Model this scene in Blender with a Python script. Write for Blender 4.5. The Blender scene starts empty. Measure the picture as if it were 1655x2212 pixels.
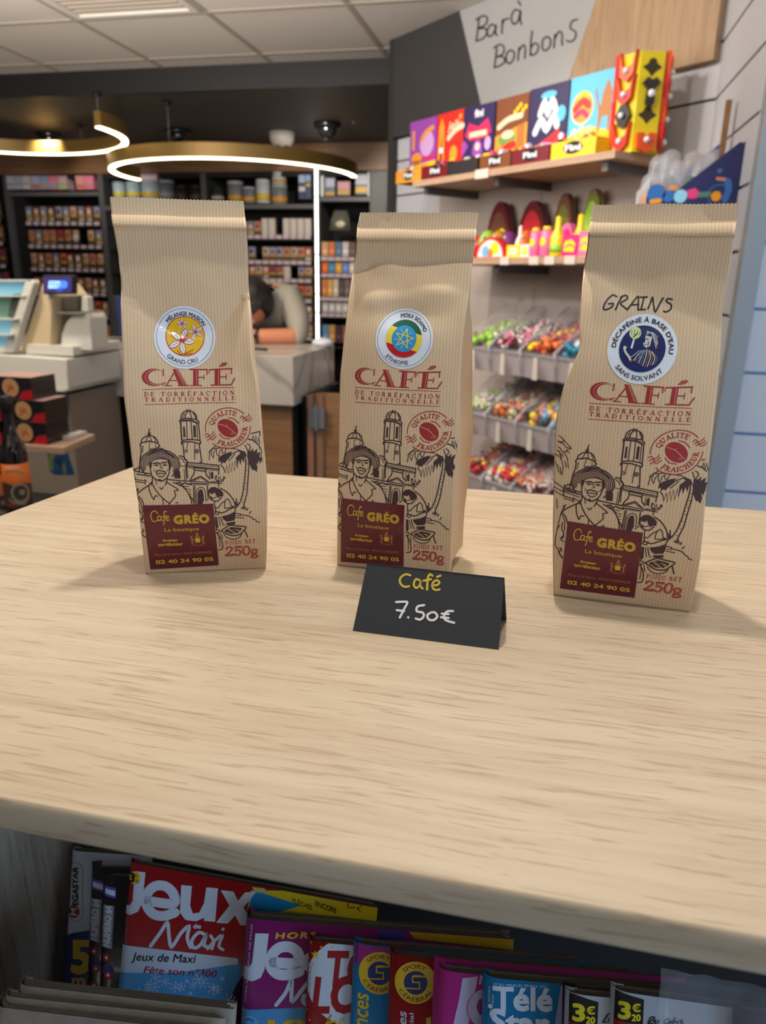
import bpy, bmesh, math, random
from mathutils import Vector, Matrix, noise
from mathutils.geometry import tessellate_polygon
random.seed(7)
SC = bpy.context.scene
COL = SC.collection
# ------------------------------------------------------------------ camera
FPX, IW, IH = 1600.0, 1655, 2212
TH = math.atan(504 / FPX); RL = math.radians(-1.04); YW = math.radians(12.2)
fw = Vector((-math.sin(YW) * math.cos(TH), math.cos(YW) * math.cos(TH), -math.sin(TH)))
rt0 = Vector((math.cos(YW), math.sin(YW), 0)); up0 = rt0.cross(fw)
rt = math.cos(RL) * rt0 - math.sin(RL) * up0
up = math.sin(RL) * rt0 + math.cos(RL) * up0
EYE = Vector((0, 0, 1.42)); TZ = 1.23
cd = bpy.data.cameras.new('camera'); cam = bpy.data.objects.new('camera', cd); COL.objects.link(cam)
cam.matrix_world = Matrix(((rt.x, up.x, -fw.x, EYE.x), (rt.y, up.y, -fw.y, EYE.y), (rt.z, up.z, -fw.z, EYE.z), (0, 0, 0, 1)))
cd.sensor_fit = 'VERTICAL'; cd.sensor_height = 36; cd.lens = 36 * FPX / IH
cd.clip_start = .02; cd.clip_end = 60
cd.dof.use_dof = True; cd.dof.focus_distance = .455; cd.dof.aperture_fstop = 10.5
SC.camera = cam
# ------------------------------------------------------------------ world, lamps, exposure
w = bpy.data.worlds.new('world'); SC.world = w; w.use_nodes = True
w.node_tree.nodes['Background'].inputs[0].default_value = (.90, .92, 1.0, 1)
w.node_tree.nodes['Background'].inputs[1].default_value = .14
SC.view_settings.view_transform = 'Standard'; SC.view_settings.look = 'None'
SC.view_settings.gamma = 1; SC.view_settings.use_curve_mapping = False
SC.view_settings.exposure = 0.0

def spot(loc, to, power, size, angle=70, blend=.6, col=(1, .86, .70)):
    l = bpy.data.lights.new('spot_lamp', 'SPOT'); l.energy = power; l.shadow_soft_size = size
    l.spot_size = math.radians(angle); l.spot_blend = blend; l.color = col
    o = bpy.data.objects.new('spot_lamp', l); COL.objects.link(o); o.location = loc
    o.rotation_euler = (Vector(to) - Vector(loc)).to_track_quat('-Z', 'Y').to_euler(); return o

def area(loc, to, power, sx, sy, col):
    l = bpy.data.lights.new('area_lamp', 'AREA'); l.shape = 'RECTANGLE'; l.size = sx; l.size_y = sy
    l.energy = power; l.color = col
    o = bpy.data.objects.new('area_lamp', l); COL.objects.link(o); o.location = loc
    o.rotation_euler = (Vector(to) - Vector(loc)).to_track_quat('-Z', 'Y').to_euler(); return o
def fill_point(loc, power, r, col=(1, .93, .85)):
    l = bpy.data.lights.new('fill_lamp', 'POINT'); l.energy = power; l.shadow_soft_size = r; l.color = col
    o = bpy.data.objects.new('fill_lamp', l); COL.objects.link(o); o.location = loc; return o
spot((-.02, .27, 2.43), (-.08, .42, 1.23), 18, .03, 80, .8, (1, .95, .88))
spot((-.13, .66, 2.43), (-.12, .42, 1.23), 35, .026, 85, .8, (1, .94, .86))     # the display spot above the bags
area((-.9, -1.6, 2.43), (-.9, -1.6, 0), 4, .6, 1.2, (1, .94, .87))            # ceiling panels behind the camera
fill_point((-1.9, -.7, 1.95), 3, .25); fill_point((1.0, -1.3, 2.0), 7, .25); fill_point((-2.3, 1.9, 2.1), 7, .2); area((-1.8, 1.4, 2.12), (-1.7, 2.0, 3), 66, 1.7, 1.5, (1, .92, .84)); area((.3, 1.1, 2.25), (.3, 1.2, 3), 9, .6, .6, (1, .94, .88))   # unseen fill points and upward areas, added to brighten the ceiling and walls
area((2.6, -.9, 1.0), (.7, 1.9, 1.25), 60, 2.0, 1.5, (.50, .72, 1.0))           # daylight of the shop front on the right
spot((-.75, 1.7, 2.42), (-.1, 3.1, 1.75), 27, .03, 80, .7, (1, .90, .80))         # wall washers at the sweets wall
spot((-1.1, 2.3, 2.42), (.1, 3.0, 1.1), 45, .03, 70, .7, (1, .90, .80))
spot((-.5, 1.3, 2.42), (.42, 2.35, 2.0), 16, .03, 60, .7, (1, .93, .86))  # added fill spot, brightens the side slat wall
spot((-.95, .35, 2.40), (.12, 3.0, 0.95), 75, .05, 36, .8, (1, .93, .87))  # added narrow fill spot for the sweets wall below the shelves
spot((-2.0, 2.2, 2.42), (-1.7, 3.2, 1.0), 70, .04, 80, .7, (1, .88, .74))
spot((-3.0, 2.6, 2.42), (-2.6, 3.0, 1.0), 10, .04, 80, .7, (1, .88, .74))
spot((-1.46, 4.6, 2.29), (-1.6, 5.6, 1.4), 30, .04, 110, .8, (1, .9, .8))
spot((-3.3, 4.7, 2.29), (-3.6, 5.6, 1.4), 30, .04, 100, .8, (1, .9, .8))
# ------------------------------------------------------------------ pixel rays
def ray(x, y):
    return (fw + rt * ((x - IW / 2) / FPX) - up * ((y - IH / 2) / FPX)).normalized()

def onpl(x, y, p, n):
    d = ray(x, y); p = Vector(p); n = Vector(n)
    return EYE + d * ((p - EYE).dot(n) / d.dot(n))

def atz(x, y, z): return onpl(x, y, (0, 0, z), (0, 0, 1))
def aty(x, y, Y): return onpl(x, y, (0, Y, 0), (0, 1, 0))
def atx(x, y, X): return onpl(x, y, (X, 0, 0), (1, 0, 0))
# ------------------------------------------------------------------ materials
MATS = {}
def mat(name, col, rough=.5, metal=0, spec=.5, emit=0, trans=0, alpha=1, coat=0, bump=None, var=None):
    if name in MATS: return MATS[name]
    m = bpy.data.materials.new(name); m.use_nodes = True; nt = m.node_tree; b = nt.nodes['Principled BSDF']
    b.inputs['Base Color'].default_value = (*col, 1); b.inputs['Roughness'].default_value = rough
    b.inputs['Metallic'].default_value = metal; b.inputs['Specular IOR Level'].default_value = spec
    if emit: b.inputs['Emission Color'].default_value = (*col, 1); b.inputs['Emission Strength'].default_value = emit
    if trans: b.inputs['Transmission Weight'].default_value = trans
    if alpha < 1: b.inputs['Alpha'].default_value = alpha
    if coat: b.inputs['Coat Weight'].default_value = coat
    tc = nt.nodes.new('ShaderNodeTexCoord')
    if var:      # (scale, amount): gentle colour variation
        n = nt.nodes.new('ShaderNodeTexNoise'); n.inputs['Scale'].default_value = var[0]; n.inputs['Detail'].default_value = 4
        nt.links.new(tc.outputs['Object'], n.inputs['Vector'])
        mx = nt.nodes.new('ShaderNodeMix'); mx.data_type = 'RGBA'
        mx.inputs[6].default_value = (*[c * (1 - var[1]) for c in col], 1); mx.inputs[7].default_value = (*[min(1, c * (1 + var[1])) for c in col], 1)
        nt.links.new(n.outputs[0], mx.inputs[0]); nt.links.new(mx.outputs[2], b.inputs['Base Color'])
    if bump:
        n = nt.nodes.new('ShaderNodeTexNoise'); n.inputs['Scale'].default_value = bump[0]; n.inputs['Detail'].default_value = 3
        nt.links.new(tc.outputs['Object'], n.inputs['Vector'])
        bp = nt.nodes.new('ShaderNodeBump'); bp.inputs['Strength'].default_value = bump[1]; bp.inputs['Distance'].default_value = bump[2]
        nt.links.new(n.outputs[0], bp.inputs['Height']); nt.links.new(bp.outputs[0], b.inputs['Normal'])
    MATS[name] = m; return m

def S(r, g, b):     # sRGB 0-255 to linear
    return tuple((c / 255 / 12.92) if c / 255 <= .04045 else ((c / 255 + .055) / 1.055) ** 2.4 for c in (r, g, b))

def wood(name, light, dark, axis='X', scale=1.0, rough=.45, pore=.35, bump=.15):
    m = bpy.data.materials.new(name); m.use_nodes = True; nt = m.node_tree; b = nt.nodes['Principled BSDF']; L = nt.links.new
    tc = nt.nodes.new('ShaderNodeTexCoord'); mp = nt.nodes.new('ShaderNodeMapping'); L(tc.outputs['Object'], mp.inputs[0])
    sc = {'X': (5, 110, 110), 'Y': (110, 5, 110), 'Z': (110, 110, 5)}[axis]
    mp.inputs['Scale'].default_value = tuple(s * scale for s in sc)
    n1 = nt.nodes.new('ShaderNodeTexNoise'); n1.inputs['Scale'].default_value = 1.1; n1.inputs['Detail'].default_value = 5; n1.inputs['Distortion'].default_value = .5
    L(mp.outputs[0], n1.inputs['Vector'])
    mp2 = nt.nodes.new('ShaderNodeMapping'); L(tc.outputs['Object'], mp2.inputs[0])
    sc2 = {'X': (24, 620, 620), 'Y': (620, 24, 620), 'Z': (620, 620, 24)}[axis]
    mp2.inputs['Scale'].default_value = tuple(s * scale for s in sc2)
    n2 = nt.nodes.new('ShaderNodeTexNoise'); n2.inputs['Scale'].default_value = 1.0; n2.inputs['Detail'].default_value = 3; n2.inputs['Distortion'].default_value = .14
    nw = nt.nodes.new('ShaderNodeTexNoise'); nw.inputs['Scale'].default_value = 9; nw.inputs['Detail'].default_value = 2; L(tc.outputs['Object'], nw.inputs['Vector'])
    vm_ = nt.nodes.new('ShaderNodeVectorMath'); vm_.operation = 'MULTIPLY_ADD'; vm_.inputs[1].default_value = tuple(0 if a_ == axis else .010 for a_ in 'XYZ'); L(nw.outputs['Color'], vm_.inputs[0]); L(tc.outputs['Object'], vm_.inputs[2])
    L(vm_.outputs[0], mp2.inputs[0]); L(vm_.outputs[0], mp.inputs[0])
    L(mp2.outputs[0], n2.inputs['Vector'])
    r1 = nt.nodes.new('ShaderNodeValToRGB'); r1.color_ramp.elements[0].position = .30; r1.color_ramp.elements[1].position = .68
    r1.color_ramp.elements[0].color = (*dark, 1); r1.color_ramp.elements[1].color = (*light, 1); L(n1.outputs[0], r1.inputs[0])
    r2 = nt.nodes.new('ShaderNodeValToRGB'); r2.color_ramp.elements[0].position = .36; r2.color_ramp.elements[1].position = .43
    r2.color_ramp.elements[0].color = (1, 1, 1, 1); r2.color_ramp.elements[1].color = (0, 0, 0, 1); L(n2.outputs[0], r2.inputs[0])
    mu = nt.nodes.new('ShaderNodeMath'); mu.operation = 'MULTIPLY'; mu.inputs[1].default_value = pore; L(r2.outputs[0], mu.inputs[0])
    mx = nt.nodes.new('ShaderNodeMix'); mx.data_type = 'RGBA'; L(mu.outputs[0], mx.inputs[0]); L(r1.outputs[0], mx.inputs[6])
    mx.inputs[7].default_value = (dark[0] * .62, dark[1] * .50, dark[2] * .42, 1); L(mx.outputs[2], b.inputs['Base Color'])
    bp = nt.nodes.new('ShaderNodeBump'); bp.inputs['Strength'].default_value = bump; bp.inputs['Distance'].default_value = .0006; bp.invert = True
    L(r2.outputs[0], bp.inputs['Height']); L(bp.outputs[0], b.inputs['Normal'])
    b.inputs['Roughness'].default_value = rough
    MATS[name] = m; return m

def kraft(name):
    m = bpy.data.materials.new(name); m.use_nodes = True; nt = m.node_tree; b = nt.nodes['Principled BSDF']; L = nt.links.new
    tc = nt.nodes.new('ShaderNodeTexCoord'); uv = tc.outputs['UV']
    wv = nt.nodes.new('ShaderNodeTexWave'); wv.bands_direction = 'X'; wv.inputs['Scale'].default_value = 1000 / 1.95 / 20 * .1 * 10 / 3.1416 * .98
    wv.inputs['Distortion'].default_value = .3; wv.inputs['Detail'].default_value = 1; L(uv, wv.inputs['Vector'])
    n = nt.nodes.new('ShaderNodeTexNoise'); n.inputs['Scale'].default_value = 900; n.inputs['Detail'].default_value = 2; L(tc.outputs['Object'], n.inputs['Vector'])
    n3 = nt.nodes.new('ShaderNodeTexNoise'); n3.inputs['Scale'].default_value = 25; n3.inputs['Detail'].default_value = 3; L(tc.outputs['Object'], n3.inputs['Vector'])
    a = nt.nodes.new('ShaderNodeMath'); a.operation = 'MULTIPLY'; L(wv.outputs['Fac'], a.inputs[0]); L(n.outputs[0], a.inputs[1])
    mx = nt.nodes.new('ShaderNodeMix'); mx.data_type = 'RGBA'; L(a.outputs[0], mx.inputs[0])
    mx.inputs[6].default_value = (*S(222, 192, 154), 1); mx.inputs[7].default_value = (*S(193, 163, 127), 1)
    mx2 = nt.nodes.new('ShaderNodeMix'); mx2.data_type = 'RGBA'; mx2.blend_type = 'MULTIPLY'; mx2.inputs[0].default_value = .14
    L(mx.outputs[2], mx2.inputs[6]); L(n3.outputs['Color'], mx2.inputs[7]); L(mx.outputs[2], b.inputs['Base Color'])
    bp = nt.nodes.new('ShaderNodeBump'); bp.inputs['Strength'].default_value = .25; bp.inputs['Distance'].default_value = .0004
    L(n3.outputs[0], bp.inputs['Height']); L(bp.outputs[0], b.inputs['Normal'])
    b.inputs['Roughness'].default_value = .62; b.inputs['Specular IOR Level'].default_value = .35
    MATS[name] = m; return m
# ------------------------------------------------------------------ mesh building
class MB:
    """collects shapes with material slots, then links them as ONE mesh object"""
    def __init__(s): s.v = []; s.f = []; s.m = []; s.mats = []; s.sm = []
    def mi(s, m):
        if m not in s.mats: s.mats.append(m)
        return s.mats.index(m)
    def add(s, vs, fs, m, smooth=False, M=None):
        o = len(s.v); k = s.mi(m)
        for v in vs:
            v = Vector(v)
            if M is not None: v = M @ v
            s.v.append(v)
        for f in fs: s.f.append([i + o for i in f]); s.m.append(k); s.sm.append(smooth)
        return s
    def box(s, a, b, m, M=None):
        x0, y0, z0 = a; x1, y1, z1 = b
        vs = [(x0, y0, z0), (x1, y0, z0), (x1, y1, z0), (x0, y1, z0), (x0, y0, z1), (x1, y0, z1), (x1, y1, z1), (x0, y1, z1)]
        return s.add(vs, [(0, 3, 2, 1), (4, 5, 6, 7), (0, 1, 5, 4), (1, 2, 6, 5), (2, 3, 7, 6), (3, 0, 4, 7)], m, False, M)
    def lathe(s, prof, m, n=20, M=None, smooth=True):      # profile of (r, z)
        vs = []; fs = []
        for r, z in prof:
            for i in range(n):
                a = 2 * math.pi * i / n; vs.append((r * math.cos(a), r * math.sin(a), z))
        for j in range(len(prof) - 1):
            for i in range(n):
                k = (i + 1) % n; fs.append((j * n + i, j * n + k, (j + 1) * n + k, (j + 1) * n + i))
        if prof[0][0] > 1e-6: fs.append(tuple(range(n))[::-1])
        if prof[-1][0] > 1e-6: fs.append(tuple((len(prof) - 1) * n + i for i in range(n)))
        return s.add(vs, fs, m, smooth, M)
    def cyl(s, p, q, r, m, n=12, r2=None):
        p = Vector(p); q = Vector(q); d = q - p; M = Matrix.Translation(p) @ d.to_track_quat('Z', 'Y').to_matrix().to_4x4()
        return s.lathe([(r, 0), (r if r2 is None else r2, d.length)], m, n, M)
    def tube(s, pts, r, m, n=8, closed=False, caps=True):
        pts = [Vector(p) for p in pts]; N = len(pts); vs = []; fs = []
        rs = r if isinstance(r, (list, tuple)) else [r] * N
        for i, p in enumerate(pts):
            a = pts[(i - 1) % N] if (i or closed) else p; c = pts[(i + 1) % N] if (i < N - 1 or closed) else p
            t = (c - a).normalized(); u = t.orthogonal() if abs(t.z) > .99 else t.cross(Vector((0, 0, 1))).normalized(); w_ = t.cross(u)
            for k in range(n):
                an = 2 * math.pi * k / n; vs.append(p + (u.normalized() * math.cos(an) + w_ * math.sin(an)) * rs[i])
        for i in range(N if closed else N - 1):
            j = (i + 1) % N
            for k in range(n): l = (k + 1) % n; fs.append((i * n + k, i * n + l, j * n + l, j * n + k))
        if caps and not closed: fs.append(tuple(range(n))[::-1]); fs.append(tuple((N - 1) * n + k for k in range(n)))
        return s.add(vs, fs, m, True)
    def prism(s, poly, t, m, M=None, smooth=False):        # poly in XY, thickness t along +Z
        n = len(poly); vs = [(x, y, 0) for x, y in poly] + [(x, y, t) for x, y in poly]
        ar = sum(poly[i][0] * poly[(i + 1) % n][1] - poly[(i + 1) % n][0] * poly[i][1] for i in range(n))
        tr = tessellate_polygon([[Vector((x, y, 0)) for x, y in poly]])
        fs = []
        for a, b, c in tr:
            q = (poly[b][0] - poly[a][0]) * (poly[c][1] - poly[a][1]) - (poly[c][0] - poly[a][0]) * (poly[b][1] - poly[a][1])
            if q < 0: b, c = c, b
            fs.append((a + n, b + n, c + n)); fs.append((c, b, a))
        for i in range(n):
            j = (i + 1) % n; fs.append((i, j, j + n, i + n) if ar > 0 else (j, i, i + n, j + n))
        return s.add(vs, fs, m, smooth, M)
    def ball(s, c, r, m, n=10, k=7, sc=(1, 1, 1)):
        prof = [(math.sin(math.pi * i / k), -math.cos(math.pi * i / k)) for i in range(k + 1)]
        prof[0] = (0, -1); prof[-1] = (0, 1)
        M = Matrix.Translation(c) @ Matrix.Diagonal((r * sc[0], r * sc[1], r * sc[2], 1))
        vs = [(0, 0, -1)]; fs = []
        for j in range(1, k):
            for i in range(n):
                a = 2 * math.pi * i / n; vs.append((prof[j][0] * math.cos(a), prof[j][0] * math.sin(a), prof[j][1]))
        vs.append((0, 0, 1)); L = len(vs) - 1
        for i in range(n):
            l = (i + 1) % n; fs.append((0, 1 + l, 1 + i)); fs.append((L, 1 + (k - 2) * n + i, 1 + (k - 2) * n + l))
            for j in range(k - 2): fs.append((1 + j * n + i, 1 + j * n + l, 1 + (j + 1) * n + l, 1 + (j + 1) * n + i))
        return s.add(vs, fs, m, True, M)
    def mesh(s, name):
        me = bpy.data.meshes.new(name); me.from_pydata([tuple(v) for v in s.v], [], s.f)
        for m in s.mats: me.materials.append(m if not isinstance(m, str) else MATS[m])
        me.polygons.foreach_set('material_index', s.m); me.polygons.foreach_set('use_smooth', s.sm); me.update(); return me
    def build(s, name, parent=None, loc=None, bevel=0, seg=2, wn=False):
        o = bpy.data.objects.new(name, s.mesh(name)); COL.objects.link(o)
        if parent is not None: o.parent = parent
        if loc is not None: o.location = loc
        if bevel:
            b = o.modifiers.new('bevel', 'BEVEL'); b.width = bevel; b.segments = seg; b.limit_method = 'ANGLE'; b.angle_limit = math.radians(40)
        return o

def tag(o, label=None, cat=None, group=None, kind=None):
    if label: o['label'] = label
    if cat: o['category'] = cat
    if group: o['group'] = group
    if kind: o['kind'] = kind
    return o

def thing(name, label, cat, loc=(0, 0, 0), rz=0, group=None):
    o = bpy.data.objects.new(name, None); COL.objects.link(o); o.location = loc; o.rotation_euler = (0, 0, rz)
    o.empty_display_size = .05
    return tag(o, label, cat, group)

def struct(name, mb, bevel=0, parent=None):
    o = mb.build(name, parent, bevel=bevel)
    if parent is None: o['kind'] = 'structure'
    return o

def linkmesh(name, me, parent=None, loc=(0, 0, 0), rz=0):
    o = bpy.data.objects.new(name, me); COL.objects.link(o); o.location = loc; o.rotation_euler = (0, 0, rz)
    if parent is not None: o.parent = parent
    return o
ORD = ['first', 'second', 'third', 'fourth', 'fifth', 'sixth', 'seventh', 'eighth', 'ninth', 'tenth', 'eleventh', 'twelfth', 'thirteenth', 'fourteenth']
# ------------------------------------------------------------------ flat print: fills, strokes and lettering in 2-D, later laid on a surface
_tc = {}
def text_tris(s, bold=0.0, shear=0.0, spacing=1.0):
    """letters as flat faces; bold adds a rim along the outlines"""
    k = (s, bold, shear, spacing)
    if k in _tc: return _tc[k]
    cu = bpy.data.curves.new('t', 'FONT'); cu.body = s; cu.size = 1; cu.shear = shear; cu.space_character = spacing
    cu.resolution_u = 3; cu.fill_mode = 'FRONT'
    o = bpy.data.objects.new('t', cu); COL.objects.link(o)
    dg = bpy.context.evaluated_depsgraph_get(); me = o.evaluated_get(dg).to_mesh()
    vs = [(v.co.x, v.co.y) for v in me.vertices]; fs = [tuple(p.vertices) for p in me.polygons]
    o.evaluated_get(dg).to_mesh_clear(); bpy.data.objects.remove(o); bpy.data.curves.remove(cu)
    _tc[k] = (vs, fs, rim(vs, fs, bold) if bold else None); return _tc[k]

def rim(vs, fs, b):
    cnt = {}
    for f in fs:
        for i in range(len(f)):
            e = (f[i], f[(i + 1) % len(f)]); key = (min(e), max(e)); cnt.setdefault(key, []).append(e)
    out = {}; 
    for key, l in cnt.items():
        if len(l) == 1: out[l[0][0]] = l[0][1]
    inn = {v: k for k, v in out.items()}; rv = []; rf = []; idx = {}
    for v in out:
        if v not in inn: continue
        p = Vector(vs[v]); a = Vector(vs[inn[v]]); c = Vector(vs[out[v]])
        if (p - a).length < 1e-9 or (c - p).length < 1e-9: d = (c - a)
        else: d = (p - a).normalized() + (c - p).normalized()
        if d.length < .2: d = (p - a)
        d = d.normalized() if d.length > 1e-9 else Vector((1, 0)); o = Vector((d.y, -d.x)) * b
        idx[v] = len(rv); rv += [tuple(p), tuple(p + o)]
    for v in out:
        w_ = out[v]
        if v in idx and w_ in idx: i, j = idx[v], idx[w_]; rf.append((i, j, j + 1, i + 1))
    return rv, rf

class Art:
    def __init__(s): s.L = []          # (material, layer, verts2d, faces)
    def poly(s, pts, m, layer=0, holes=()):
        loops = [[Vector((x, y, 0)) for x, y in pts]] + [[Vector((x, y, 0)) for x, y in h] for h in holes]
        flat = [tuple(v[:2]) for l in loops for v in l]
        try: s.L.append((m, layer, flat, [tuple(t) for t in tessellate_polygon(loops)]))
        except Exception: pass
        return s
    def rect(s, x0, y0, x1, y1, m, layer=0): return s.poly([(x0, y0), (x1, y0), (x1, y1), (x0, y1)], m, layer)
    def disc(s, c, r, m, layer=0, n=40, ry=None, rot=0, r_in=None):
        ry = ry or r; ca, sa = math.cos(rot), math.sin(rot)
        def ring(f): return [(c[0] + r * f * math.cos(a) * ca - ry * f * math.sin(a) * sa, c[1] + r * f * math.cos(a) * sa + ry * f * math.sin(a) * ca) for a in [2 * math.pi * i / n for i in range(n)]]
        if r_in is None: return s.poly(ring(1), m, layer)
        a, b = ring(1), ring(r_in / r); s.L.append((m, layer, a + b, [(i, (i + 1) % n, n + (i + 1) % n, n + i) for i in range(n)])); return s
    def line(s, pts, w, m, layer=0, closed=False, cap=True):
        """a ribbon with mitred corners and round ends"""
        P = []
        for p in pts:
            p = Vector(p)
            if not P or (p - P[-1]).length > 1e-7 * max(1, w * 1e4) * 0 + 1e-9: P.append(p)
        if closed and len(P) > 2 and (P[0] - P[-1]).length < 1e-9: P.pop()
        n = len(P); h = w / 2
        if n < 2: return s.disc(tuple(P[0]), h, m, layer, n=10) if n else s
        vs = []; fs = []
        for i, p in enumerate(P):
            a = P[i - 1] if (i or closed) else None; c = P[(i + 1) % n] if (i < n - 1 or closed) else None
            d1 = (p - a).normalized() if a is not None else None; d2 = (c - p).normalized() if c is not None else None
            if d1 is None: d1 = d2
            if d2 is None: d2 = d1
            t = d1 + d2
            if t.length < .25: t = d1      # hairpin
            t.normalize(); nn_ = Vector((-t.y, t.x)); k = max(.45, nn_.dot(Vector((-d1.y, d1.x)))); q = nn_ * (h / k)
            vs += [tuple(p + q), tuple(p - q)]
        for i in range(n if closed else n - 1):
            j = (i + 1) % n; fs.append((2 * i, 2 * i + 1, 2 * j + 1, 2 * j))
        if cap and not closed:
            for p, o, l, r in ((P[0], P[0] - P[1], 0, 1), (P[-1], P[-1] - P[-2], 2 * n - 1, 2 * n - 2)):
                o.normalize(); sd = Vector((-o.y, o.x)); f = [r]
                for k in (-1, 0, 1):
                    an = k * math.pi / 4; f.append(len(vs)); vs.append(tuple(p + o * h * math.cos(an) - sd * h * math.sin(an) * (-1)))
                f.append(l); A_ = vs[r]; B_ = vs[f[1]]; C_ = vs[f[3]]
                if (Vector(A_) - Vector(B_)).length > (Vector(A_) - Vector(C_)).length: f[1], f[3] = f[3], f[1]
                fs.append(tuple(f))
        s.k = getattr(s, 'k', 0) + 1
        s.L.append((m, layer + (s.k % 9) * .09, vs, fs)); return s
    def curve(s, pts, w, m, layer=0, closed=False, k=4):     # Catmull-Rom through the points
        P = [Vector(p) for p in pts]; n = len(P); out = []
        for i in range(n if closed else n - 1):
            if closed: a, b, c, d = P[(i - 1) % n], P[i], P[(i + 1) % n], P[(i + 2) % n]
            else: a, b, c, d = P[max(i - 1, 0)], P[i], P[i + 1], P[min(i + 2, n - 1)]
            for j in range(k):
                t = j / k; out.append(.5 * ((2 * b) + (c - a) * t + (2 * a - 5 * b + 4 * c - d) * t * t + (3 * b - a - 3 * c + d) * t ** 3))
        if not closed: out.append(P[-1])
        return s.line([tuple(p) for p in out], w, m, layer, closed)
    def text(s, t, box, m, layer=0, bold=0.0, shear=0.0, spacing=1.0, down=False, rot=0, keep=None):
        """box = (x0, y0, x1, y1): left/right and baseline y0 / cap top y1 of the drawn letters"""
        vs, fs, rm = text_tris(t, bold, shear, spacing)
        if not vs: return s
        xs = [v[0] for v in vs]; ys = [v[1] for v in text_tris(keep or t, 0, shear, 1)[0]]
        x0, y0, x1, y1 = box; ax = (x1 - x0) / (max(xs) - min(xs)); ay = (y1 - y0) / max(ys)
        mx = min(xs); ca, sa = math.cos(rot), math.sin(rot)
        f = lambda x, y: (x0 + (x - mx) * ax * ca - y * ay * sa, y0 + (x - mx) * ax * sa + y * ay * ca)
        s.L.append((m, layer, [f(*v) for v in vs], fs))
        if rm: s.L.append((m, layer + .5, [f(*v) for v in rm[0]], rm[1]))
        return s
    def arc_text(s, t, c, r, a_mid, span, h, m, layer=0, bold=0.0, inside=False, sx=1, sy=1):
        """letters along a circle; angles in degrees, counter-clockwise from +x; inside=True runs left to right along the bottom"""
        vs, fs, rm = text_tris(t, bold); xs = [v[0] for v in vs]; x0, x1 = min(xs), max(xs); ym = max(v[1] for v in text_tris('H')[0])
        def f(x, y):
            u = (x - x0) / (x1 - x0) - .5; yy = y / ym * h
            if not inside: a = math.radians(a_mid - u * span); rr = r + yy
            else: a = math.radians(a_mid + u * span); rr = r - h + yy * -1 + h
            return (c[0] + sx * rr * math.cos(a), c[1] + sy * rr * math.sin(a))
        s.L.append((m, layer, [f(*v) for v in vs], fs))
        if rm: s.L.append((m, layer + .5, [f(*v) for v in rm[0]], rm[1]))
        return s
    def merge(s, o, fn=None, dl=0):
        for m, l, vs, fs in o.L: s.L.append((m, l + dl, [fn(*v) for v in vs] if fn else list(vs), fs))
        return s
    def clip(s, x0, y0, x1, y1):
        """keep what lies in the rectangle"""
        out = []
        for m, l, vs, fs in s.L:
            nv = []; nf = []
            for f in fs:
                p = [vs[i] for i in f]
                for ax, lim, sg in ((0, x0, 1), (0, x1, -1), (1, y0, 1), (1, y1, -1)):
                    q = []
                    for i in range(len(p)):
                        a, b = p[i], p[(i + 1) % len(p)]; da = (a[ax] - lim) * sg; db = (b[ax] - lim) * sg
                        if da >= 0: q.append(a)
                        if (da >= 0) != (db >= 0): t = da / (da - db); q.append((a[0] + (b[0] - a[0]) * t, a[1] + (b[1] - a[1]) * t))
                    p = q
                    if len(p) < 3: break
                if len(p) >= 3: nf.append(tuple(range(len(nv), len(nv) + len(p)))); nv += p
            if nf: out.append((m, l, nv, nf))
        s.L = out; return s
    def to(s, name, fn, parent=None, off=.00012, cut=None, step=.00006):
        """fn(x, y) -> (point, normal); cut = (dx, dy): split the faces on a grid first so that they follow a curved surface"""
        bm = bmesh.new(); mats = []
        lay = bm.verts.layers.float.new('lay')
        for m, l, vs, fs in s.L:
            if m not in mats: mats.append(m)
            k = mats.index(m); bv = [bm.verts.new((x, y, 0)) for x, y in vs]
            for v in bv: v[lay] = l
            for f in fs:
                if len(set(f)) < 3: continue
                try: bm.faces.new([bv[i] for i in f]).material_index = k
                except ValueError: pass
        for v in [v for v in bm.verts if not v.link_faces]: bm.verts.remove(v)
        if cut and bm.verts:
            for ax, st in ((0, cut[0]), (1, cut[1])):
                if not st: continue
                lo = min(v.co[ax] for v in bm.verts); hi = max(v.co[ax] for v in bm.verts)
                for i in range(math.floor(lo / st) + 1, math.ceil(hi / st)):
                    co = (i * st, 0, 0) if ax == 0 else (0, i * st, 0); no = (1, 0, 0) if ax == 0 else (0, 1, 0)
                    bmesh.ops.bisect_plane(bm, geom=bm.verts[:] + bm.edges[:] + bm.faces[:], plane_co=co, plane_no=no, dist=1e-7)
        for v in bm.verts:
            p, n = fn(v.co.x, v.co.y); v.co = Vector(p) + Vector(n) * (off + step * v[lay])
        bm.normal_update()
        me = bpy.data.meshes.new(name); bm.to_mesh(me); bm.free()
        for m in mats: me.materials.append(MATS[m] if isinstance(m, str) else m)
        o = bpy.data.objects.new(name, me); COL.objects.link(o)
        if parent is not None: o.parent = parent
        return o

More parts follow.
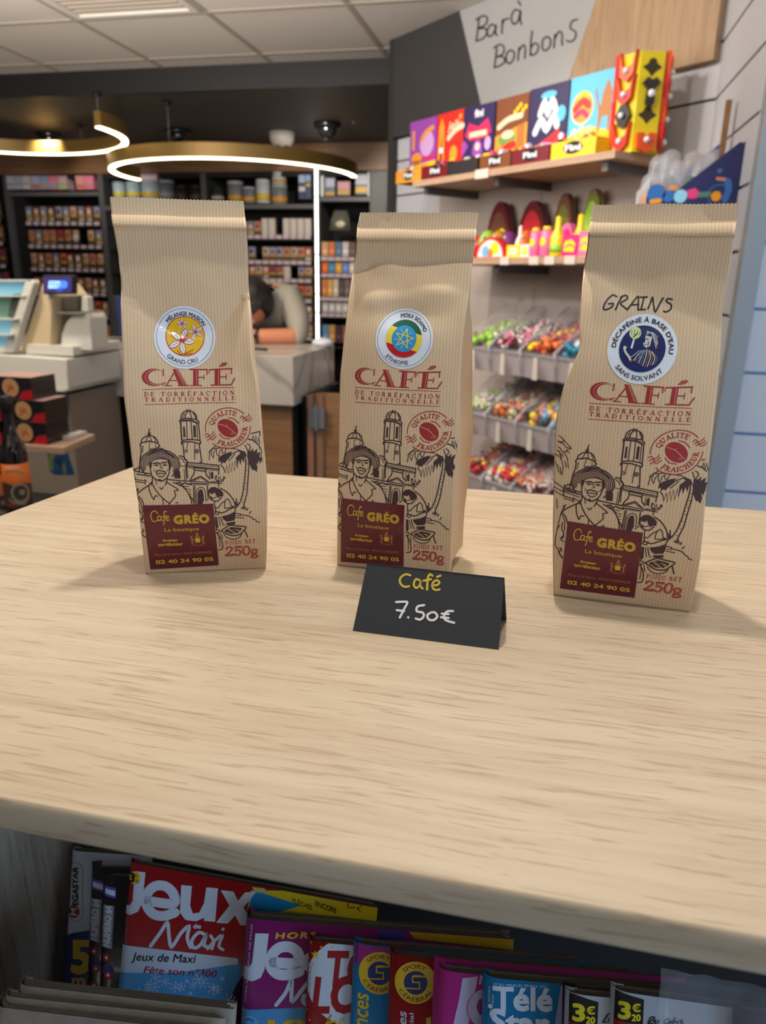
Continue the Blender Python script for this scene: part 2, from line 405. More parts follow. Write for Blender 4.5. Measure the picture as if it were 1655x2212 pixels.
# a small serif alphabet drawn from strokes (unit cells); k thick, t thin
def _arc(cx, cy, rx, ry, a0, a1, n=10): return [(cx + rx * math.cos(math.radians(a0 + (a1 - a0) * i / n)), cy + ry * math.sin(math.radians(a0 + (a1 - a0) * i / n))) for i in range(n + 1)]
SER = {
 'D': (.78, [('k', [(.16, 0), (.16, 1)]), ('t', [(0, 0), (.3, 0)]), ('t', [(0, 1), (.3, 1)]), ('c', [(.16, 1)] + _arc(.3, .5, .42, .5, 90, -90, 14) + [(.16, 0)])]),
 'E': (.66, [('k', [(.14, 0), (.14, 1)]), ('t', [(0, 0), (.6, 0), (.62, .25)]), ('t', [(0, 1), (.58, 1), (.6, .78)]), ('t', [(.14, .52), (.42, .52)]), ('t', [(.42, .4), (.42, .64)])]),
 'F': (.62, [('k', [(.14, 0), (.14, 1)]), ('t', [(0, 0), (.3, 0)]), ('t', [(0, 1), (.58, 1), (.6, .76)]), ('t', [(.14, .52), (.42, .52)]), ('t', [(.42, .4), (.42, .64)])]),
 'T': (.72, [('k', [(.35, 0), (.35, 1)]), ('t', [(.2, 0), (.5, 0)]), ('t', [(.02, .76), (.02, 1), (.68, 1), (.68, .76)])]),
 'O': (.8, [('c', _arc(.38, .5, .34, .5, 0, 360, 20))]),
 'Q': (.8, [('c', _arc(.38, .5, .34, .5, 0, 360, 20)), ('k', [(.36, .12), (.5, -.1), (.7, -.16)])]),
 'R': (.78, [('k', [(.14, 0), (.14, 1)]), ('t', [(0, 0), (.28, 0)]), ('c', [(.14, 1)] + _arc(.32, .76, .22, .24, 90, -90, 8) + [(.14, .52)]), ('t', [(0, 1), (.2, 1)]), ('k', [(.34, .5), (.62, 0)]), ('t', [(.54, 0), (.74, 0)])]),
 'P': (.66, [('k', [(.14, 0), (.14, 1)]), ('t', [(0, 0), (.3, 0)]), ('c', [(.14, 1)] + _arc(.32, .74, .24, .26, 90, -90, 8) + [(.14, .48)]), ('t', [(0, 1), (.2, 1)])]),
 'A': (.82, [('t', [(.1, 0), (.4, 1)]), ('k', [(.4, 1), (.7, 0)]), ('t', [(.2, .34), (.58, .34)]), ('t', [(0, 0), (.2, 0)]), ('t', [(.56, 0), (.82, 0)])]),
 'C': (.74, [('c', _arc(.4, .5, .36, .5, 50, 310, 16)), ('t', [(.64, .98), (.64, .68)])]),
 'I': (.36, [('k', [(.16, 0), (.16, 1)]), ('t', [(.02, 0), (.3, 0)]), ('t', [(.02, 1), (.3, 1)])]),
 'N': (.86, [('t', [(.14, 0), (.14, 1)]), ('k', [(.14, 1), (.66, 0)]), ('t', [(.66, 0), (.66, 1)]), ('t', [(0, 0), (.28, 0)]), ('t', [(0, 1), (.16, 1)]), ('t', [(.54, 1), (.8, 1)])]),
 'L': (.64, [('k', [(.14, 0), (.14, 1)]), ('t', [(0, 1), (.3, 1)]), ('t', [(0, 0), (.58, 0), (.6, .26)])]),
 'S': (.6, [('c', [(.5, .74), (.5, .96), (.26, 1), (.06, .86), (.1, .62), (.4, .44), (.52, .24), (.4, .03), (.18, 0), (.03, .1), (.03, .28)])]),
 'U': (.84, [('k', [(.16, 1), (.16, .3), (.24, .06), (.4, 0)]), ('t', [(.4, 0), (.58, .08), (.66, .3), (.66, 1)]), ('t', [(0, 1), (.3, 1)]), ('t', [(.54, 1), (.78, 1)])]),
 'H': (.86, [('k', [(.15, 0), (.15, 1)]), ('k', [(.66, 0), (.66, 1)]), ('t', [(.15, .5), (.66, .5)]), ('t', [(0, 0), (.3, 0)]), ('t', [(0, 1), (.3, 1)]), ('t', [(.52, 0), (.8, 0)]), ('t', [(.52, 1), (.8, 1)])]),
 '2': (.66, [('c', [(.08, .72), (.1, .92), (.3, 1), (.52, .9), (.52, .68), (.3, .36), (.06, .06)]), ('k', [(.06, .05), (.58, .05)]), ('t', [(.58, .05), (.62, .26)])]),
 '5': (.62, [('t', [(.12, .52), (.12, .95)]), ('k', [(.12, .95), (.54, .95)]), ('c', [(.12, .5), (.3, .62), (.5, .5), (.54, .28), (.42, .04), (.2, 0), (.04, .14)])]),
 '0': (.66, [('c', _arc(.32, .5, .26, .5, 0, 360, 18))]),
 'g': (.62, [('c', _arc(.26, .38, .2, .24, 0, 360, 14)), ('c', [(.18, .16), (.1, .06), (.3, .0), (.5, -.06), (.52, -.24), (.3, -.34), (.06, -.28), (.06, -.12), (.2, -.02)]), ('t', [(.42, .52), (.58, .6)])]),
 ' ': (.4, []), '-': (.4, [('t', [(0, .4), (.3, .4)])]),
}
def serif(art, s, box, m, layer=0, track=0.0, wk=.17, wt=.06, fn=None):
    x0, y0, x1, y1 = box; out = Art(); x = 0
    for ch in s:
        acc = ch == 'É'; g = SER['E' if acc else ch]
        for kind, pts in g[1]:
            P = [(x + a, b) for a, b in pts]
            if kind == 'c': out.line(P, (wk + wt) / 2 * .95, m, layer)
            else: out.line(P, wk if kind == 'k' else wt, m, layer, cap=(kind == 'k'))
        if acc: out.line([(x + .26, 1.14), (x + .44, 1.34)], wk * .7, m, layer)
        x += g[0] + .08 + track
    W_ = x - .08 - track - .06
    f0 = lambda a, b: (x0 + a / W_ * (x1 - x0), y0 + b * (y1 - y0))
    out2 = Art().merge(out, f0)
    if fn: out2 = Art().merge(out2, fn)
    art.merge(out2)
# ------------------------------------------------------------------ room shell
CEIL = 2.45; LOWC = 2.335; YW_ = 5.75
mat('ink_black', S(22, 22, 26), .45); mat('tile_white', S(226, 218, 208), .8, bump=(300, .15, .001)); mat('grid_white', S(178, 166, 150), .6); mat('wall_white', S(196, 192, 190), .5)
mat('anthracite', S(52, 50, 50), .55); mat('anthracite_deep', S(26, 25, 26), .5); mat('charcoal_ceiling', S(78, 74, 70), .6); mat('slat_white', S(200, 202, 208), .45)
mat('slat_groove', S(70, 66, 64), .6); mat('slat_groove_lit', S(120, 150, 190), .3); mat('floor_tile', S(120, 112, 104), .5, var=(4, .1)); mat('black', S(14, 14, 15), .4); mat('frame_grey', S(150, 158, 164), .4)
OAK = wood('oak_counter', S(191, 173, 147), S(175, 154, 126), 'X', 1.0, .56, .5)
OAKD = wood('oak_dark', S(150, 112, 78), S(128, 92, 62), 'X', .5, .45, .3)
OAKV = wood('oak_vertical', S(178, 148, 116), S(160, 130, 98), 'Z', .35, .5, .45)
OAKS = wood('oak_shelf', S(186, 156, 130), S(166, 136, 110), 'X', .6, .5, .3)
OAKG = wood('oak_grey', S(142, 128, 112), S(116, 102, 88), 'Z', 1.0, .6, .5)
mb = MB(); mb.box((-6.5, -3.2, -.02), (3.2, 7, 0), 'floor_tile'); struct('floor', mb)
# suspended ceiling: one panel per tile, T-bars between
cl = MB().box((-6.5, -3.2, CEIL + .012), (3.2, 4.03, CEIL + .05), 'anthracite_deep').build('ceiling'); cl['kind'] = 'structure'
gx0, gy0 = -.885, 3.87
tile = MB().box((-.2935, -.2935, 0), (.2935, .2935, .01), 'tile_white').mesh('ceiling_tile')
vent = MB().box((-.2935, -.2935, .004), (.2935, .2935, .012), 'tile_white')
for k in range(11): vent.box((-.24, -.24 + k * .044, -.002), (.24, -.222 + k * .044, .006), 'grid_white')
vent.box((-.28, -.28, -.006), (.28, -.25, .006), 'tile_white').box((-.28, .25, -.006), (.28, .28, .006), 'tile_white').box((-.28, -.25, -.006), (-.25, .25, .006), 'tile_white').box((.25, -.25, -.006), (.28, .25, .006), 'tile_white')
vm = vent.mesh('air_vent')
for i in range(-6, 5):
    for j in range(-8, 1):
        cx = gx0 + (i + .5) * .6; cy = gy0 - .3 + j * .6
        if i == -2 and j == -1: linkmesh('air_vent', vm, cl, (cx, cy, CEIL - .002)); continue
        linkmesh('ceiling_tile', tile, cl, (cx, cy, CEIL))
for i in range(-6, 5):
    m_ = MB().box((gx0 + i * .6 + .0065, 3.8765, CEIL), (gx0 + (i + 1) * .6 - .0065, 4.02, CEIL + .01), 'tile_white'); m_.build('ceiling_tile', cl)
    MB().box((gx0 + i * .6 - .012, -3.2, CEIL - .003), (gx0 + i * .6 + .012, 4.02, CEIL + .001), 'grid_white').build('ceiling_bar', cl)
for j in range(-8, 2):
    MB().box((-4.6, gy0 + j * .6 - .6 - .012, CEIL - .004), (2.2, gy0 + j * .6 - .6 + .012, CEIL + .0005), 'grid_white').build('ceiling_bar', cl)
struct('trim_1', MB().box((-6.5, 4.02, LOWC), (3.2, 4.06, CEIL + .2), 'anthracite_deep'))
struct('trim_2', MB().box((-6.5, 4.06, LOWC + .0), (3.2, 7, LOWC + .03), 'charcoal_ceiling'))
struct('wall_back', MB().box((-6.5, 6.2, 0), (3.2, 6.25, 2.5), 'anthracite_deep'))
struct('wall_left', MB().box((-6.5, -3.2, 0), (-6.45, 6.3, 2.6), 'wall_white'))
# wooden band above the tobacco shelving
struct('trim_3', MB().box((-6.4, 5.6, 2.155), (-.95, 5.63, LOWC), OAKD))
# ------------------------------------------------------------------ diagonal sweets wall
A0 = Vector((-.77, 3.747, 0)) * 1.0; U = Vector((.729, -.685, 0)).normalized(); NN = Vector((.685, .729, 0)).normalized()   # NN points behind the wall
DW = Matrix(((U.x, NN.x, 0, A0.x), (U.y, NN.y, 0, A0.y), (0, 0, 1, 0), (0, 0, 0, 1)))     # local: s along, depth behind, z
DWR = math.atan2(U.y, U.x)
def dwp(x, y, off=0):   # pixel -> (s, z) on the plane 'off' metres in front of the wall
    P = onpl(x, y, A0 - NN * off, NN); return (P - A0).dot(U), P.z
SE = 1.637
wd = MB().box((-.02, .03, 0), (SE + .05, .06, 2.45), 'wall_white', DW).build('wall_right'); wd['kind'] = 'structure'
def slatwall(parent, s0, s1, z0, z1, pitch, M, m1='slat_white', m2='slat_groove', first=None, dep=.018):
    z = (first if first is not None else z0); MB().box((s0, dep * .6, z0), (s1, dep * 1.6, z1), m2, M).build('groove_back', parent)
    zs = [z0]; q = z
    while q < z1: 
        if q > z0: zs.append(q)
        q += pitch
    zs.append(z1)
    for a, b in zip(zs, zs[1:]):
        MB().box((s0, 0, a + (.004 if a > z0 else 0)), (s1, dep, b - (.004 if b < z1 else 0)), m1, M).build('slat_panel', parent)
slatwall(wd, .0, .33, 0, 2.04, .15, DW, first=.15 * 0 + .147)
slatwall(wd, 1.05, SE, 1.80, 2.45, .15, DW, first=1.947 - .15)
mat('wall_greige', S(178, 166, 158), .6)
MB().box((.33, .0, 0), (.95, .028, 1.80), 'wall_greige', DW).build('wall_panel', wd); MB().box((.953, .0, 0), (SE, .028, 1.80), 'wall_greige', DW).build('wall_panel', wd)
MB().box((.33, .0, 1.80), (1.05, .028, 2.45), 'wall_white', DW).build('wall_panel', wd)
MB().box((-.04, -.03, 0), (-.0, .06, 2.45), 'anthracite', DW).build('wall_edge', wd)
# side slat wall
SW = Matrix(((0, 1, 0, .423), (-1, 0, 0, 2.63), (0, 0, 1, 0), (0, 0, 0, 1)))      # local: s towards the camera, depth to the right
ws = MB().box((-.02, .03, 0), (.62, .05, 2.6), 'wall_white', SW).build('wall_corner'); ws['kind'] = 'structure'
slatwall(ws, 0, .62, 0, 2.6, .15, SW, first=.147)
# end panel facing the camera
wf = MB().box((.463, 2.005, 0), (1.6, 2.03, 2.7), 'wall_white').build('wall_front'); wf['kind'] = 'structure'
FWm = Matrix(((1, 0, 0, 0), (0, 1, 0, 1.985), (0, 0, 1, 0), (0, 0, 0, 1)))
zg = [aty(x, y, 1.985).z for x, y in ((1610, 667), (1591, 804), (1571, 935), (1553, 1059))]; pg = (zg[0] - zg[3]) / 3
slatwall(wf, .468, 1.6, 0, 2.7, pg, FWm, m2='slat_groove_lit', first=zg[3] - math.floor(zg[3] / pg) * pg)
MB().box((.424, 1.972, 0), (.468, 2.03, 2.7), 'frame_grey').build('frame_post', wf, bevel=.003)

# ------------------------------------------------------------------ the "Bar à Bonbons" panel (three flat fields)
mat('panel_white', S(168, 168, 168), .5); mat('panel_dark', S(58, 57, 56), .6)
sg = thing('wall_sign', 'large wall panel in dark grey, white and oak lettered Bar à Bonbons', 'sign', A0 - NN * .003, DWR)
ZB, ZT = 2.047, 2.448
def pz(x, y, z): # s at a given z along the edge through the pixel
    return dwp(x, y, .03)[0]
sl_b = dwp(1040, 228, .03); sl_t = dwp(995, 30, .03); sr_a = dwp(1288, 0, .03); sr_b = dwp(1230, 170, .03)
def lin(a, b, z): return a[0] + (b[0] - a[0]) * (z - a[1]) / (b[1] - a[1])
l0, l1, r0, r1 = lin(sl_b, sl_t, ZB), lin(sl_b, sl_t, ZT), lin(sr_b, sr_a, ZB), lin(sr_b, sr_a, ZT)
SM = Matrix(((1, 0, 0, 0), (0, 0, -1, 0), (0, 1, 0, 0), (0, 0, 0, 1)))     # prism XY -> (s, z), extruded towards the viewer (-y)
MB().prism([(0, ZB), (l0, ZB), (l1, ZT), (0, ZT)], .028, 'panel_dark', SM).build('dark_panel', sg)
MB().prism([(l0, ZB), (r0, ZB), (r1, ZT), (l1, ZT)], .028, 'panel_white', SM).build('white_panel', sg)
MB().prism([(r0, ZB), (1.632, ZB), (1.632, ZT), (r1, ZT)], .030, OAKV, SM).build('oak_panel', sg)
g = Art(); q = lambda *p: g.curve(p, 7.5, 'ink_black')
# strokes in the crop frame 860.. / 2.0818
q((365, 80), (360, 130), (352, 185)); q((350, 90), (380, 72), (402, 80), (395, 110), (362, 128), (392, 128), (400, 150), (380, 175), (352, 184)); q((442, 120), (420, 110), (402, 140), (410, 165), (430, 150), (442, 115), (438, 145), (446, 160)); q((470, 90), (468, 150)); q((468, 115), (480, 88), (498, 84))
q((548, 50), (525, 45), (510, 80), (520, 108), (540, 95), (552, 50), (550, 85), (556, 110)); q((540, 5), (553, 24))
g1 = g; g = Art()
q((445, 215), (440, 260), (434, 305)); q((432, 215), (460, 200), (478, 215), (470, 245), (442, 256), (470, 255), (482, 275), (460, 295), (434, 304)); q((508, 225), (490, 240), (488, 275), (505, 285), (522, 260), (522, 235), (508, 225)); q((545, 215), (540, 272)); q((542, 235), (560, 205), (572, 210), (572, 250), (570, 262)); q((604, 140), (598, 190), (596, 250)); q((598, 215), (615, 195), (632, 205), (628, 230), (610, 248), (597, 240)); q((670, 165), (652, 180), (650, 215), (665, 228), (685, 205), (685, 175), (670, 165)); q((706, 155), (702, 215)); q((704, 180), (722, 145), (738, 150), (738, 195), (742, 202)); q((808, 88), (785, 95), (775, 125), (800, 145), (795, 175), (775, 188), (758, 182))
inv = sg.matrix_basis.inverted()
def sf(x, y):
    P = onpl(860 + x / 2.0818, y / 2.0818, A0 - NN * .031, NN); return inv @ P, Vector((0, -1, 0))


g1.to('lettering', sf, sg, off=.0008)['label'] = 'words Bar à'; g.to('lettering', sf, sg, off=.0008)['label'] = 'word Bonbons'
# ------------------------------------------------------------------ the three coffee bags
import numpy as np
KR = kraft('kraft_paper'); KR.node_tree.nodes['Wave Texture'].inputs['Scale'].default_value = 1.61
mat('ink_brown', S(66, 42, 42), .6); mat('ink_red', S(160, 36, 40), .55); mat('kraft_plain', S(208, 178, 141), .62)
mat('sticker_white', S(226, 230, 236), .3, coat=.2); mat('ink_black', S(22, 22, 26), .45); mat('maroon', S(98, 16, 36), .32, coat=.25)
mat('label_yellow', S(226, 186, 52), .4); mat('label_dim', S(176, 120, 66), .45); mat('label_plum', S(112, 34, 42), .35)
mat('st_yellow', S(232, 186, 16), .35); mat('st_red', S(196, 24, 26), .35); mat('st_green', S(22, 92, 66), .35); mat('st_blue', S(40, 148, 206), .35)
mat('st_lemon', S(238, 210, 60), .35); mat('st_navy', S(24, 34, 92), .35); mat('st_cream', S(206, 206, 190), .4); mat('st_pale', S(210, 224, 150), .4)
mat('st_orange', S(214, 96, 34), .4); mat('marker_black', S(44, 42, 48), .5)
PROF = [(0, 0), (.004, -.0006), (.02, -.0012), (.06, -.0040), (.095, -.0052), (.125, -.0030), (.15, .0018), (.175, .0078), (.195, .0135), (.214, .0190)]
TOPR = [(.2148, .0196), (.2149, .0150), (.2162, .0147), (.2218, .0198), (.2225, .0206), (.2310, .0212)]
def interp(tab, x):
    if x <= tab[0][0]: return tab[0][1]
    for (a, b), (c, d) in zip(tab, tab[1:]):
        if x <= c: return b + (d - b) * (x - a) / (c - a)
    return tab[-1][1]
def smooth_prof(x): return sum(interp(PROF, x + d) for d in (-.012, -.008, -.004, 0, .004, .008, .012)) / 7 if x > .015 else interp(PROF, x)

class Bag:
    def __init__(s, bl, br, H, left, right, rb, D, dents, seed, amp, crease):
        s.crease = crease
        s.A = atz(*bl, TZ); B = atz(*br, TZ); d = B - s.A; s.w = d.length; s.d = d.normalized(); s.n = Vector((-s.d.y, s.d.x, 0))
        s.C = s.A + d / 2; s.k = H / .231; s.H = H; s.D = D; s.dents = dents; s.seed = seed; s.amp = amp
        s.left, s.right, s.rb = left, right, rb; s._c = {}
    def prof(s, x, h):
        """depth of the front: upright below the folded top, then bulging forward under a crease"""
        hk = h / s.k; hc = sum(interp(s.crease, x + d) for d in (-.008, -.004, 0, .004, .008)) / 5; u = hc - hk; sm = .003
        u = (u + math.sqrt(u * u + sm * sm)) / 2
        up_ = .0190 + .0012 * min(1, max(0, (.214 - hk) / .02)); low = .0200 - .0285 * (1 - math.exp(-u / .041))
        y = min(up_, low) if u > sm else up_ * (1 - u / sm) + low * (u / sm)
        q = min(1, hk / .045); q = q * q * (3 - 2 * q)
        return y * q + (-.0008) * (1 - q)
    def loc(s, x, y, dep):
        P = onpl(x, y, s.C + s.n * dep, s.n); q = P - s.C; return q.dot(s.d), q.z
    def px(s, x, y):            # pixel -> (x, h) on the front
        h = .1; lx = 0
        for _ in range(16): lx, h2 = s.loc(x, y, s.prof(lx, max(0, h)) - .001); h = .5 * (h + h2)
        return lx, h
    def edge(s, tab, h, dep):
        lo, hi = tab[0][1], tab[-1][1]
        def xat(yy):
            for (x0, y0), (x1, y1) in zip(tab, tab[1:]):
                if yy <= y1: return x0 + (x1 - x0) * (yy - y0) / (y1 - y0)
            return tab[-1][0]
        lo -= 30; hi += 60
        for _ in range(24):
            mid = (lo + hi) / 2; lx, hh = s.loc(xat(mid), mid, dep)
            if hh > h: lo = mid
            else: hi = mid
        return lx
    def LR(s, h, dep=None):
        k = (round(h, 5), dep)
        if k not in s._c:
            s._c[k] = (s.edge(s.left, h, s.prof(-.038, h) if dep is None else dep), s.edge(s.right, h, s.prof(.038, h) if dep is None else dep))
        return s._c[k]
    def yfront(s, x, h, L, R):
        t = max(-1, min(1, (x - L) / (R - L) * 2 - 1)); b = interp([(0, 0), (.03, .0015), (.09, .004), (.16, .0022), (.2, .0006), (.214, 0)], h / s.k)
        y = s.prof(x, h) - b * (1 - t * t)
        f = min(1, h / .05) * min(1, max(0, (.213 * s.k - h) / .02)) * (1 - t ** 6)
        up_ = interp([(0, .25), (.08, .3), (.13, .8), (.2, 1)], h / s.k)
        v = Vector((x * 26 + s.seed * 7.3, h * 20, s.seed)); w_ = noise.noise(v) + .5 * noise.noise(v * 2.3)
        y += s.amp * up_ * f * w_
        for cx, ch, rx, rh, am in s.dents:
            q = ((x - cx) / rx) ** 2 + ((h - ch) / rh) ** 2
            if q < 9: y += am * math.exp(-q) * f
        return y
    def front(s, x, h):
        h = max(0, h)
        if not hasattr(s, 'tabL'):
            hs = [i * .004 for i in range(56)]; s.tabL = [(q, s.LR(q)[0]) for q in hs]; s.tabR = [(q, s.LR(q)[1]) for q in hs]
        L = interp(s.tabL, h); R = interp(s.tabR, h)
        return Vector((x, s.yfront(x, h, L, R), h))
    def surf(s, x, h):
        s.front(x, h); L = interp(s.tabL, h) + .0004; R = interp(s.tabR, h) - .0004
        if x > R: p = s.front(R, h); return p + Vector((.0004, x - R, 0)), Vector((1, 0, 0))      # print runs on round the edge
        if x < L: p = s.front(L, h); return p + Vector((-.0004, L - x, 0)), Vector((-1, 0, 0))
        e = .0012; p = s.front(x, h); a = s.front(x + e, h) - s.front(x - e, h); b = s.front(x, h + e) - s.front(x, max(0, h - e))
        return p, a.cross(b).normalized()
    def body(s, parent):
        rows = []; hmax = .214 * s.k; N = 170
        for i in range(N + 1):
            h = hmax * (i / N); L, R = s.LR(h); s.front(0, 0); L = interp(s.tabL, h); R = interp(s.tabR, h)
            rows.append((h, L, R, None))
        for h0, y0 in TOPR:
            h = h0 * s.k; L, R = s.LR(h, y0); rows.append((h, L, R, y0))
        NX = 72; bm = bmesh.new(); uvl = bm.loops.layers.uv.new('uv'); F = []; Bk = []; SL = []; SR = []
        for ri, (h, L, R, y0) in enumerate(rows):
            fr = []
            hk = h / s.k
            for j in range(NX + 1):
                x = L + (R - L) * j / NX
                if y0 is None: y = s.yfront(x, h, L, R)
                else: y = y0 + .0012 * noise.noise(Vector((x * 30 + s.seed, 3, hk * 8))) * (1 if ri < len(rows) - 1 else 1.5) - .0012 * (1 - ((x - L) / (R - L) * 2 - 1) ** 2) * 0
                hh = h + (.0004 * noise.noise(Vector((x * 40, s.seed, 1))) if y0 is not None else 0)
                if ri == len(rows) - 1: hh += .0006 * (j % 2)
                fr.append(bm.verts.new((x, y, hh)))
            F.append(fr)
            yb = interp([(0, s.D), (.06, s.D + .001), (.12, s.D * .93), (.17, s.D * .75), (.214, .0216), (.231, .0222)], hk)
            ym = (interp([(0, s.D / 2), (.214, .0207), (.231, .0217)], hk))
            RB = s.edge(s.rb, h, yb) if s.rb and .008 < hk < .19 else R - .0006
            if s.rb and hk >= .165: q = min(1, (hk - .165) / .025); RB = RB * (1 - q) + (R - .0006) * q if hk < .19 else R - .0006
            LB = L + .0006
            g = interp([(0, 0), (.03, .0006), (.08, .003), (.13, .008), (.18, .016), (.214, .022), (.231, .022)], hk)
            SL.append((bm.verts.new((L + g, ym, h)), bm.verts.new((LB, yb, h)))); SR.append((bm.verts.new((max(R, 0) - g * .8 if not s.rb else (R + RB) / 2 - g * .5, ym, h)), bm.verts.new((RB, yb, h))))
            bk = [SL[-1][1]] + [bm.verts.new((LB + (RB - LB) * j / 8, yb + .001 * math.sin(j + ri * .3) * (0 if j in (0, 8) else 1), h)) for j in range(1, 8)] + [SR[-1][1]]
            Bk.append(bk)
        def q(a, b, c, d, sm=True):
            f = bm.faces.new((a, b, c, d)); f.smooth = sm
            for l in f.loops: l[uvl].uv = ((l.vert.co.x + (0 if sm else l.vert.co.y)) * 100, l.vert.co.z * 100)
        for i in range(len(rows) - 1):
            for j in range(NX): q(F[i][j], F[i][j + 1], F[i + 1][j + 1], F[i + 1][j])
            for j in range(8): q(Bk[i][j + 1], Bk[i][j], Bk[i + 1][j], Bk[i + 1][j + 1])
            q(SL[i][0], F[i][0], F[i + 1][0], SL[i + 1][0], False); q(SL[i][1], SL[i][0], SL[i + 1][0], SL[i + 1][1], False)
            q(F[i][-1], SR[i][0], SR[i + 1][0], F[i + 1][-1], False); q(SR[i][0], SR[i][1], SR[i + 1][1], SR[i + 1][0], False)
        bm.faces.new([v for v in F[0]][::-1] + [SL[0][0]] + Bk[0] + [SR[0][0]]) if False else None
        mid = bm.verts.new((0, s.D / 2, .0008)); loop = F[0] + [SR[0][0]] + Bk[0][::-1] + [SL[0][0]]
        for a, b in zip(loop, loop[1:] + loop[:1]): bm.faces.new((b, a, mid))
        for a, b in ((SL, 0), (SR, -1)):
            pass
        me = bpy.data.meshes.new('paper_body'); bm.to_mesh(me); bm.free(); me.materials.append(KR)
        me.attributes.new('x', 'FLOAT', 'POINT')
        es = [e for e in me.edges]
        o = bpy.data.objects.new('paper_body', me); COL.objects.link(o); o.parent = parent
        o.cycles.shadow_terminator_geometry_offset = .3; o.cycles.shadow_terminator_offset = .25
        return o

BG1 = Bag((314.5, 1238.5), (574.8, 1227), .2335,
    [(238, 429), (240.5, 458), (240.5, 472.5), (246.6, 504), (256, 557), (261, 605), (262, 666), (264.7, 762), (268, 859), (272, 890), (278, 934), (284, 987), (292.5, 1047), (298.5, 1084), (303, 1132), (309.4, 1192), (314.7, 1238.5)],
    [(525.7, 430), (527, 448), (529.4, 466), (534, 509), (536.6, 557), (537, 605), (540, 666), (544, 762), (550, 806), (554, 818), (558, 854), (565.6, 927), (575, 1023), (577, 1072), (575, 1096), (576.5, 1180), (574.8, 1226)],
    [(538, 557), (540, 605), (545, 690), (549, 738), (554, 796), (558, 816), (562, 854), (567, 927), (576, 1023), (578, 1072), (577, 1180), (576, 1215)], .040,
    [(-.012, .107, .03, .012, -.001), (.03, .135, .012, .02, .0015)], 1.3, .0009, [(-.046, .178), (-.030, .164), (-.018, .155), (.0, .150), (.014, .154), (.026, .168), (.040, .186)])
BG2 = Bag((728.8, 1220.7), (972, 1241), .2290,
    [(778.3, 457), (776, 477), (771.8, 490), (767.4, 552), (761, 600), (753.3, 647), (746.8, 702), (740.2, 763), (734.8, 811), (732.5, 883), (731.5, 990), (729.3, 1097), (728.8, 1177), (728.8, 1220.7)],
    [(1033.9, 461.5), (1030.7, 485.5), (1026.3, 526), (1022, 560), (1016.5, 615), (1011, 647), (1004.5, 691), (998, 756), (997, 789), (990.7, 883), (988, 963), (982.7, 1043), (976, 1150), (972, 1236)],
    [(1022, 560), (1019, 647), (1019.8, 691), (1020.9, 789), (1020, 870), (1022.7, 929), (1013, 1030), (1004, 1097), (1001, 1145), (998.7, 1209)], .036,
    [(-.012, .190, .016, .007, .0022), (.014, .186, .016, .006, -.0018), (0, .172, .02, .007, .0024), (.028, .183, .012, .006, -.0015), (-.03, .197, .01, .005, .0018), (-.02, .178, .012, .008, -.0015), (0, .165, .02, .006, .0010), (.012, .176, .018, .006, -.0012)], 4.1, .0014, [(-.040, .192), (-.022, .199), (-.01, .204), (.004, .200), (.02, .203), (.038, .204)])
BG3 = Bag((1195.8, 1284), (1489, 1321), .2320,
    [(1280.5, 447), (1277.6, 471.7), (1272.4, 487.5), (1269, 535), (1263.2, 563), (1257.5, 621), (1251.8, 707), (1254, 750), (1237, 790), (1217, 836), (1207.3, 879), (1203, 897), (1198.7, 946), (1197, 1032), (1194.4, 1118), (1194.4, 1204), (1195.8, 1282)],
    [(1596, 434), (1592, 473), (1589, 489), (1582, 549), (1570, 621), (1561.7, 664), (1558.9, 721), (1556, 779), (1550, 836), (1546, 879), (1541.7, 917), (1533, 989), (1526, 1061), (1518.7, 1147), (1512, 1215), (1500, 1280), (1489, 1321)],
    None, .040,
    [(-.02, .178, .02, .008, -.0016), (.0, .168, .02, .006, .0014), (-.028, .118, .02, .02, .001)], 8.7, .0008, [(-.040, .197), (-.03, .1905), (-.01, .182), (.01, .175), (.030, .168), (.040, .163)])

# ---- the artwork, drawn once in the picture frame of the left bag, kept in that bag's own millimetres
K = 4.1375
def a1(x, y): return BG1.px(220 + x / K, 830 + y / K)
art = Art(); B = 'ink_brown'; Wd = 8.5
def C(*p, w=Wd): art.curve(p, w * 1.22, B)
def Ln(*p, w=Wd): art.line(p, w * 1.22, B)
def Fl(*p): art.poly(p, B)
# right bell tower
C((712, 302), (718, 262), (745, 236), (780, 230), (822, 242), (848, 272), (852, 305)); C((775, 232), (752, 262), (748, 298)); C((785, 232), (800, 262), (802, 300), w=7); C((740, 255), (728, 290), w=6)
C((772, 232), (768, 218)); C((785, 232), (794, 220)); C((820, 250), (838, 280), (842, 300), w=7)
Ln((700, 316), (714, 302), (770, 296), (850, 306), (872, 328), (868, 346), (802, 318), (716, 320), (704, 334), (700, 316)); Ln((716, 312), (800, 308), (858, 330), w=5)
Ln((710, 335), (714, 420), (718, 490), w=11); Ln((868, 346), (876, 420), (882, 500)); Ln((762, 322), (768, 486), w=7); Ln((800, 320), (812, 484), w=7); Ln((852, 340), (862, 490), w=6)
Fl((730, 376), (738, 368), (746, 372), (753, 464), (734, 468)); Fl((820, 366), (830, 356), (842, 364), (847, 468), (824, 464))
Ln((714, 514), (730, 492), (800, 484), (872, 492), (888, 506), (884, 524), (800, 505), (732, 508), (716, 524), (714, 514)); Ln((726, 520), (732, 560), (742, 664)); Ln((772, 510), (764, 560), (768, 600), w=5); Ln((872, 520), (884, 600), (896, 690)); Ln((838, 508), (832, 580), (834, 664), w=6); Ln((742, 664), (770, 680)); Ln((880, 688), (898, 690))
for c, r in (((746, 590), 15), ((853, 590), 20), ((853, 590), 9)): art.disc(c, r, B, r_in=r - 7, n=20)
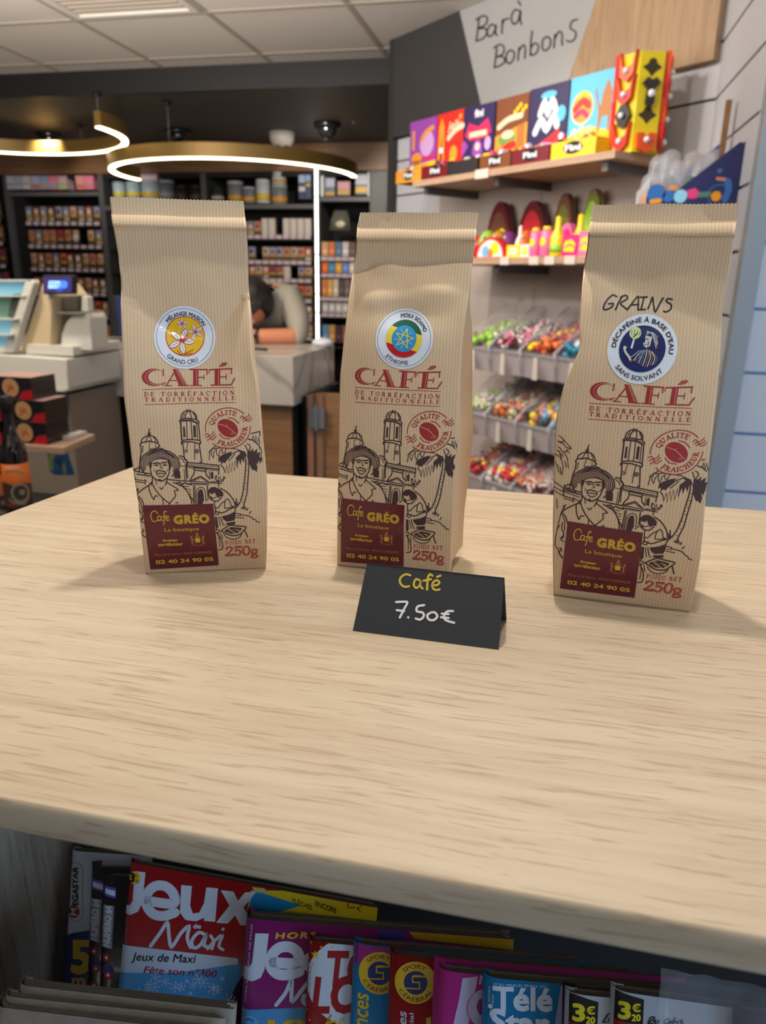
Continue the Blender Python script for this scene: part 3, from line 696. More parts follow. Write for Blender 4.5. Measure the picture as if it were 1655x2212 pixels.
# left tower and church
C((352, 524), (360, 492), (396, 464), (440, 456), (482, 474), (502, 508), (508, 530)); C((420, 460), (402, 488), (396, 520), w=6); C((430, 460), (442, 490), (444, 516), w=6); C((460, 466), (480, 492), (484, 518), w=5)
Ln((424, 460), (420, 436), (430, 396)); Ln((412, 442), (436, 432)); Fl((414, 458), (418, 430), (434, 430), (438, 456))
Ln((340, 546), (356, 522), (430, 504), (504, 524), (520, 544), (504, 562)); Ln((340, 546), (352, 556)); Ln((352, 556), (350, 640)); Ln((370, 550), (366, 610), w=6); Ln((428, 512), (424, 584), w=5); Ln((484, 534), (486, 570), w=5); Ln((340, 690), (334, 788)); Ln((346, 640), (340, 690))
Ln((286, 762), (298, 780), (436, 800)); Ln((284, 802), (436, 820)); Ln((300, 856), (400, 864), w=6); Ln((304, 874), (392, 882), w=6); Ln((286, 770), (338, 742)); Ln((388, 850), (388, 896), w=6); Ln((282, 790), (300, 850))
C((694, 634), (730, 640), (762, 676), (772, 694)); C((690, 650), (722, 662), (742, 694), w=6); Ln((760, 690), (764, 770), (770, 830)); Ln((704, 720), (760, 730), w=5); Ln((766, 692), (900, 702), (1046, 718), (1050, 756), (1020, 750), (770, 722), (766, 692)); Ln((776, 736), (1030, 764), w=5); Ln((1044, 756), (1046, 800)); Ln((780, 708), (1040, 732), w=4)
Fl((648, 762), (676, 748), (702, 772), (708, 836), (652, 836)); Fl((972, 790), (984, 768), (998, 784), (1000, 838), (976, 836)); Ln((962, 770), (966, 846), w=5); Ln((752, 706), (758, 860), w=6); Ln((738, 750), (744, 850), w=5)
Ln((826, 732), (932, 742), (932, 770), (826, 760), (826, 732)); Ln((830, 772), (824, 800), (806, 822), (790, 856)); Ln((930, 776), (940, 812), (966, 836)); Ln((792, 858), (886, 814), (970, 872), (792, 858)); Ln((826, 852), (886, 828), (944, 862), w=5)
Ln((590, 846), (660, 852), (800, 862)); Ln((796, 878), (960, 886)); Ln((966, 872), (1070, 880)); Ln((980, 862), (1050, 866), w=5); C((664, 880), (700, 872), (720, 890), (740, 876), (770, 884), (800, 890), w=10); Ln((690, 900), (780, 908), w=5)
Ln((824, 900), (826, 1066)); Ln((836, 900), (838, 1060), w=5); Ln((945, 900), (950, 1000)); C((848, 1066), (848, 960), (862, 926), (888, 914), (914, 926), (926, 960), (930, 1020), w=6); Fl((858, 1066), (858, 964), (872, 936), (890, 930), (904, 944), (912, 980), (916, 1030), (900, 1066)); Ln((770, 930), (800, 935), w=5); Ln((780, 950), (800, 955), w=5); Ln((786, 975), (802, 980), w=5)
for k in range(8): Ln((806 + k * 18, 886), (806 + k * 18, 894), w=5)
Ln((1045, 830), (1046, 912), w=7); C((1020, 812), (1020, 840), (1034, 856), (1060, 860), (1084, 856), (1092, 820)); C((1022, 812), (1034, 822)); C((1092, 820), (1100, 832), (1088, 840)); C((1056, 818), (1062, 840), (1078, 846), w=6)
# man with the straw hat
def hat(f, a0, a1_, w=8): art.curve([(520 + 178 * f * math.cos(math.radians(a)), 712 - (132 * f) * math.sin(math.radians(a)) + (1 - f) * 40) for a in range(a0, a1_ + 1, 12)], w, B, k=2)
hat(1.0, -52, 232, 11); hat(.92, -42, 220); hat(.84, -34, 212); hat(.76, -28, 204); hat(.68, -10, 190, 7); hat(.61, 0, 180, 7)
C((432, 604), (440, 578), (480, 574), (505, 566), (545, 572), (570, 588), (600, 594)); Ln((448, 596), (520, 590), (584, 600), w=7); C((390, 640), (450, 612), (520, 606), (600, 616), (650, 650), w=6)
C((446, 690), (436, 730), (440, 780), (452, 820), (490, 850), (532, 862), (572, 842), (600, 800), (612, 730), (604, 672)); Fl((422, 700), (452, 680), (446, 740), (438, 760), (424, 740)); Fl((586, 672), (616, 680), (624, 730), (604, 790), (600, 720))
C((450, 682), (500, 662), (550, 660), (602, 672)); Ln((460, 706), (500, 698), (516, 706), w=10); Ln((536, 698), (582, 692), w=10); C((472, 724), (490, 716), (508, 724), w=7); C((548, 720), (566, 712), (586, 720), w=7); Fl((484, 718), (498, 718), (496, 728), (486, 728)); Fl((560, 716), (574, 716), (572, 726), (562, 726))
C((524, 700), (528, 728), (542, 742), (528, 748), w=6); C((492, 800), (490, 780), (512, 766), (540, 772), (566, 776), (572, 800), w=9); C((498, 800), (520, 792), (560, 796), w=7); C((500, 812), (530, 824), (562, 812), w=7); Ln((468, 760), (476, 780), w=5); Ln((596, 752), (588, 772), w=5); C((514, 846), (540, 860), (566, 846), w=10)
C((452, 826), (454, 870), (440, 900)); C((450, 870), (420, 912), (440, 990), (466, 1030), (474, 1000), (500, 998), w=8); C((590, 836), (576, 880), (570, 900)); C((576, 868), (640, 906), (686, 938), (652, 952), (662, 990), (640, 1022), (606, 1060), w=8); C((446, 876), (480, 940), (540, 1010), (606, 1062)); C((480, 850), (492, 890), w=6); C((518, 920), (536, 936), (552, 914), w=7)
Ln((546, 1020), (552, 1070), w=7); Ln((610, 1060), (606, 1078)); C((420, 904), (360, 944), (318, 984), (306, 1020)); C((318, 1000), (352, 1030), (374, 1080)); C((322, 1020), (346, 1060), (356, 1100), (364, 1150), w=7); C((640, 872), (720, 906), (770, 960), (800, 1030), (806, 1060)); C((700, 890), (760, 930), w=6); C((786, 990), (812, 1020), (824, 1050)); C((664, 1060), (672, 1048), (684, 1060), w=6); Fl((310, 930), (330, 940), (322, 970), (312, 962))
C((332, 1080), (340, 1140), (366, 1180), (344, 1216), w=8); C((370, 1200), (350, 1230), (380, 1240), w=7); C((352, 1330), (372, 1320), (366, 1300), w=8); C((356, 1340), (376, 1364), (396, 1370), w=8)
# worker bent over the coffee tray
Fl((948, 946), (972, 918), (1010, 910), (1058, 932), (1086, 962), (1088, 996), (1060, 996), (1046, 1012), (1024, 990), (1012, 960), (990, 976), (964, 968)); C((956, 956), (960, 990), (980, 1010), (1000, 1036), (1040, 1036), (1072, 1004)); C((980, 1000), (1000, 1012), (1030, 1000), w=6)
C((1062, 924), (1120, 960), (1170, 1020), (1196, 1090), (1190, 1130)); C((1098, 1070), (1104, 1040), (1120, 1020), (1144, 1040), (1156, 1080), (1176, 1090), (1104, 1104), (1098, 1070), w=7); C((1012, 1130), (1080, 1144), (1150, 1110), (1190, 1096)); C((1006, 1040), (1014, 1090), (1040, 1100), (1070, 1060), (1100, 1040), w=7); C((930, 1040), (960, 1010), (980, 1030), w=7)
C((1010, 1100), (1024, 1130), (1010, 1150), (1040, 1160), (1052, 1130), w=7); Fl((1070, 1178), (1140, 1160), (1196, 1130), (1196, 1180), (1186, 1214), (1120, 1226), (1092, 1210)); Fl((1112, 1238), (1192, 1224), (1192, 1250), (1150, 1254), (1116, 1256)); C((1058, 1180), (1080, 1240), (1096, 1256), w=7); Ln((1040, 1184), (1064, 1260), w=6)
Fl((1010, 1180), (1030, 1182), (1044, 1270), (1024, 1300), (1014, 1250)); C((1020, 1300), (1050, 1300), (1046, 1320), (1024, 1324), w=7); C((1030, 1330), (1060, 1372), (1078, 1420), (1078, 1470), (1044, 1482), w=8); C((1040, 1330), (1052, 1400), (1056, 1450), w=6); C((1060, 1330), (1080, 1380), w=6)
C((1064, 1310), (1100, 1284), (1150, 1258), (1220, 1266), (1288, 1276), (1262, 1314), (1236, 1340), (1190, 1352), (1140, 1346), (1064, 1310), w=9)
Fl((1092, 1310), (1120, 1290), (1156, 1274), (1210, 1278), (1252, 1286), (1238, 1314), (1214, 1330), (1160, 1336), (1120, 1328))
for k in range(40):
    x = 1110 + (k * 37 % 126); y = 1288 + (k * 23 % 40); art.line([(x, y), (x + 5, y + 1)], 4.5, 'kraft_plain', 1)
Ln((1274, 1300), (1304, 1366), w=9); C((1090, 1340), (1124, 1372), (1176, 1384), (1226, 1370), (1252, 1340), w=7)
# palm, beach
C((1280, 632), (1288, 700), (1278, 820), (1262, 960), (1236, 1050), (1206, 1094)); C((1312, 640), (1314, 760), (1304, 880), (1296, 980), (1274, 1060), (1268, 1106))
for k in range(15):
    t = k / 14; x = 1284 - 46 * t * t; y = 650 + 400 * t; Ln((x + (2 if k % 2 else 14), y), (x + (14 if k % 2 else 26), y + 6), w=4)
Ln((1192, 1048), (1208, 1080), (1196, 1076)); Ln((1200, 1020), (1214, 1080), (1232, 1056)); Ln((1246, 1106), (1262, 1112), (1252, 1094), (1280, 1120), (1276, 1090), (1300, 1124), (1306, 1108), w=7); Ln((1334, 1136), (1318, 1158), w=7)
Ln((1196, 1150), (1240, 1158), (1238, 1166), (1290, 1172), (1330, 1184), (1352, 1206), (1374, 1212), (1384, 1230), (1412, 1236), w=7); Ln((1200, 1190), (1272, 1196), w=6); Ln((1204, 1172), (1240, 1176), w=5)
Fl((1300, 590), (1330, 596), (1356, 570), (1352, 606), (1392, 576), (1386, 616), (1420, 604), (1408, 650), (1432, 660), (1420, 712), (1400, 680), (1396, 720), (1376, 700), (1392, 740), (1386, 786), (1364, 764), (1350, 770), (1332, 740), (1314, 700), (1302, 650))
Fl((1044, 650), (1080, 624), (1130, 604), (1168, 596), (1140, 640), (1118, 668), (1104, 700), (1086, 690), (1070, 710), (1062, 680), (1042, 690)); Fl((1200, 570), (1280, 600), (1300, 640), (1276, 640), (1270, 700), (1250, 660), (1240, 720), (1224, 668), (1210, 730), (1200, 650), (1240, 610))
zz = [(962, 668), (966, 600), (990, 570), (980, 620), (1000, 650), (1006, 600), (1026, 576), (1030, 620), (1048, 640), (1056, 590), (1074, 572), (1080, 606), (1100, 610), (1112, 570)]
Ln(*zz, w=6); Ln((960, 600), (980, 576), (1020, 544), w=7); Ln((1000, 570), (1060, 560), (1130, 566), (1200, 572), w=7)
Ln((1062, 712), (1090, 740), (1104, 786), (1116, 720), (1132, 792), (1140, 700), (1158, 780), (1164, 690), (1186, 770), (1190, 680), (1210, 740), (1216, 680), w=7); Ln((1120, 670), (1160, 620), (1220, 590), w=7); Ln((1136, 680), (1190, 620), w=6)
Ln((1280, 540), (1310, 600), (1330, 560), (1320, 540), (1300, 530), w=7); Ln((1336, 440), (1412, 424), (1414, 462), w=8); Ln((1310, 488), (1350, 500), (1400, 540), (1416, 580), w=9); Ln((1346, 496), (1352, 462), (1372, 508), (1376, 460), (1392, 516), (1404, 470), (1412, 530), w=7); Ln((1412, 560), (1430, 600), (1424, 640), (1436, 690), w=6)
# CAFE lettering with its inline
R_ = 'ink_red'; dy = -1779
def Rp(*p): art.poly([(x, y + dy) for x, y in p], R_)
def Rl(*p, w=8): art.line([(x, y + dy) for x, y in p], w, R_)
def Kl(*p, w=3.6): art.line([(x, y + dy) for x, y in p], w, 'kraft_plain', 2)
o_ = [(468 + 110 * math.cos(math.radians(a)), 1715 - 77 * math.sin(math.radians(a))) for a in range(42, 321, 9)]
i_ = [(500 + 84 * math.cos(math.radians(a)), 1713 - 60 * math.sin(math.radians(a))) for a in range(312, 50, -9)]
Rp(*o_, *i_); Rl((552, 1646), (552, 1700), w=11); Rl((572, 1760), (540, 1782), w=8)
Kl(*[(486 + 96 * math.cos(math.radians(a)), 1714 - 66 * math.sin(math.radians(a))) for a in range(60, 305, 12)])
Rl((582, 1784), (664, 1648), w=11); Rp((634, 1640), (684, 1640), (768, 1790), (694, 1790)); Rl((612, 1742), (716, 1742), w=8); Rl((562, 1788), (628, 1788), w=8); Rl((686, 1788), (784, 1788), w=8); Kl((668, 1648), (738, 1780)); Kl((676, 1642), (752, 1780), w=3)
Rp((818, 1640), (868, 1640), (868, 1786), (818, 1786)); Rl((716, 1644), (726, 1640), w=1); Rl((792, 1644), (944, 1646), w=12); Rl((942, 1646), (942, 1690), w=10); Rl((868, 1714), (914, 1714), w=9); Rl((914, 1694), (914, 1736), w=8); Rl((796, 1786), (896, 1786), w=9); Kl((852, 1650), (852, 1780)); Kl((930, 1652), (930, 1686), w=3)
Rp((1010, 1640), (1060, 1640), (1060, 1786), (1010, 1786)); Rl((962, 1648), (1164, 1640), w=12); Rl((960, 1648), (958, 1680), w=7); Rl((1160, 1640), (1160, 1686), w=10); Rl((1060, 1712), (1112, 1712), w=9); Rl((1112, 1690), (1112, 1736), w=8); Rl((980, 1784), (1160, 1784), w=11); Rl((1158, 1784), (1190, 1726), w=10); Kl((1044, 1650), (1044, 1780)); Kl((1148, 1650), (1148, 1682), w=3); Kl((1150, 1780), (1178, 1728), w=3)
Rp((1046, 1624), (1072, 1590), (1104, 1582), (1124, 1592), (1112, 1608), (1080, 1620)); Kl((1064, 1614), (1106, 1592), w=3)
Rl((370, 1826), (1186, 1810), w=5)
def tilt(x, y): return (x, -y - (x - 380) * .017)
serif(art, 'DE TORRÉFACTION', (380, -105, 1186, -70), R_, track=.34, fn=tilt, wk=.18, wt=.08); serif(art, 'TRADITIONNELLE', (386, -152, 1190, -120), R_, track=.42, fn=tilt, wk=.18, wt=.08)
art.line([(386, 180), (1196, 162)], 5, R_)
# quality stamp
sc_ = (1128, 388)
def st(f, a0, a1_, w): art.curve([(sc_[0] + 200 * f * math.cos(math.radians(a)), sc_[1] - 180 * f * math.sin(math.radians(a))) for a in range(a0, a1_ + 1, 8)], w, R_, k=2)
st(1, 44, 188, 8); st(1, -132, 6, 8)
def sarc(s, a0, a1_, r, h, flip):
    n = sum(SER[c][0] + .12 for c in s); x = 0; 
    for c in s:
        for kind, pts in SER[c][1]:
            P = []
            for px_, py in pts:
                u = (x + px_) / n; a = math.radians(a0 + (a1_ - a0) * u); rr = r + (h * py if not flip else h * (1 - py))
                P.append((sc_[0] + rr * math.cos(a), sc_[1] - rr * .92 * math.sin(a)))
            art.line(P, 9 if kind == 'k' else 6.5 if kind == 'c' else 5, R_)
        x += SER[c][0] + .12
sarc('QUALITE', 166, 58, 132, 40, False); sarc('FRAICHEUR', 236, 366, 132, 40, True)
art.disc(sc_, 100, R_, n=36, ry=72, rot=math.radians(36)); art.line([(1050, 350), (1110, 368), (1140, 388), (1200, 440)], 5, 'kraft_plain', 2); art.line([(1110, 368), (1125, 355)], 3, 'kraft_plain', 2); art.line([(1150, 440), (1170, 430), (1180, 450)], 3, 'kraft_plain', 2)
C2 = lambda p, w=8: art.curve(p, w, R_)
C2([(1132, 294), (1180, 306), (1224, 346)]); C2([(1052, 438), (1090, 474), (1146, 482)])
for k in range(3):
    C2([(1238 + k * 16, 296 + k * 16 + 4), (1256 + k * 14, 280 + k * 18), (1274 + k * 14, 296 + k * 16), (1300 + k * 12, 290 + k * 18), (1320 + k * 12, 266 + k * 20)], 7.5)
    C2([(920 + k * 12, 446 + k * 24), (944 + k * 12, 432 + k * 22), (964 + k * 12, 448 + k * 20), (988 + k * 10, 440 + k * 18), (1002 + k * 12, 414 + k * 22)], 7.5)
serif(art, 'POIDS NET', (1104, -1434, 1372, -1400), R_, track=.1, fn=lambda x, y: (x, -y - (x - 1104) * .05))
serif(art, '250g', (1108, -1534, 1394, -1456), R_, track=-.02, wk=.26, wt=.12, fn=lambda x, y: (x, -y - (x - 1108) * .03))
serif(art, '250g', (1112, -1532, 1392, -1458), 'kraft_plain', 2, track=-.02, wk=.032, wt=.02, fn=lambda x, y: (x, -y - (x - 1108) * .03))
ART = Art().merge(art, a1)        # now in metres on bag 1's front

def mkfit(src, dst, base, tgt):
    A = []; b = []
    for (x, y), (u, v) in zip(src, dst):
        X, Y = base.px(x, y); U, V = tgt.px(u, v); A.append([X, Y, 1]); b.append([U, V])
    M = np.linalg.lstsq(np.array(A), np.array(b), rcond=None)[0]
    return lambda x, y: (x * M[0][0] + y * M[1][0] + M[2][0], x * M[0][1] + y * M[1][1] + M[2][1])
s1 = [(307, 832.6), (501.6, 830), (407.3, 884.4), (493, 923), (558, 1202), (344.5, 969), (527, 1098), (322.7, 926.7)]
f2 = mkfit(s1, [(769.6, 829), (948, 836.8), (850, 884.7), (926.7, 932.7), (960, 1219), (781.3, 962), (940, 1110), (770, 922)], BG1, BG2)
f3 = mkfit(s1, [(1274.7, 863.5), (1492.9, 872), (1368.6, 925.4), (1458.4, 976), (1474, 1289), (1280.5, 1007.8), (1461.3, 1172.9), (1275.6, 960.5)], BG1, BG3)

def label_art():
    a = Art(); Y = 'label_yellow'
    cur = lambda p, w=.012: a.curve([(x, 1 - y) for x, y in p], w, Y, 2)
    cur([(.20, .12), (.17, .08), (.12, .10), (.10, .17), (.13, .235), (.19, .22)]); cur([(.235, .155), (.205, .16), (.195, .20), (.215, .225), (.24, .20), (.245, .155), (.245, .21), (.265, .225)])
    cur([(.33, .10), (.305, .085), (.29, .13), (.285, .20), (.275, .275), (.265, .29)]); cur([(.262, .17), (.32, .16)]); cur([(.315, .20), (.345, .185), (.345, .16), (.325, .16), (.312, .19), (.325, .225), (.36, .215)])
    a.text('GRÉO', (.43, .725, .915, .84), Y, 2, bold=.075, spacing=1.14, keep='G'); a.text('GRÉO', (.43, .725, .915, .84), 'maroon', 3, bold=.028, spacing=1.14, keep='G'); a.text('GRÉO', (.43, .725, .915, .84), Y, 4, spacing=1.14, keep='G')
    a.text('La boutique', (.275, .605, .765, .66), Y, 2, keep='L'); a.text('Artisan', (.225, .445, .44, .485), Y, 2, bold=.03, keep='A'); a.text('torréfacteur', (.155, .375, .51, .415), Y, 2, bold=.03, keep='t')
    a.text('Place de la Mairie - 44350 GUERANDE', (.09, .215, .92, .255), 'label_dim', 2, keep='P'); a.text('02 40 24 90 05', (.095, .085, .925, .145), Y, 2, bold=.03, keep='0')
    a.rect(.605, .335, .845, .585, 'label_plum', 1)
    D_ = 'label_dim'
    a.poly([(.695, .41), (.765, .41), (.765, .48), (.695, .48)], Y, 3); a.disc((.73, .535), .022, D_, 3, n=10); a.disc((.73, .565), .012, D_, 3, n=8); a.line([(.70, .50), (.76, .50)], .02, D_, 3)
    for sx in (-1, 1):
        a.curve([(.73 + sx * .09, .49), (.73 + sx * .075, .45), (.73 + sx * .085, .40), (.73 + sx * .07, .385)], .018, D_, 3); a.disc((.73 + sx * .085, .50), .016, D_, 3, n=8); a.line([(.73 + sx * .085, .47), (.73 + sx * .045, .455)], .012, D_, 3)
    a.text('Guérande', (.665, .35, .79, .375), D_, 3, keep='G')
    return a
def disc_art(kind):
    a = Art()
    a.disc((0, 0), .925, 'ink_black', 1, n=64, r_in=.915) if kind != 3 else None
    if kind == 1:
        a.arc_text('MÉLANGE MAISON', (0, 0), .69, 91, 108, .13, 'ink_black', 2, .022); a.arc_text('GRAND CRU', (0, 0), .86, 268, 74, .13, 'ink_black', 2, .0, inside=True)
        a.disc((.0, .03), .64, 'st_red', 1, n=48); a.disc((0, .03), .615, 'st_yellow', 2, n=48)
        def flower(cx, cy, r, ph):
            for k in range(5):
                an = math.radians(ph + k * 72); ca, sa = math.cos(an), math.sin(an)
                f = lambda u, v: (cx + (u * ca - v * sa) * r, cy + (u * sa + v * ca) * r)
                pet = [(.1, 0), (.35, .17), (.65, .2), (1, .04), (.7, -.16), (.4, -.17)]
                a.poly([f(u * 1.04, v * 1.3) for u, v in pet], 'st_red', 3); a.poly([f(u, v) for u, v in pet], 'sticker_white', 4); a.line([f(.25, 0), f(.75, .02)], .012, 'st_red', 5)
                a.line([f(0, 0), f(.25, .2)], .02, 'st_red', 6)
            a.disc((cx, cy), r * .14, 'st_red', 6, n=10)
        flower(-.12, .42, .20, 98); flower(.32, .20, .27, 110); flower(-.12, -.14, .44, 70)
        for p in ([(-.22, -.44), (-.1, -.58)], [(-.1, -.58), (.1, -.5), (.3, -.38)], [(.02, -.56), (.26, -.5)]): a.line(p, .02, 'st_red', 5)
        for k in range(5): a.line([(-.10, -.2), (.02 + k * .045, .1 - k * .03)], .014, 'st_red', 6)
        a.clip(-2, -2, 2, 2)
    if kind == 2:
        a.arc_text('MOKA SIDAMO', (0, 0), .70, 68, 84, .13, 'ink_black', 2, .022); a.arc_text('ETHIOPIE', (0, 0), .86, 260, 58, .13, 'ink_black', 2, .0, inside=True)
        ring = [(math.cos(math.radians(t)), math.sin(math.radians(t))) for t in range(0, 361, 6)]
        g = Art().disc((0, 0), .62, 'st_green', 2, n=60).clip(-1, .28, 1, 1); y_ = Art().disc((0, 0), .62, 'st_lemon', 2, n=60).clip(-1, -.28, 1, .28); r_ = Art().disc((0, 0), .62, 'st_red', 2, n=60).clip(-1, -1, 1, -.28)
        c8, s8 = math.cos(math.radians(-9)), math.sin(math.radians(-9)); rot = lambda x, y: (x * c8 - y * s8, x * s8 + y * c8)
        for q in (g, y_, r_): a.merge(q, rot)
        a.disc((0, 0), .43, 'st_blue', 3, n=48)
        P = [(.33 * math.cos(math.radians(82 + 144 * k)), .33 * math.sin(math.radians(82 + 144 * k))) for k in range(6)]
        a.line(P, .035, 'st_lemon', 4)
        for k in range(5):
            an = math.radians(118 + 72 * k); a.line([(.14 * math.cos(an), .14 * math.sin(an)), (.34 * math.cos(an), .34 * math.sin(an))], .016, 'st_lemon', 4)
    if kind == 3:
        a.arc_text('DÉCAFÉINÉ À BASE D\'EAU', (0, 0), .76, 90, 186, .125, 'ink_black', 2, .022); a.arc_text('SANS SOLVANT', (0, 0), .90, 272, 100, .13, 'ink_black', 2, .01, inside=True)
        a.disc((0, 0), .66, 'st_navy', 2, n=56)
        a.disc((-.28, .42), .17, 'st_pale', 3, n=24); a.line([(-.31, .30), (-.22, .42)], .03, 'st_navy', 4)
        for k in range(4): a.line([(-.38 + k * .07, .36), (-.40 + k * .09, .5)], .012, 'st_navy', 4)
        a.poly([(-.34, -.02), (-.28, -.02), (-.26, .24), (-.31, .26)], 'sticker_white', 4); a.curve([(-.52, -.02), (-.46, -.14), (-.34, -.26), (-.28, -.34)], .06, 'st_cream', 4); a.disc((-.5, -.02), .05, 'st_cream', 4, n=10)
        a.poly([(.02, .38), (.04, .2), (-.01, .16), (.02, .10), (.10, .04), (.20, .10), (.22, .36)], 'st_cream', 4); a.line([(.05, .28), (.12, .29)], .02, 'st_navy', 5); a.line([(.03, .13), (.1, .14)], .015, 'st_navy', 5); a.line([(.14, .10), (.14, .22)], .02, 'st_navy', 5)
        for k in range(7): a.curve([(.04, .40 + k * .018), (.2, .48 - k * .01), (.38, .36 - k * .05)], .014, ('st_cream', 'st_blue', 'st_cream', 'st_orange')[k % 4], 5)
        for k in range(4): a.line([(.34, .32 - k * .06), (.40, .22 - k * .05)], .02, 'st_orange' if k > 1 else 'st_cream', 5)
        for k in range(10):
            x = -.16 + k * .065; a.curve([(x * .55 + .08, .0 - abs(k - 4.5) * .012), (x + .04, -.22), (x, -.50 + abs(k - 5) * .03)], .016 if k % 2 else .024, 'label_dim' if k % 2 else 'st_cream', 4)
        for k in range(4): a.line([(.02, -.04 - k * .06), (.04, -.05 - k * .06)], .03, 'st_blue', 5); a.line([(-.05, -.06 - k * .06), (-.03, -.07 - k * .06)], .03, 'st_blue', 5)
        a.curve([(-.08, -.06), (-.22, -.22), (-.34, -.3)], .018, 'st_cream', 4); a.curve([(-.12, -.2), (-.2, -.34), (-.3, -.4)], .016, 'label_dim', 4)
    return a

def make_bag(bg, fit, label, disc_kind, disc_px, disc_r, disc_rot, lab_px, disc_label):
    o = thing('coffee_bag', label, 'coffee bag', bg.C, math.atan2(bg.d.y, bg.d.x), 'brown paper coffee bags on the counter top')
    bg.body(o)
    A_ = Art().merge(ART, fit)
    A_.to('printed_artwork', bg.surf, o, off=.0001, cut=(.0032, .0032), step=.00003)
    # round sticker
    cx, ch = bg.px(*disc_px); r = disc_r; ca, sa = math.cos(disc_rot), math.sin(disc_rot)
    F = lambda x, y: bg.surf(cx + (x * ca - y * sa) * r, ch + (x * sa + y * ca) * r)
    base = Art().disc((0, 0), 1, 'sticker_white', 0, n=72); st_ = base.to('round_sticker', F, o, off=.00030, cut=(.12, .12)); st_['label'] = disc_label
    disc_art(disc_kind).to('sticker_print', F, st_, off=.00048, cut=(.08, .08), step=.00006)
    # maroon shop label
    q = [Vector(bg.px(*p)) for p in lab_px]     # TL TR BR BL
    def G(u, v):
        v = 1 - v; p = (q[0] * (1 - u) + q[1] * u) * (1 - v) + (q[3] * (1 - u) + q[2] * u) * v; return bg.surf(p.x, p.y)
    lb = Art().rect(0, 0, 1, 1, 'maroon').to('shop_label', G, o, off=.00030, cut=(.06, .06)); lb['label'] = 'maroon shop label with yellow lettering'
    label_art().to('label_print', G, lb, off=.00036, cut=(.09, .09), step=.00003)
    return o
c1 = lambda x, y: (220 + x / K, 830 + y / K); c2 = lambda x, y: (700 + x / 3.75, 830 + y / 3.75); c3 = lambda x, y: (1180 + x / 3.484, 860 + y / 3.484)
bag1 = make_bag(BG1, None, 'brown kraft coffee bag with yellow flower sticker, leftmost of the three on the counter', 1, (401, 727.5), .0188, math.radians(-6), [c1(365, 1085), c1(998, 1062), c1(1045, 1620), c1(432, 1660)], 'white round sticker with white flowers on yellow')
bag2 = make_bag(BG2, f2, 'brown kraft coffee bag with Ethiopian flag colours sticker, middle one behind the price card', 2, (874, 732), .0180, math.radians(-6), [c2(147, 923), c2(655, 975), c2(643, 1480), c2(133, 1440)], 'white round sticker with green, yellow and red ring')
bag3 = make_bag(BG3, f3, 'brown kraft coffee bag with handwritten word GRAINS and navy sticker, rightmost on the counter', 3, (1387, 754), .0190, math.radians(-5), [c3(165, 925), c3(728, 1008), c3(665, 1505), c3(103, 1435)], 'white round sticker with a figure holding a candle on navy')
# handwritten GRAINS (crop frame of the right bag)
g = Art(); M_ = 'marker_black'
for p in ([(530, 770), (500, 758), (455, 800), (432, 850), (445, 868), (490, 850), (505, 822), (470, 824)], [(575, 765), (545, 815), (522, 868)], [(560, 775), (600, 760), (610, 785), (560, 820), (590, 850), (612, 868)],
          [(610, 868), (650, 815), (690, 768), (692, 820), (690, 870)], [(640, 832), (695, 828)], [(700, 775), (760, 772)], [(735, 776), (725, 820), (712, 866)], [(690, 868), (745, 866)], [(765, 860), (785, 815), (800, 776), (808, 830), (820, 884), (850, 830), (880, 780)], [(948, 790), (915, 785), (905, 805), (940, 830), (935, 865), (900, 885), (885, 878)]):
    g.curve(p, 12.5, M_)
Art().merge(g, lambda x, y: BG3.px(1180 + x / 3.484, 420 + y / 3.484)).to('handwriting', BG3.surf, bag3, off=.00014, cut=(.0032, .0032))['label'] = 'word GRAINS in black marker'
# palm leaf that wraps round the right bag's left side
g = Art()
for p in ([(70, 268), (120, 300), (160, 345), (190, 375)], [(66, 300), (110, 340), (135, 320)], [(66, 330), (120, 330), (150, 370), (190, 378), (150, 392), (178, 410), (130, 400), (160, 450), (170, 525), (140, 470), (150, 520)], [(66, 350), (110, 380), (130, 440), (110, 420), (128, 520), (124, 582), (104, 520), (110, 575), (84, 500), (92, 560), (72, 480)], [(66, 390), (100, 400), (110, 460)], [(66, 420), (96, 440)], [(62, 632), (130, 676), (240, 716)], [(62, 700), (120, 730), (250, 770)], [(62, 672), (120, 700), (250, 742)], [(80, 760), (84, 830)],
          [(130, 830), (110, 870), (90, 960), (70, 1060), (66, 1110), (90, 1140), (120, 1210)], [(150, 800), (130, 830)], [(100, 960), (80, 1000)], [(120, 1150), (100, 1130)]):
    g.line(p, 6.5, 'ink_brown')
Art().merge(g, lambda x, y: BG3.px(*c3(x, y))).to('printed_artwork', BG3.surf, bag3, off=.0001, cut=(.0032, .0032))

# ------------------------------------------------------------------ folded price card
mat('card_black', S(48, 49, 52), .75, bump=(900, .2, .0002)); mat('chalk_yellow', S(214, 186, 62), .6); mat('chalk_white', S(232, 232, 230), .6)
FL = atz(762, 1363, TZ); FR = atz(1077, 1404, TZ); dd = (FR - FL); wc = dd.length; dd.normalize(); nn = Vector((-dd.y, dd.x, 0))
card = thing('price_card', 'folded black card with handwritten yellow Café and white 7.50 euro price', 'price card', FL + nn * .016, math.atan2(dd.y, dd.x))
TLp = onpl(793, 1216, FL + nn * .018, nn); hc = TLp.z - TZ
TRp = onpl(1090, 1248, FL + nn * .018, nn)
tl = Vector(((TLp - FL).dot(dd), .002, hc)); trr = Vector(((TRp - FL).dot(dd), .002, TRp.z - TZ))
bl = Vector((0, -.016, 0)); br = Vector((wc, -.016, 0)); BBk = atz(1093, 1335, TZ) - FL
bbr = Vector((wc + .001, .022, 0)); bbl = Vector((.001, .022, 0)); e = .0004
mb = MB(); fn_ = Vector((0, -1, .3)).normalized() * e
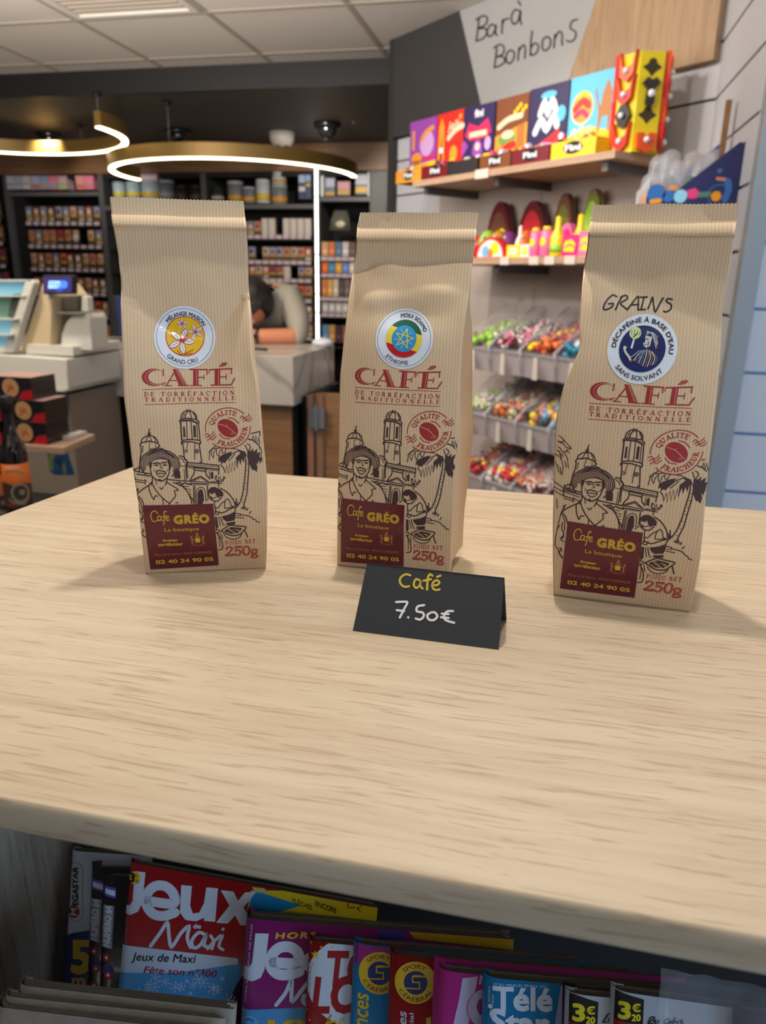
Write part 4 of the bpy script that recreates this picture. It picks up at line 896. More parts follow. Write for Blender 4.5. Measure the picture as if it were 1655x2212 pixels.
mb.add([bl, br, trr, tl, bl - fn_, br - fn_, trr - fn_, tl - fn_], [(0, 1, 2, 3), (7, 6, 5, 4), (0, 4, 5, 1), (1, 5, 6, 2), (3, 7, 4, 0)], 'card_black')
bn = Vector((0, 1, .3)).normalized() * e
mb.add([bbl, bbr, trr, tl, bbl - bn, bbr - bn, trr - bn, tl - bn], [(3, 2, 1, 0), (4, 5, 6, 7), (0, 1, 5, 4), (1, 2, 6, 5)], 'card_black'); mb.build('folded_card', card)
nrm = (br - bl).cross(tl - bl).normalized()
def cardf(x, y):        # crop frame of the middle bag picture -> card front
    px_, py_ = 700 + x / 3.75, 830 + y / 3.75; R = card.matrix_basis
    P0 = R @ bl; n0 = (R.to_3x3() @ nrm); P = onpl(px_, py_, P0, n0); return R.inverted() @ P, nrm
g = Art()
for p in ([(700, 1548), (660, 1540), (620, 1570), (618, 1610), (650, 1640), (690, 1636)], [(778, 1590), (745, 1580), (728, 1620), (745, 1650), (775, 1630), (785, 1585), (780, 1630), (800, 1656)], [(880, 1552), (858, 1540), (842, 1570), (838, 1620), (835, 1664)], [(808, 1592), (868, 1580)], [(876, 1626), (915, 1628), (935, 1606), (915, 1588), (885, 1606), (878, 1640), (900, 1666), (938, 1662)], [(915, 1562), (945, 1550)]):
    g.curve(p, 17, 'chalk_yellow')
for p in ([(585, 1765), (640, 1762), (676, 1768), (650, 1820), (615, 1890)], [(590, 1830), (650, 1838)], [(682, 1888), (684, 1890)], [(812, 1790), (760, 1800), (752, 1838), (800, 1850), (808, 1880), (780, 1906), (744, 1898)], [(870, 1848), (838, 1870), (850, 1905), (890, 1910), (918, 1880), (900, 1850), (870, 1848)], [(1046, 1838), (1000, 1840), (975, 1870), (985, 1910), (1055, 1932)], [(955, 1858), (1010, 1862)], [(948, 1888), (1010, 1894)]):
    g.curve(p, 18, 'chalk_white')
g.to('handwriting', cardf, card, off=.0002)
# ------------------------------------------------------------------ magazine gondola with the oak top
XL0, XL1 = atz(0, 1110.8, TZ), atz(285, 1006.4, TZ); by = .5 * (atz(560, 1025, TZ).y + atz(1655, 1101, TZ).y) + .002
sl = (XL1.x - XL0.x) / (XL1.y - XL0.y); xb = XL0.x + sl * (by - XL0.y); xf = XL0.x + sl * (.198 - XL0.y)
gd = thing('display_gondola', 'oak topped shelf unit carrying the coffee bags, with magazines on the shelf below', 'shelf unit', (0, 0, 0))
mb = MB(); mb.prism([(xf, .198), (1.1, .198), (1.1, by), (xb, by)], .0150, OAK, Matrix.Translation((0, 0, TZ - .0150)))
top = mb.build('counter_top', gd, bevel=.0042, seg=4)
for p in top.data.polygons: p.use_smooth = True
top.data.attributes.get('sharp_face')
side_x = -.388
MB().box((side_x - .019, .215, 0), (side_x, .64, TZ - .0155), OAKG).build('side_panel', gd)
MB().box((1.05, .215, 0), (1.07, .64, TZ - .0155), OAKG).build('side_panel', gd)
MB().box((side_x, .60, 0), (1.05, .62, TZ - .0155), mat('back_dark', S(40, 34, 32), .7).name).build('back_panel', gd)
MB().box((side_x, .225, .62), (1.05, .60, .64), OAKG).build('shelf', gd)
# ------------------------------------------------------------------ magazines
for n_, c in dict(mag_red=(168, 22, 30), mag_white=(206, 218, 236), mag_magenta=(150, 36, 126), mag_pink=(206, 52, 160), mag_blue=(28, 140, 208), mag_sky=(84, 160, 214), mag_navy=(34, 52, 120), mag_yellow=(222, 204, 30), mag_gold=(230, 190, 40),
                  mag_black=(24, 20, 22), mag_crimson=(160, 20, 26), mag_lilac=(190, 186, 222), mag_plum=(70, 24, 56), mag_ink=(26, 24, 34), mag_violet=(96, 80, 190), mag_lime=(190, 196, 110), mag_grey=(150, 152, 160)).items():
    mat(n_, S(*c), .28, coat=.3)
mat('page_edge', S(128, 116, 104), .9, var=(120, .25)); mat('page_edge_light', S(165, 155, 142), .9, var=(120, .2))
ZTOP = .95; LEAN = math.radians(21)
BASEZ = .641
class Mag:
    """a soft-cover magazine leaning back on the shelf; local frame s (along cover), t (down the cover), n (out of the cover)"""
    def __init__(s, pl, pr, W, th, label, cover, zt=ZTOP, lean=LEAN, yaw=None, group='magazines on the shelf under the oak top', pg='page_edge', layers=5, fan=0.0, rr=.010):
        P = atz(*pl, zt); Q = atz(*pr, zt); d = (Q - P).normalized()
        if yaw is not None: d = Vector((math.cos(math.radians(yaw)), math.sin(math.radians(yaw)), 0))
        back = Vector((-d.y, d.x, 0))
        s.dn = (-back * math.sin(lean) - Vector((0, 0, 1)) * math.cos(lean)).normalized(); s.n = s.dn.cross(d).normalized()
        if s.n.y > 0: s.n = -s.n
        s.P, s.d, s.W, s.th = P, d, W, th; s.H = (zt - BASEZ - .002 - (0)) / math.cos(lean) - .0; s.r = rr
        base = P + s.dn * s.H
        s.o = thing('magazine', label, 'magazine', base, math.atan2(d.y, d.x), group); s.inv = s.o.matrix_basis.inverted(); s.i3 = s.inv.to_3x3()
        # cover wraps the spine on the left: plan section
        r = th / 2
        sec = []
        K_ = 26
        for i in range(K_ + 1):
            u = W * (i / K_) ** 1.6; sec.append((u, -s.off(u)))
        spine = [(r - .0 - r * math.cos(a) * 1.0 - 0, 0) for a in ()]
        mb = MB(); vs = []; fs = []; full = [(u, y) for u, y in sec]
        # left: round the spine to the back
        bk = [(.002, sec[0][1] * 0 - th + .0002), (.006, -th + .0002)]
        ring = [(W, sec[-1][1] - .0003)] + full[::-1] + [(-.0012, sec[0][1] - th * .3), (-.0012, sec[0][1] - th * .7)] + bk
        for t in (0, s.H):
            for u, y in ring: vs.append(s.p3(u, y, t))
        n_ = len(ring)
        for i in range(n_ - 1): fs.append((i, i + 1, i + 1 + n_, i + n_))
        s_obj = mb.add(vs, fs, cover, True).build('cover', s.o)
        sm = s_obj.modifiers.new('solid', 'SOLIDIFY'); sm.thickness = .0004; sm.offset = -1
        pb = MB()
        for k in range(layers):
            a = th * (k + .12) / layers; b = th * (k + .88) / layers; w_ = W - .002 - .003 * ((k * 7) % 3); e = .0009 * ((k * 5) % 4) / 3; vs = []; M_ = 14
            pts = []
            for i in range(M_ + 1):
                u = .0015 + (w_ - .0015) * (i / M_) ** 1.5; wv = .0011 * math.sin(u * 46 + k * 1.4 + P.x * 30) * min(1, u / .03)
                pts.append((u, -s.off(u) - .0006, wv))
            for t in (.0006 + e, s.H - .001):
                for u, y, wv in pts: vs.append(s.p3(u, y - a * min(1, (u / .01) ** .5 * 1) - (1 - min(1, (u / .01) ** .5)) * th * .5 + wv * .5 * (k / layers), t))
                for u, y, wv in pts: vs.append(s.p3(u, y - b * min(1, (u / .01) ** .5) - (1 - min(1, (u / .01) ** .5)) * th * .5 + wv * .5 * (k / layers), t))
            n1 = M_ + 1; fs = []
            for i in range(M_):
                fs.append((i, i + 1, n1 + i + 1, n1 + i)); fs.append((2 * n1 + i + 1, 2 * n1 + i, 3 * n1 + i, 3 * n1 + i + 1))
                fs.append((i + 1, i, 2 * n1 + i, 2 * n1 + i + 1)); fs.append((n1 + i, n1 + i + 1, 3 * n1 + i + 1, 3 * n1 + i))
            fs.append((M_, n1 + M_, 3 * n1 + M_, 2 * n1 + M_))
            pb.add(vs, fs, pg, False)
        pb.build('page_block', s.o)
    def off(s, u):      # how far the cover sits behind its own front plane at distance u from the spine
        r = s.r
        if u < r: q = 1 - u / r; return s.th * .5 * (1 - math.sqrt(max(0, 1 - q * q)))
        return 0
    def p3(s, u, y, t): return s.inv @ (s.P + s.d * u + s.n * y + s.dn * t)
    def cov(s, x, y):   # pixel -> (u, t)
        P = onpl(x, y, s.P, s.n); q = P - s.P; return q.dot(s.d), q.dot(s.dn)
    def surf(s, u, t): return s.p3(u, -s.off(max(0, u)), t), s.i3 @ s.n
    def art(s, a, name='cover_print', frame=None):
        fr = frame or (lambda x, y: (x, y))
        b = Art().merge(a, lambda x, y: s.cov(*fr(x, y))); b.clip(0.0003, .0003, s.W - .0002, s.H - .002)
        return b.to(name, s.surf, s.o, off=.0003, cut=(.0025, 0), step=.00004)
def neg(a): return Art().merge(a, lambda x, y: (x, -y))
F7 = lambda x, y: (x / 1.994, 1780 + y / 1.994)          # crop frames used to read the covers
F6 = lambda x, y: (480 + x / 3.94, 1850 + y / 3.94)
F8 = lambda x, y: (860 + x / 3.94, 1980 + y / 3.94)
F9 = lambda x, y: (1200 + x / 3.637, 1980 + y / 3.637)
def T(a, s, x0, y0, x1, y1, m, layer=2, **k):
    """text with pixel coordinates (y down): baseline y0, cap top y1, may slope by 'sl'"""
    sl = k.pop('sl', 0); b = Art().text(s, (x0, 0, x1, y0 - y1), m, layer, **k); a.merge(b, lambda x, y: (x, y0 - y + (x - x0) * sl))
def TV(a, s, x, y0, y1, h, m, layer=2, lean=0, **k):
    """text running upwards from y0 to y1 with baseline on the right at x"""
    b = Art().text(s, (0, 0, y0 - y1, h), m, layer, **k); a.merge(b, lambda u, v: (x - v + (y0 - (y0 - u)) * lean, y0 - u))

# 0 -- white and navy magazine at the back left
m0 = Mag((152, 1838), (300, 1848), .075, .010, 'white and navy magazine with a vertical Megastar badge, against the left side panel', 'mag_white', zt=.928)
a = Art(); a.poly([(270, 490), (310, 470), (395, 455), (395, 900), (250, 900)], 'mag_navy', 0); a.poly([(398, 160), (440, 155), (440, 330), (398, 330)], 'mag_plum', 0)
rr_ = [(327 + 30 * math.cos(math.radians(t)), 292 + (-95 if t < 180 else 95) * 1 - 32 * math.sin(math.radians(t))) for t in range(0, 360, 15)]
a.line(rr_, 1.8, 'mag_navy', 1, closed=True); a.disc((317, 378), 26, 'mag_crimson', 2, n=24); TV(a, 'M', 331, 392, 364, 27, 'mag_white', 3, bold=.045); TV(a, 'EGASTAR', 337, 350, 186, 25, 'mag_ink', 2, bold=.05)
T(a, '5', 312, 636, 385, 505, 'mag_gold', 2, bold=.05); T(a, 'm', 312, 694, 365, 664, 'mag_gold', 2, bold=.04, keep='m'); m0.art(a, frame=F7)
# 1, 2 -- the black "numéro 64" pair
for k_, (px_, dx, dyy, lab) in enumerate((((198, 1874), 0, 0, 'black quiz magazine with vertical Numéro 64 lettering, rear one of the pair'), ((224, 1892), 53, 28, 'black quiz magazine with vertical Numéro 64 lettering, front one of the pair'))):
    mg = Mag(px_, (px_[0] + 100, px_[1] + 12), .045, .006, lab, 'mag_black', rr=.010, yaw=12, zt=(.936, .942)[k_])
    a = Art(); f = lambda x, y: (x + dx, y + dyy)
    P_ = lambda pts: [f(*p) for p in pts]
    a.poly(P_([(396, 238), (446, 248), (446, 292), (396, 282)]), 'mag_violet', 0); a.poly(P_([(398, 250), (444, 260), (444, 282), (398, 272)]), 'mag_white', 1); a.poly(P_([(384, 320), (440, 326), (430, 510), (378, 500)]), 'mag_grey', 1)
    TV(a, 'NUMÉRO 64', f(418, 0)[0], f(0, 500)[1], f(0, 326)[1], 30, 'mag_white', 3, bold=.05, lean=.06, keep='N'); TV(a, 'DÉCEMBRE 2022, JANVIER 2023', f(430, 0)[0], f(0, 500)[1], f(0, 330)[1], 6, 'mag_ink', 3, lean=.06, keep='N')
    for j in range(3):
        c = f(405 + (j % 2) * 8, 548 + j * 74); a.disc(c, 19, 'mag_crimson', 1, n=16); a.disc(c, 7, 'mag_white', 2, n=10)
    a.disc(f(410, 600), 26, 'mag_navy', 0, n=16); a.disc(f(480, 292), 30, 'mag_grey', 1, n=20) if k_ == 0 else None
    mg.art(a, frame=F7)
# 3 -- red games magazine
m3 = Mag((278, 1862), (815, 1960), .212, .008, 'red and white Jeux de Maxi magazine with snowflakes and a 3 euro badge', 'mag_red', zt=.954)
a = Art()
a.poly([(522, 520), (1026, 578), (1050, 900), (480, 900)], 'mag_white', 1); a.poly([(515, 640), (760, 640), (1040, 600), (1050, 900), (480, 900)], 'mag_sky', 2)
a.poly([(1082, 285), (1640, 290), (1640, 420), (1060, 400)], 'mag_yellow', 1); a.poly([(1086, 300), (1110, 290), (1300, 350), (1060, 420)], 'mag_blue', 2); a.poly([(1086, 270), (1140, 276), (1160, 300), (1100, 292)], 'mag_lime', 3)
for X0, Y0, X1, Y1, s_ in ((536, 392, 628, 206, 'J'),):
    a.poly([(582, 202), (628, 208), (614, 340), (596, 376), (560, 392), (536, 386), (540, 352), (560, 350), (572, 330)], 'mag_white', 4)
cw = lambda w_, *p: a.curve(p, w_, 'mag_white', 4, k=6)
cw(42, (640, 330), (745, 342), (748, 300), (715, 268), (672, 266), (638, 296), (632, 345), (660, 385), (705, 395), (755, 380)); a.poly([(782, 262), (828, 266), (820, 350), (832, 385), (860, 380), (880, 340), (890, 272), (940, 276), (928, 420), (880, 416), (880, 402), (846, 418), (800, 412), (776, 380)], 'mag_white', 4)
a.poly([(952, 284), (1006, 290), (1026, 330), (1056, 294), (1106, 290), (1050, 358), (1092, 436), (1036, 434), (1014, 392), (982, 428), (932, 424), (990, 350)], 'mag_white', 4)
T(a, 'de', 834, 448, 866, 430, 'mag_white', 4, bold=.05, keep='d')
cv = lambda w_, m_, *p: a.curve(p, w_, m_, 4)
cv(15, 'mag_white', (650, 524), (690, 470), (722, 424), (728, 470), (740, 528), (780, 470), (815, 440), (808, 490), (822, 530)); cv(14, 'mag_white', (888, 478), (858, 466), (828, 500), (836, 532), (864, 520), (888, 480), (880, 520), (898, 528)); cv(13, 'mag_white', (908, 480), (922, 506), (914, 536)); cv(13, 'mag_white', (950, 480), (920, 508), (896, 536)); cv(13, 'mag_white', (960, 480), (944, 524), (962, 540)); a.disc((962, 452), 7, 'mag_white', 4, n=10)
a.disc((580, 231), 27, 'mag_gold', 5, n=28); T(a, '3', 558, 249, 580, 212, 'mag_ink', 6, bold=.045); T(a, '€', 580, 230, 596, 214, 'mag_ink', 6); T(a, ',80', 584, 254, 600, 238, 'mag_ink', 6, keep='8')
T(a, 'Jeux de Maxi', 566, 586, 846, 552, 'mag_ink', 4, bold=.015, shear=.25, sl=.04, keep='J'); T(a, 'Fête son n°300', 620, 640, 936, 612, 'mag_crimson', 4, bold=.015, shear=.25, sl=.06, keep='F')
random.seed(3)
for k in range(26):
    x = 520 + random.random() * 500; y = 660 + random.random() * 110 * (1 if k % 3 else .5); r = 8 + random.random() * 22
    for j in range(3):
        t = j * math.pi / 3 + k; a.line([(x - r * math.cos(t), y - r * math.sin(t)), (x + r * math.cos(t), y + r * math.sin(t))], 2.0, 'mag_white', 4, cap=False)
        for sg_ in (-1, 1):
            cxx, cyy = x + sg_ * r * .6 * math.cos(t), y + sg_ * r * .6 * math.sin(t)
            for q_ in (-.7, .7): a.line([(cxx, cyy), (cxx + sg_ * r * .3 * math.cos(t + q_), cyy + sg_ * r * .3 * math.sin(t + q_))], 1.6, 'mag_white', 4, cap=False)
a.poly([(566, 750), (688, 744), (688, 776), (568, 784)], 'mag_ink', 5); T(a, 'AVEC PRÈS DE', 572, 776, 684, 754, 'mag_white', 6, sl=-.03, keep='A')
T(a, '200', 520, 905, 900, 785, 'mag_gold', 5, bold=.045); a.poly([(1020, 690), (1056, 640), (1060, 900), (950, 900), (980, 780)], 'mag_plum', 3)
TV(a, 'JEUX DE MAXI', 545, 515, 400, 9, 'mag_grey', 4, lean=.06, keep='J')
T(a, 'FLÉCHÉS', 1262, 338, 1345, 318, 'mag_ink', 4, bold=.02, sl=.40, keep='F'); T(a, 'ENCORE', 1360, 352, 1450, 330, 'mag_ink', 4, bold=.03, sl=.36, keep='E'); a.curve([(1540, 335), (1505, 332), (1502, 358), (1530, 358)], 5, 'mag_crimson', 4); a.curve([(1560, 352), (1540, 362), (1552, 374)], 5, 'mag_crimson', 4)
m3.art(a, frame=F7)
# 4 -- magenta special issue
m4 = Mag((528, 1984), (1095, 2027), .205, .016, 'magenta Hors-série Jeux de Maxi magazine with a yellow corner on its right', 'mag_magenta', layers=7)
a = Art(); a.poly([(60, 1310), (700, 1285), (760, 1440), (60, 1440)], 'mag_sky', 0); a.poly([(1330, 560), (1560, 560), (1560, 700), (1330, 700)], 'mag_violet', 0); a.poly([(1500, 520), (2500, 560), (2500, 800), (1640, 700)], 'mag_gold', 1)
T(a, 'HORS', 455, 698, 800, 650, 'mag_gold', 3, bold=.05, spacing=1.25, shear=.15, sl=-.02, keep='H')
a.poly([(284, 652), (398, 655), (362, 960), (330, 1030), (262, 1060), (164, 1056), (184, 944), (232, 944), (256, 900)], 'mag_white', 3); a.curve([(440, 900), (640, 905), (645, 820), (580, 770), (490, 775), (425, 840), (415, 930), (470, 995), (560, 1005), (660, 975)], 92, 'mag_white', 3, k=6); a.disc((770, 900), 90, 'mag_white', 3)
cv(34, 'mag_white', (460, 1262), (540, 1160), (592, 1050), (592, 1150), (600, 1230), (690, 1120), (740, 1060)); cv(34, 'mag_white', (700, 1180), (690, 1230), (720, 1260))
TV(a, 'HORS-SERIE JEUX DE MAXI', 200, 1250, 580, 18, 'mag_white', 3, lean=.09, bold=.01, keep='H')
a.disc((230, 1440), 78, 'mag_blue', 2, n=30); a.disc((230, 1440), 78, 'mag_white', 3, n=30, r_in=72); T(a, 'FORCE', 172, 1424, 290, 1400, 'mag_white', 4, keep='F'); T(a, '18', 400, 1480, 700, 1390, 'mag_gold', 3, bold=.045)
m4.art(a, frame=F6)
# 5 -- red lotto-style magazine
m5 = Mag((668, 2033), (790, 2036), .165, .009, 'red magazine with white disc and gold stars, between the magenta and blue ones', 'mag_crimson', rr=.014, yaw=8, zt=.953)
a = Art(); a.disc((1190, 1060), 480, 'mag_white', 1, n=50, ry=400, rot=0)
T(a, 'TO', 905, 1098, 1290, 810, 'mag_crimson', 3, bold=.045, shear=.15); T(a, 'LOT', 770, 1325, 1400, 1036, 'mag_crimson', 3, bold=.045, shear=.15, sl=-.03); cv(16, 'mag_gold', (880, 1440), (930, 1340), (900, 1410), (960, 1400), (980, 1430)); cv(14, 'mag_gold', (1040, 1380), (1000, 1400), (1010, 1440))
P_ = [(790 + 40 * (1 if k % 2 == 0 else .42) * math.sin(k * math.pi / 5), 842 - 40 * (1 if k % 2 == 0 else .42) * math.cos(k * math.pi / 5)) for k in range(10)]; a.poly(P_, 'mag_gold', 3)
for x, y in ((843, 770), (940, 768), (752, 745), (748, 960), (770, 920), (742, 1000), (742, 1400), (716, 1320)): a.disc((x, y), 9, 'mag_gold', 3, n=8)
m5.art(a, frame=F6)
# 6, 7 -- sport cérébral pair
def sport(mg, fr, cx, cy, R_, extra):
    a = Art(); a.disc((cx, cy), R_, 'mag_gold', 2, n=44); a.disc((cx, cy), R_ * .56, 'mag_navy', 3, n=36); a.arc_text('SPORT', (cx, cy), R_ * .70, 90, -100, R_ * .2, 'mag_ink', 4) if 0 else None
    b = Art().arc_text('SPORT', (0, 0), R_ * .68, 95, 84, R_ * .2, 'mag_ink', 4); b.arc_text('CÉRÉBRAL', (0, 0), R_ * .90, 270, 130, R_ * .2, 'mag_ink', 4, inside=True)
    a.merge(b, lambda x, y: (cx + x, cy - y))
    k = R_ * .3; a.curve([(cx + k, cy - k * 1.1), (cx - k * .4, cy - k * 1.1), (cx - k * .4, cy - k * .1)], R_ * .05, 'mag_gold', 5); a.line([(cx + k * 1.6, cy - k * 1.0), (cx - k * .5, cy - k * 1.0), (cx - k * .5, cy - k * .1), (cx + k * .6, cy - k * .1), (cx + k * .6, cy + k * .9), (cx - k * 1.5, cy + k * .9)], R_ * .055, 'mag_gold', 5)
    extra(a); mg.art(a, frame=fr)
m6 = Mag((766, 2040), (900, 2043), .165, .010, 'blue and magenta Sport Cérébral magazine, left one of the pair', 'mag_blue', rr=.02, yaw=8, zt=.964)
def x6(a):
    a.poly([(1110, 700), (1700, 700), (1700, 960), (1108, 920)], 'mag_magenta', 1)
    b = Art().text('vacances', (0, 0, 560, 90), 'mag_gold', 3, bold=.02, shear=.2, keep='v'); a.merge(b, lambda u, v: (1230 - v + u * .03, 1730 - u))
sport(m6, F6, 1340, 992, 180, x6)
m7 = Mag((846, 2064), (960, 2068), .165, .011, 'dark red Sport Cérébral magazine, right one of the pair', 'mag_crimson', rr=.02, layers=4, yaw=8, zt=.977)
def x7(a):
    b = Art().text('vacances', (0, 0, 480, 48), 'mag_white', 3, bold=.02, shear=.2, keep='v'); a.merge(b, lambda u, v: (62 - v + u * .02, 1290 - u)); b = Art().text('spécial', (0, 0, 260, 36), 'mag_white', 3, bold=.03, keep='l'); a.merge(b, lambda u, v: (132 - v, 1080 - u)); a.poly([(240, 860), (280, 850), (280, 960), (236, 960)], 'mag_gold', 3)
sport(m7, F8, 150, 562, 180, x7)
# 8 -- two pink ones
Mag((942, 2069), (1060, 2072), .165, .003, 'narrow visible strip of a bright pink magazine, behind its twin', 'mag_pink', yaw=8, zt=.981)
m8 = Mag((953, 2098), (1060, 2093), .165, .009, 'bright pink magazine with a large pale letter, left of the blue television magazine', 'mag_pink', rr=.016, yaw=8, zt=.992)
a = Art(); a.poly([(548, 522), (680, 506), (600, 914), (470, 914), (520, 700)], 'mag_lilac', 2); a.disc((760, 780), 170, 'mag_lilac', 1, n=36); a.disc((760, 780), 176, 'mag_pink', 2, n=36, r_in=168); T(a, 'e', 690, 850, 900, 680, 'mag_magenta', 3, bold=.045, keep='e'); T(a, 'F', 690, 570, 760, 470, 'mag_lilac', 2, bold=.05, shear=.2)
m8.art(a, frame=F8)
# 9 -- television magazine
m9 = Mag((1051, 2112), (1226, 2126), .18, .010, 'bright blue Télé Star magazine', 'mag_blue', rr=.012, yaw=8, zt=1.004)
a = Art(); a.poly([(1385, 590), (1440, 580), (1420, 940), (1330, 940)], 'mag_lilac', 1)
T(a, 'N°421 MENSUEL FÉVRIER 2023', 818, 586, 1268, 566, 'mag_white', 2, sl=.04, keep='M'); T(a, 'Télé', 814, 786, 1306, 600, 'mag_white', 3, bold=.045, sl=.02, keep='T'); T(a, 'Star', 792, 985, 1282, 790, 'mag_white', 3, bold=.045, sl=.05, keep='S')
TV(a, 'REWORLD', 786, 740, 606, 16, 'mag_white', 2, keep='R'); TV(a, 'MEDIA', 814, 756, 668, 14, 'mag_white', 2, keep='M'); a.disc((786, 774), 20, 'mag_white', 2, n=16)
m9.art(a, frame=F8)
# 10, 11 -- black-badge booklets
def badge(mg, fr, x0, y0, k, sl, script):
    a = Art(); a.poly([(x0 - 20, y0 - 40), (x0 + 225 * k, y0 + 30), (x0 + 216 * k, y0 + 225 * k), (x0 - 30, y0 + 200 * k)], 'mag_black', 2); a.poly([(x0 - 30, y0 + 180 * k), (x0 + 216 * k, y0 + 225 * k), (x0 + 216 * k, y0 + 400), (x0 - 40, y0 + 400)], 'mag_crimson', 1)
    T(a, '3', x0 + 30 * k, y0 + 180 * k, x0 + 112 * k, y0 + 54 * k, 'mag_yellow', 4, bold=.045); T(a, '€', x0 + 132 * k, y0 + 122 * k, x0 + 196 * k, y0 + 64 * k, 'mag_yellow', 4, bold=.05); T(a, '20', x0 + 130 * k, y0 + 196 * k, x0 + 196 * k, y0 + 146 * k, 'mag_yellow', 4, bold=.05)
    if script:
        for p in script: a.curve(p, 9, 'mag_ink', 3)
    mg.art(a, frame=fr)
Mag((1223, 2130), (1330, 2137), .16, .004, 'dark edge of a black and red booklet just right of the blue television magazine', 'mag_black', yaw=8, zt=1.010)
m10 = Mag((1231, 2148), (1330, 2162), .16, .008, 'booklet with black 3 euro 20 price badge, left one of the pair', 'mag_white', rr=.014, yaw=8, zt=1.020)
badge(m10, F9, 112, 640, 1, 0, [[(376, 822), (400, 780), (416, 760), (392, 800), (372, 826), (404, 826)], [(412, 810), (430, 790), (420, 820), (436, 826)]])
m11 = Mag((1330, 2141), (1440, 2170), .17, .009, 'booklet with black 3 euro 20 price badge, right one of the pair', 'mag_white', rr=.010, yaw=4, zt=1.031)
scr = [[(728, 830), (750, 790), (780, 790), (760, 810), (730, 838), (764, 836)], [(770, 820), (788, 810), (776, 832), (800, 832), (812, 812), (806, 836)], [(890, 800), (862, 810), (852, 834), (880, 836)], [(905, 818), (890, 826), (900, 836), (910, 818), (914, 834)], [(940, 790), (922, 836), (940, 816), (948, 834)], [(962, 818), (962, 836)], [(980, 816), (996, 812), (984, 832), (1004, 834)]]
badge(m11, F9, 470, 620, 1, 0, scr)
# 12 -- shrink-wrapped booklet on the right
m12 = Mag((1600, 2186), (1655, 2192), .17, .008, 'shrink-wrapped dark booklet in clear film at the far right of the magazine row', 'mag_plum', pg='page_edge', yaw=4, zt=1.040)
mat('clear_film', (.75, .85, .95), .10, alpha=.07, spec=1.0, coat=1.0)
nx, ny = 26, 14; vs = []; fs = []
for j in range(ny + 1):
    for i in range(nx + 1):
        u = -.045 + .2 * i / nx; t = -.022 + .11 * j / ny; z_ = .006 + .007 * noise.noise(Vector((u * 60, t * 70, 3))) + .005 * noise.noise(Vector((u * 120, t * 120, 8))) + (.004 if j == 0 else 0)
        vs.append(m12.p3(u, z_, t))
for j in range(ny):
    for i in range(nx): k = j * (nx + 1) + i; fs.append((k, k + 1, k + nx + 2, k + nx + 1))
fo = MB().add(vs, fs, 'clear_film', True).build('clear_wrap', m12.o); so = fo.modifiers.new('s', 'SOLIDIFY'); so.thickness = .0004
# the nearer tier on the left: only page edges show
for k, (pl, pr, th, lab) in enumerate((((36, 2128), (340, 2162), .011, 'magazine seen only by its page edges, rear of the three at the lower left corner'), ((6, 2152), (340, 2186), .0085, 'magazine seen only by its page edges, middle of the three at the lower left corner'), ((-20, 2174), (340, 2216), .020, 'magazine seen only by its page edges, front of the three at the lower left corner'))):
    Mag(pl, pr, .155, th, lab, 'page_edge_light', pg='page_edge_light', layers=4, group='magazines in the front tier at the lower left')
# ------------------------------------------------------------------ tobacco shelving at the back (fronts at y = 5.6)
SY = 5.6
posts = [-4.335, -3.495, -2.636, -1.748, -1.298]
mat('post_grey', S(84, 84, 84), .45); mat('shelf_grey', S(92, 90, 92), .4); mat('black_matt', S(14, 13, 13), .7); mat('price_label', S(206, 184, 190), .5); mat('led_white', (1, .98, .95), .5, emit=7)
rnd = random.Random(11)
def X(px, py): return aty(px, py, SY).x
def Z(px, py): return aty(px, py, SY).z
rows1 = [Z(150, 482), Z(150, 532), Z(150, 582), Z(150, 634), Z(150, 683), Z(150, 733)]
rows3 = [Z(600, 511), Z(600, 566), Z(600, 605), Z(600, 648), Z(600, 688), Z(600, 728)]
rows4 = [Z(740, 558), Z(740, 594), Z(740, 645), Z(740, 680), Z(740, 745)]
units = [('leftmost', posts[0], posts[1], Z(150, 414), rows1), ('second', posts[1], posts[2], Z(300, 445), rows1), ('third', posts[2], posts[3], Z(600, 441), rows3), ('fourth', posts[3], posts[4], Z(740, 425), rows4)]
uobj = []
for nm, x0, x1, zt, rows in units:
    u = thing('shelving_unit', nm + ' black shelving bay of the back wall, counted from the left', 'shelving', ((x0 + x1) / 2, SY + .2, 0), 0, None)
    c = (x0 + x1) / 2
    MB().box((x0 - c + .01, .17, 0), (x1 - c - .01, .20, 2.15), 'black_matt').build('back_panel', u)
    MB().box((x0 - c - .022, -.2, 0), (x0 - c + .022, .18, 2.152), 'post_grey').build('post', u)
    MB().box((x0 - c + .022, -.195, zt - .03), (x1 - c - .022, .17, zt), 'shelf_grey').build('shelf', u)
    MB().box((x0 - c + .022, -.19, 2.12), (x1 - c - .022, .17, 2.15), 'black_matt').build('top_board', u)
    inn = .10 if nm in ('leftmost',) else 0
    if inn: MB().box((x0 - c + .022, -.16, .3), (x0 - c + .022 + inn, .17, zt - .031), 'black_matt').build('inner_panel', u)
    for z in rows: MB().box((x0 - c + .022 + inn, -.19, z - .030), (x1 - c - .022, .165, z - .018), 'black_matt').build('tray', u)
    uobj.append(u)
MB().box((posts[4] - .05, SY, 0), (posts[4] + .09, SY + .38, 2.15), 'post_grey').build('post', uobj[-1]).matrix_parent_inverse = Matrix.Translation(-uobj[-1].location)
tag(struct('trim_4', MB().box((-1.2, SY + .05, 0), (-.4, SY + .1, 2.33), 'anthracite_deep')))
# bay beyond the left post, cut by the frame
u = thing('shelving_unit', 'sliver of a shelving bay at the left edge of the picture with orange packs', 'shelving', (-4.8, SY + .2, 0)); MB().box((-.45, .17, 0), (.435, .2, 2.15), 'black_matt').build('back_panel', u)
for z in rows1: MB().box((-.45, -.19, z - .03), (.44, .165, z - .018), 'black_matt').build('tray', u)
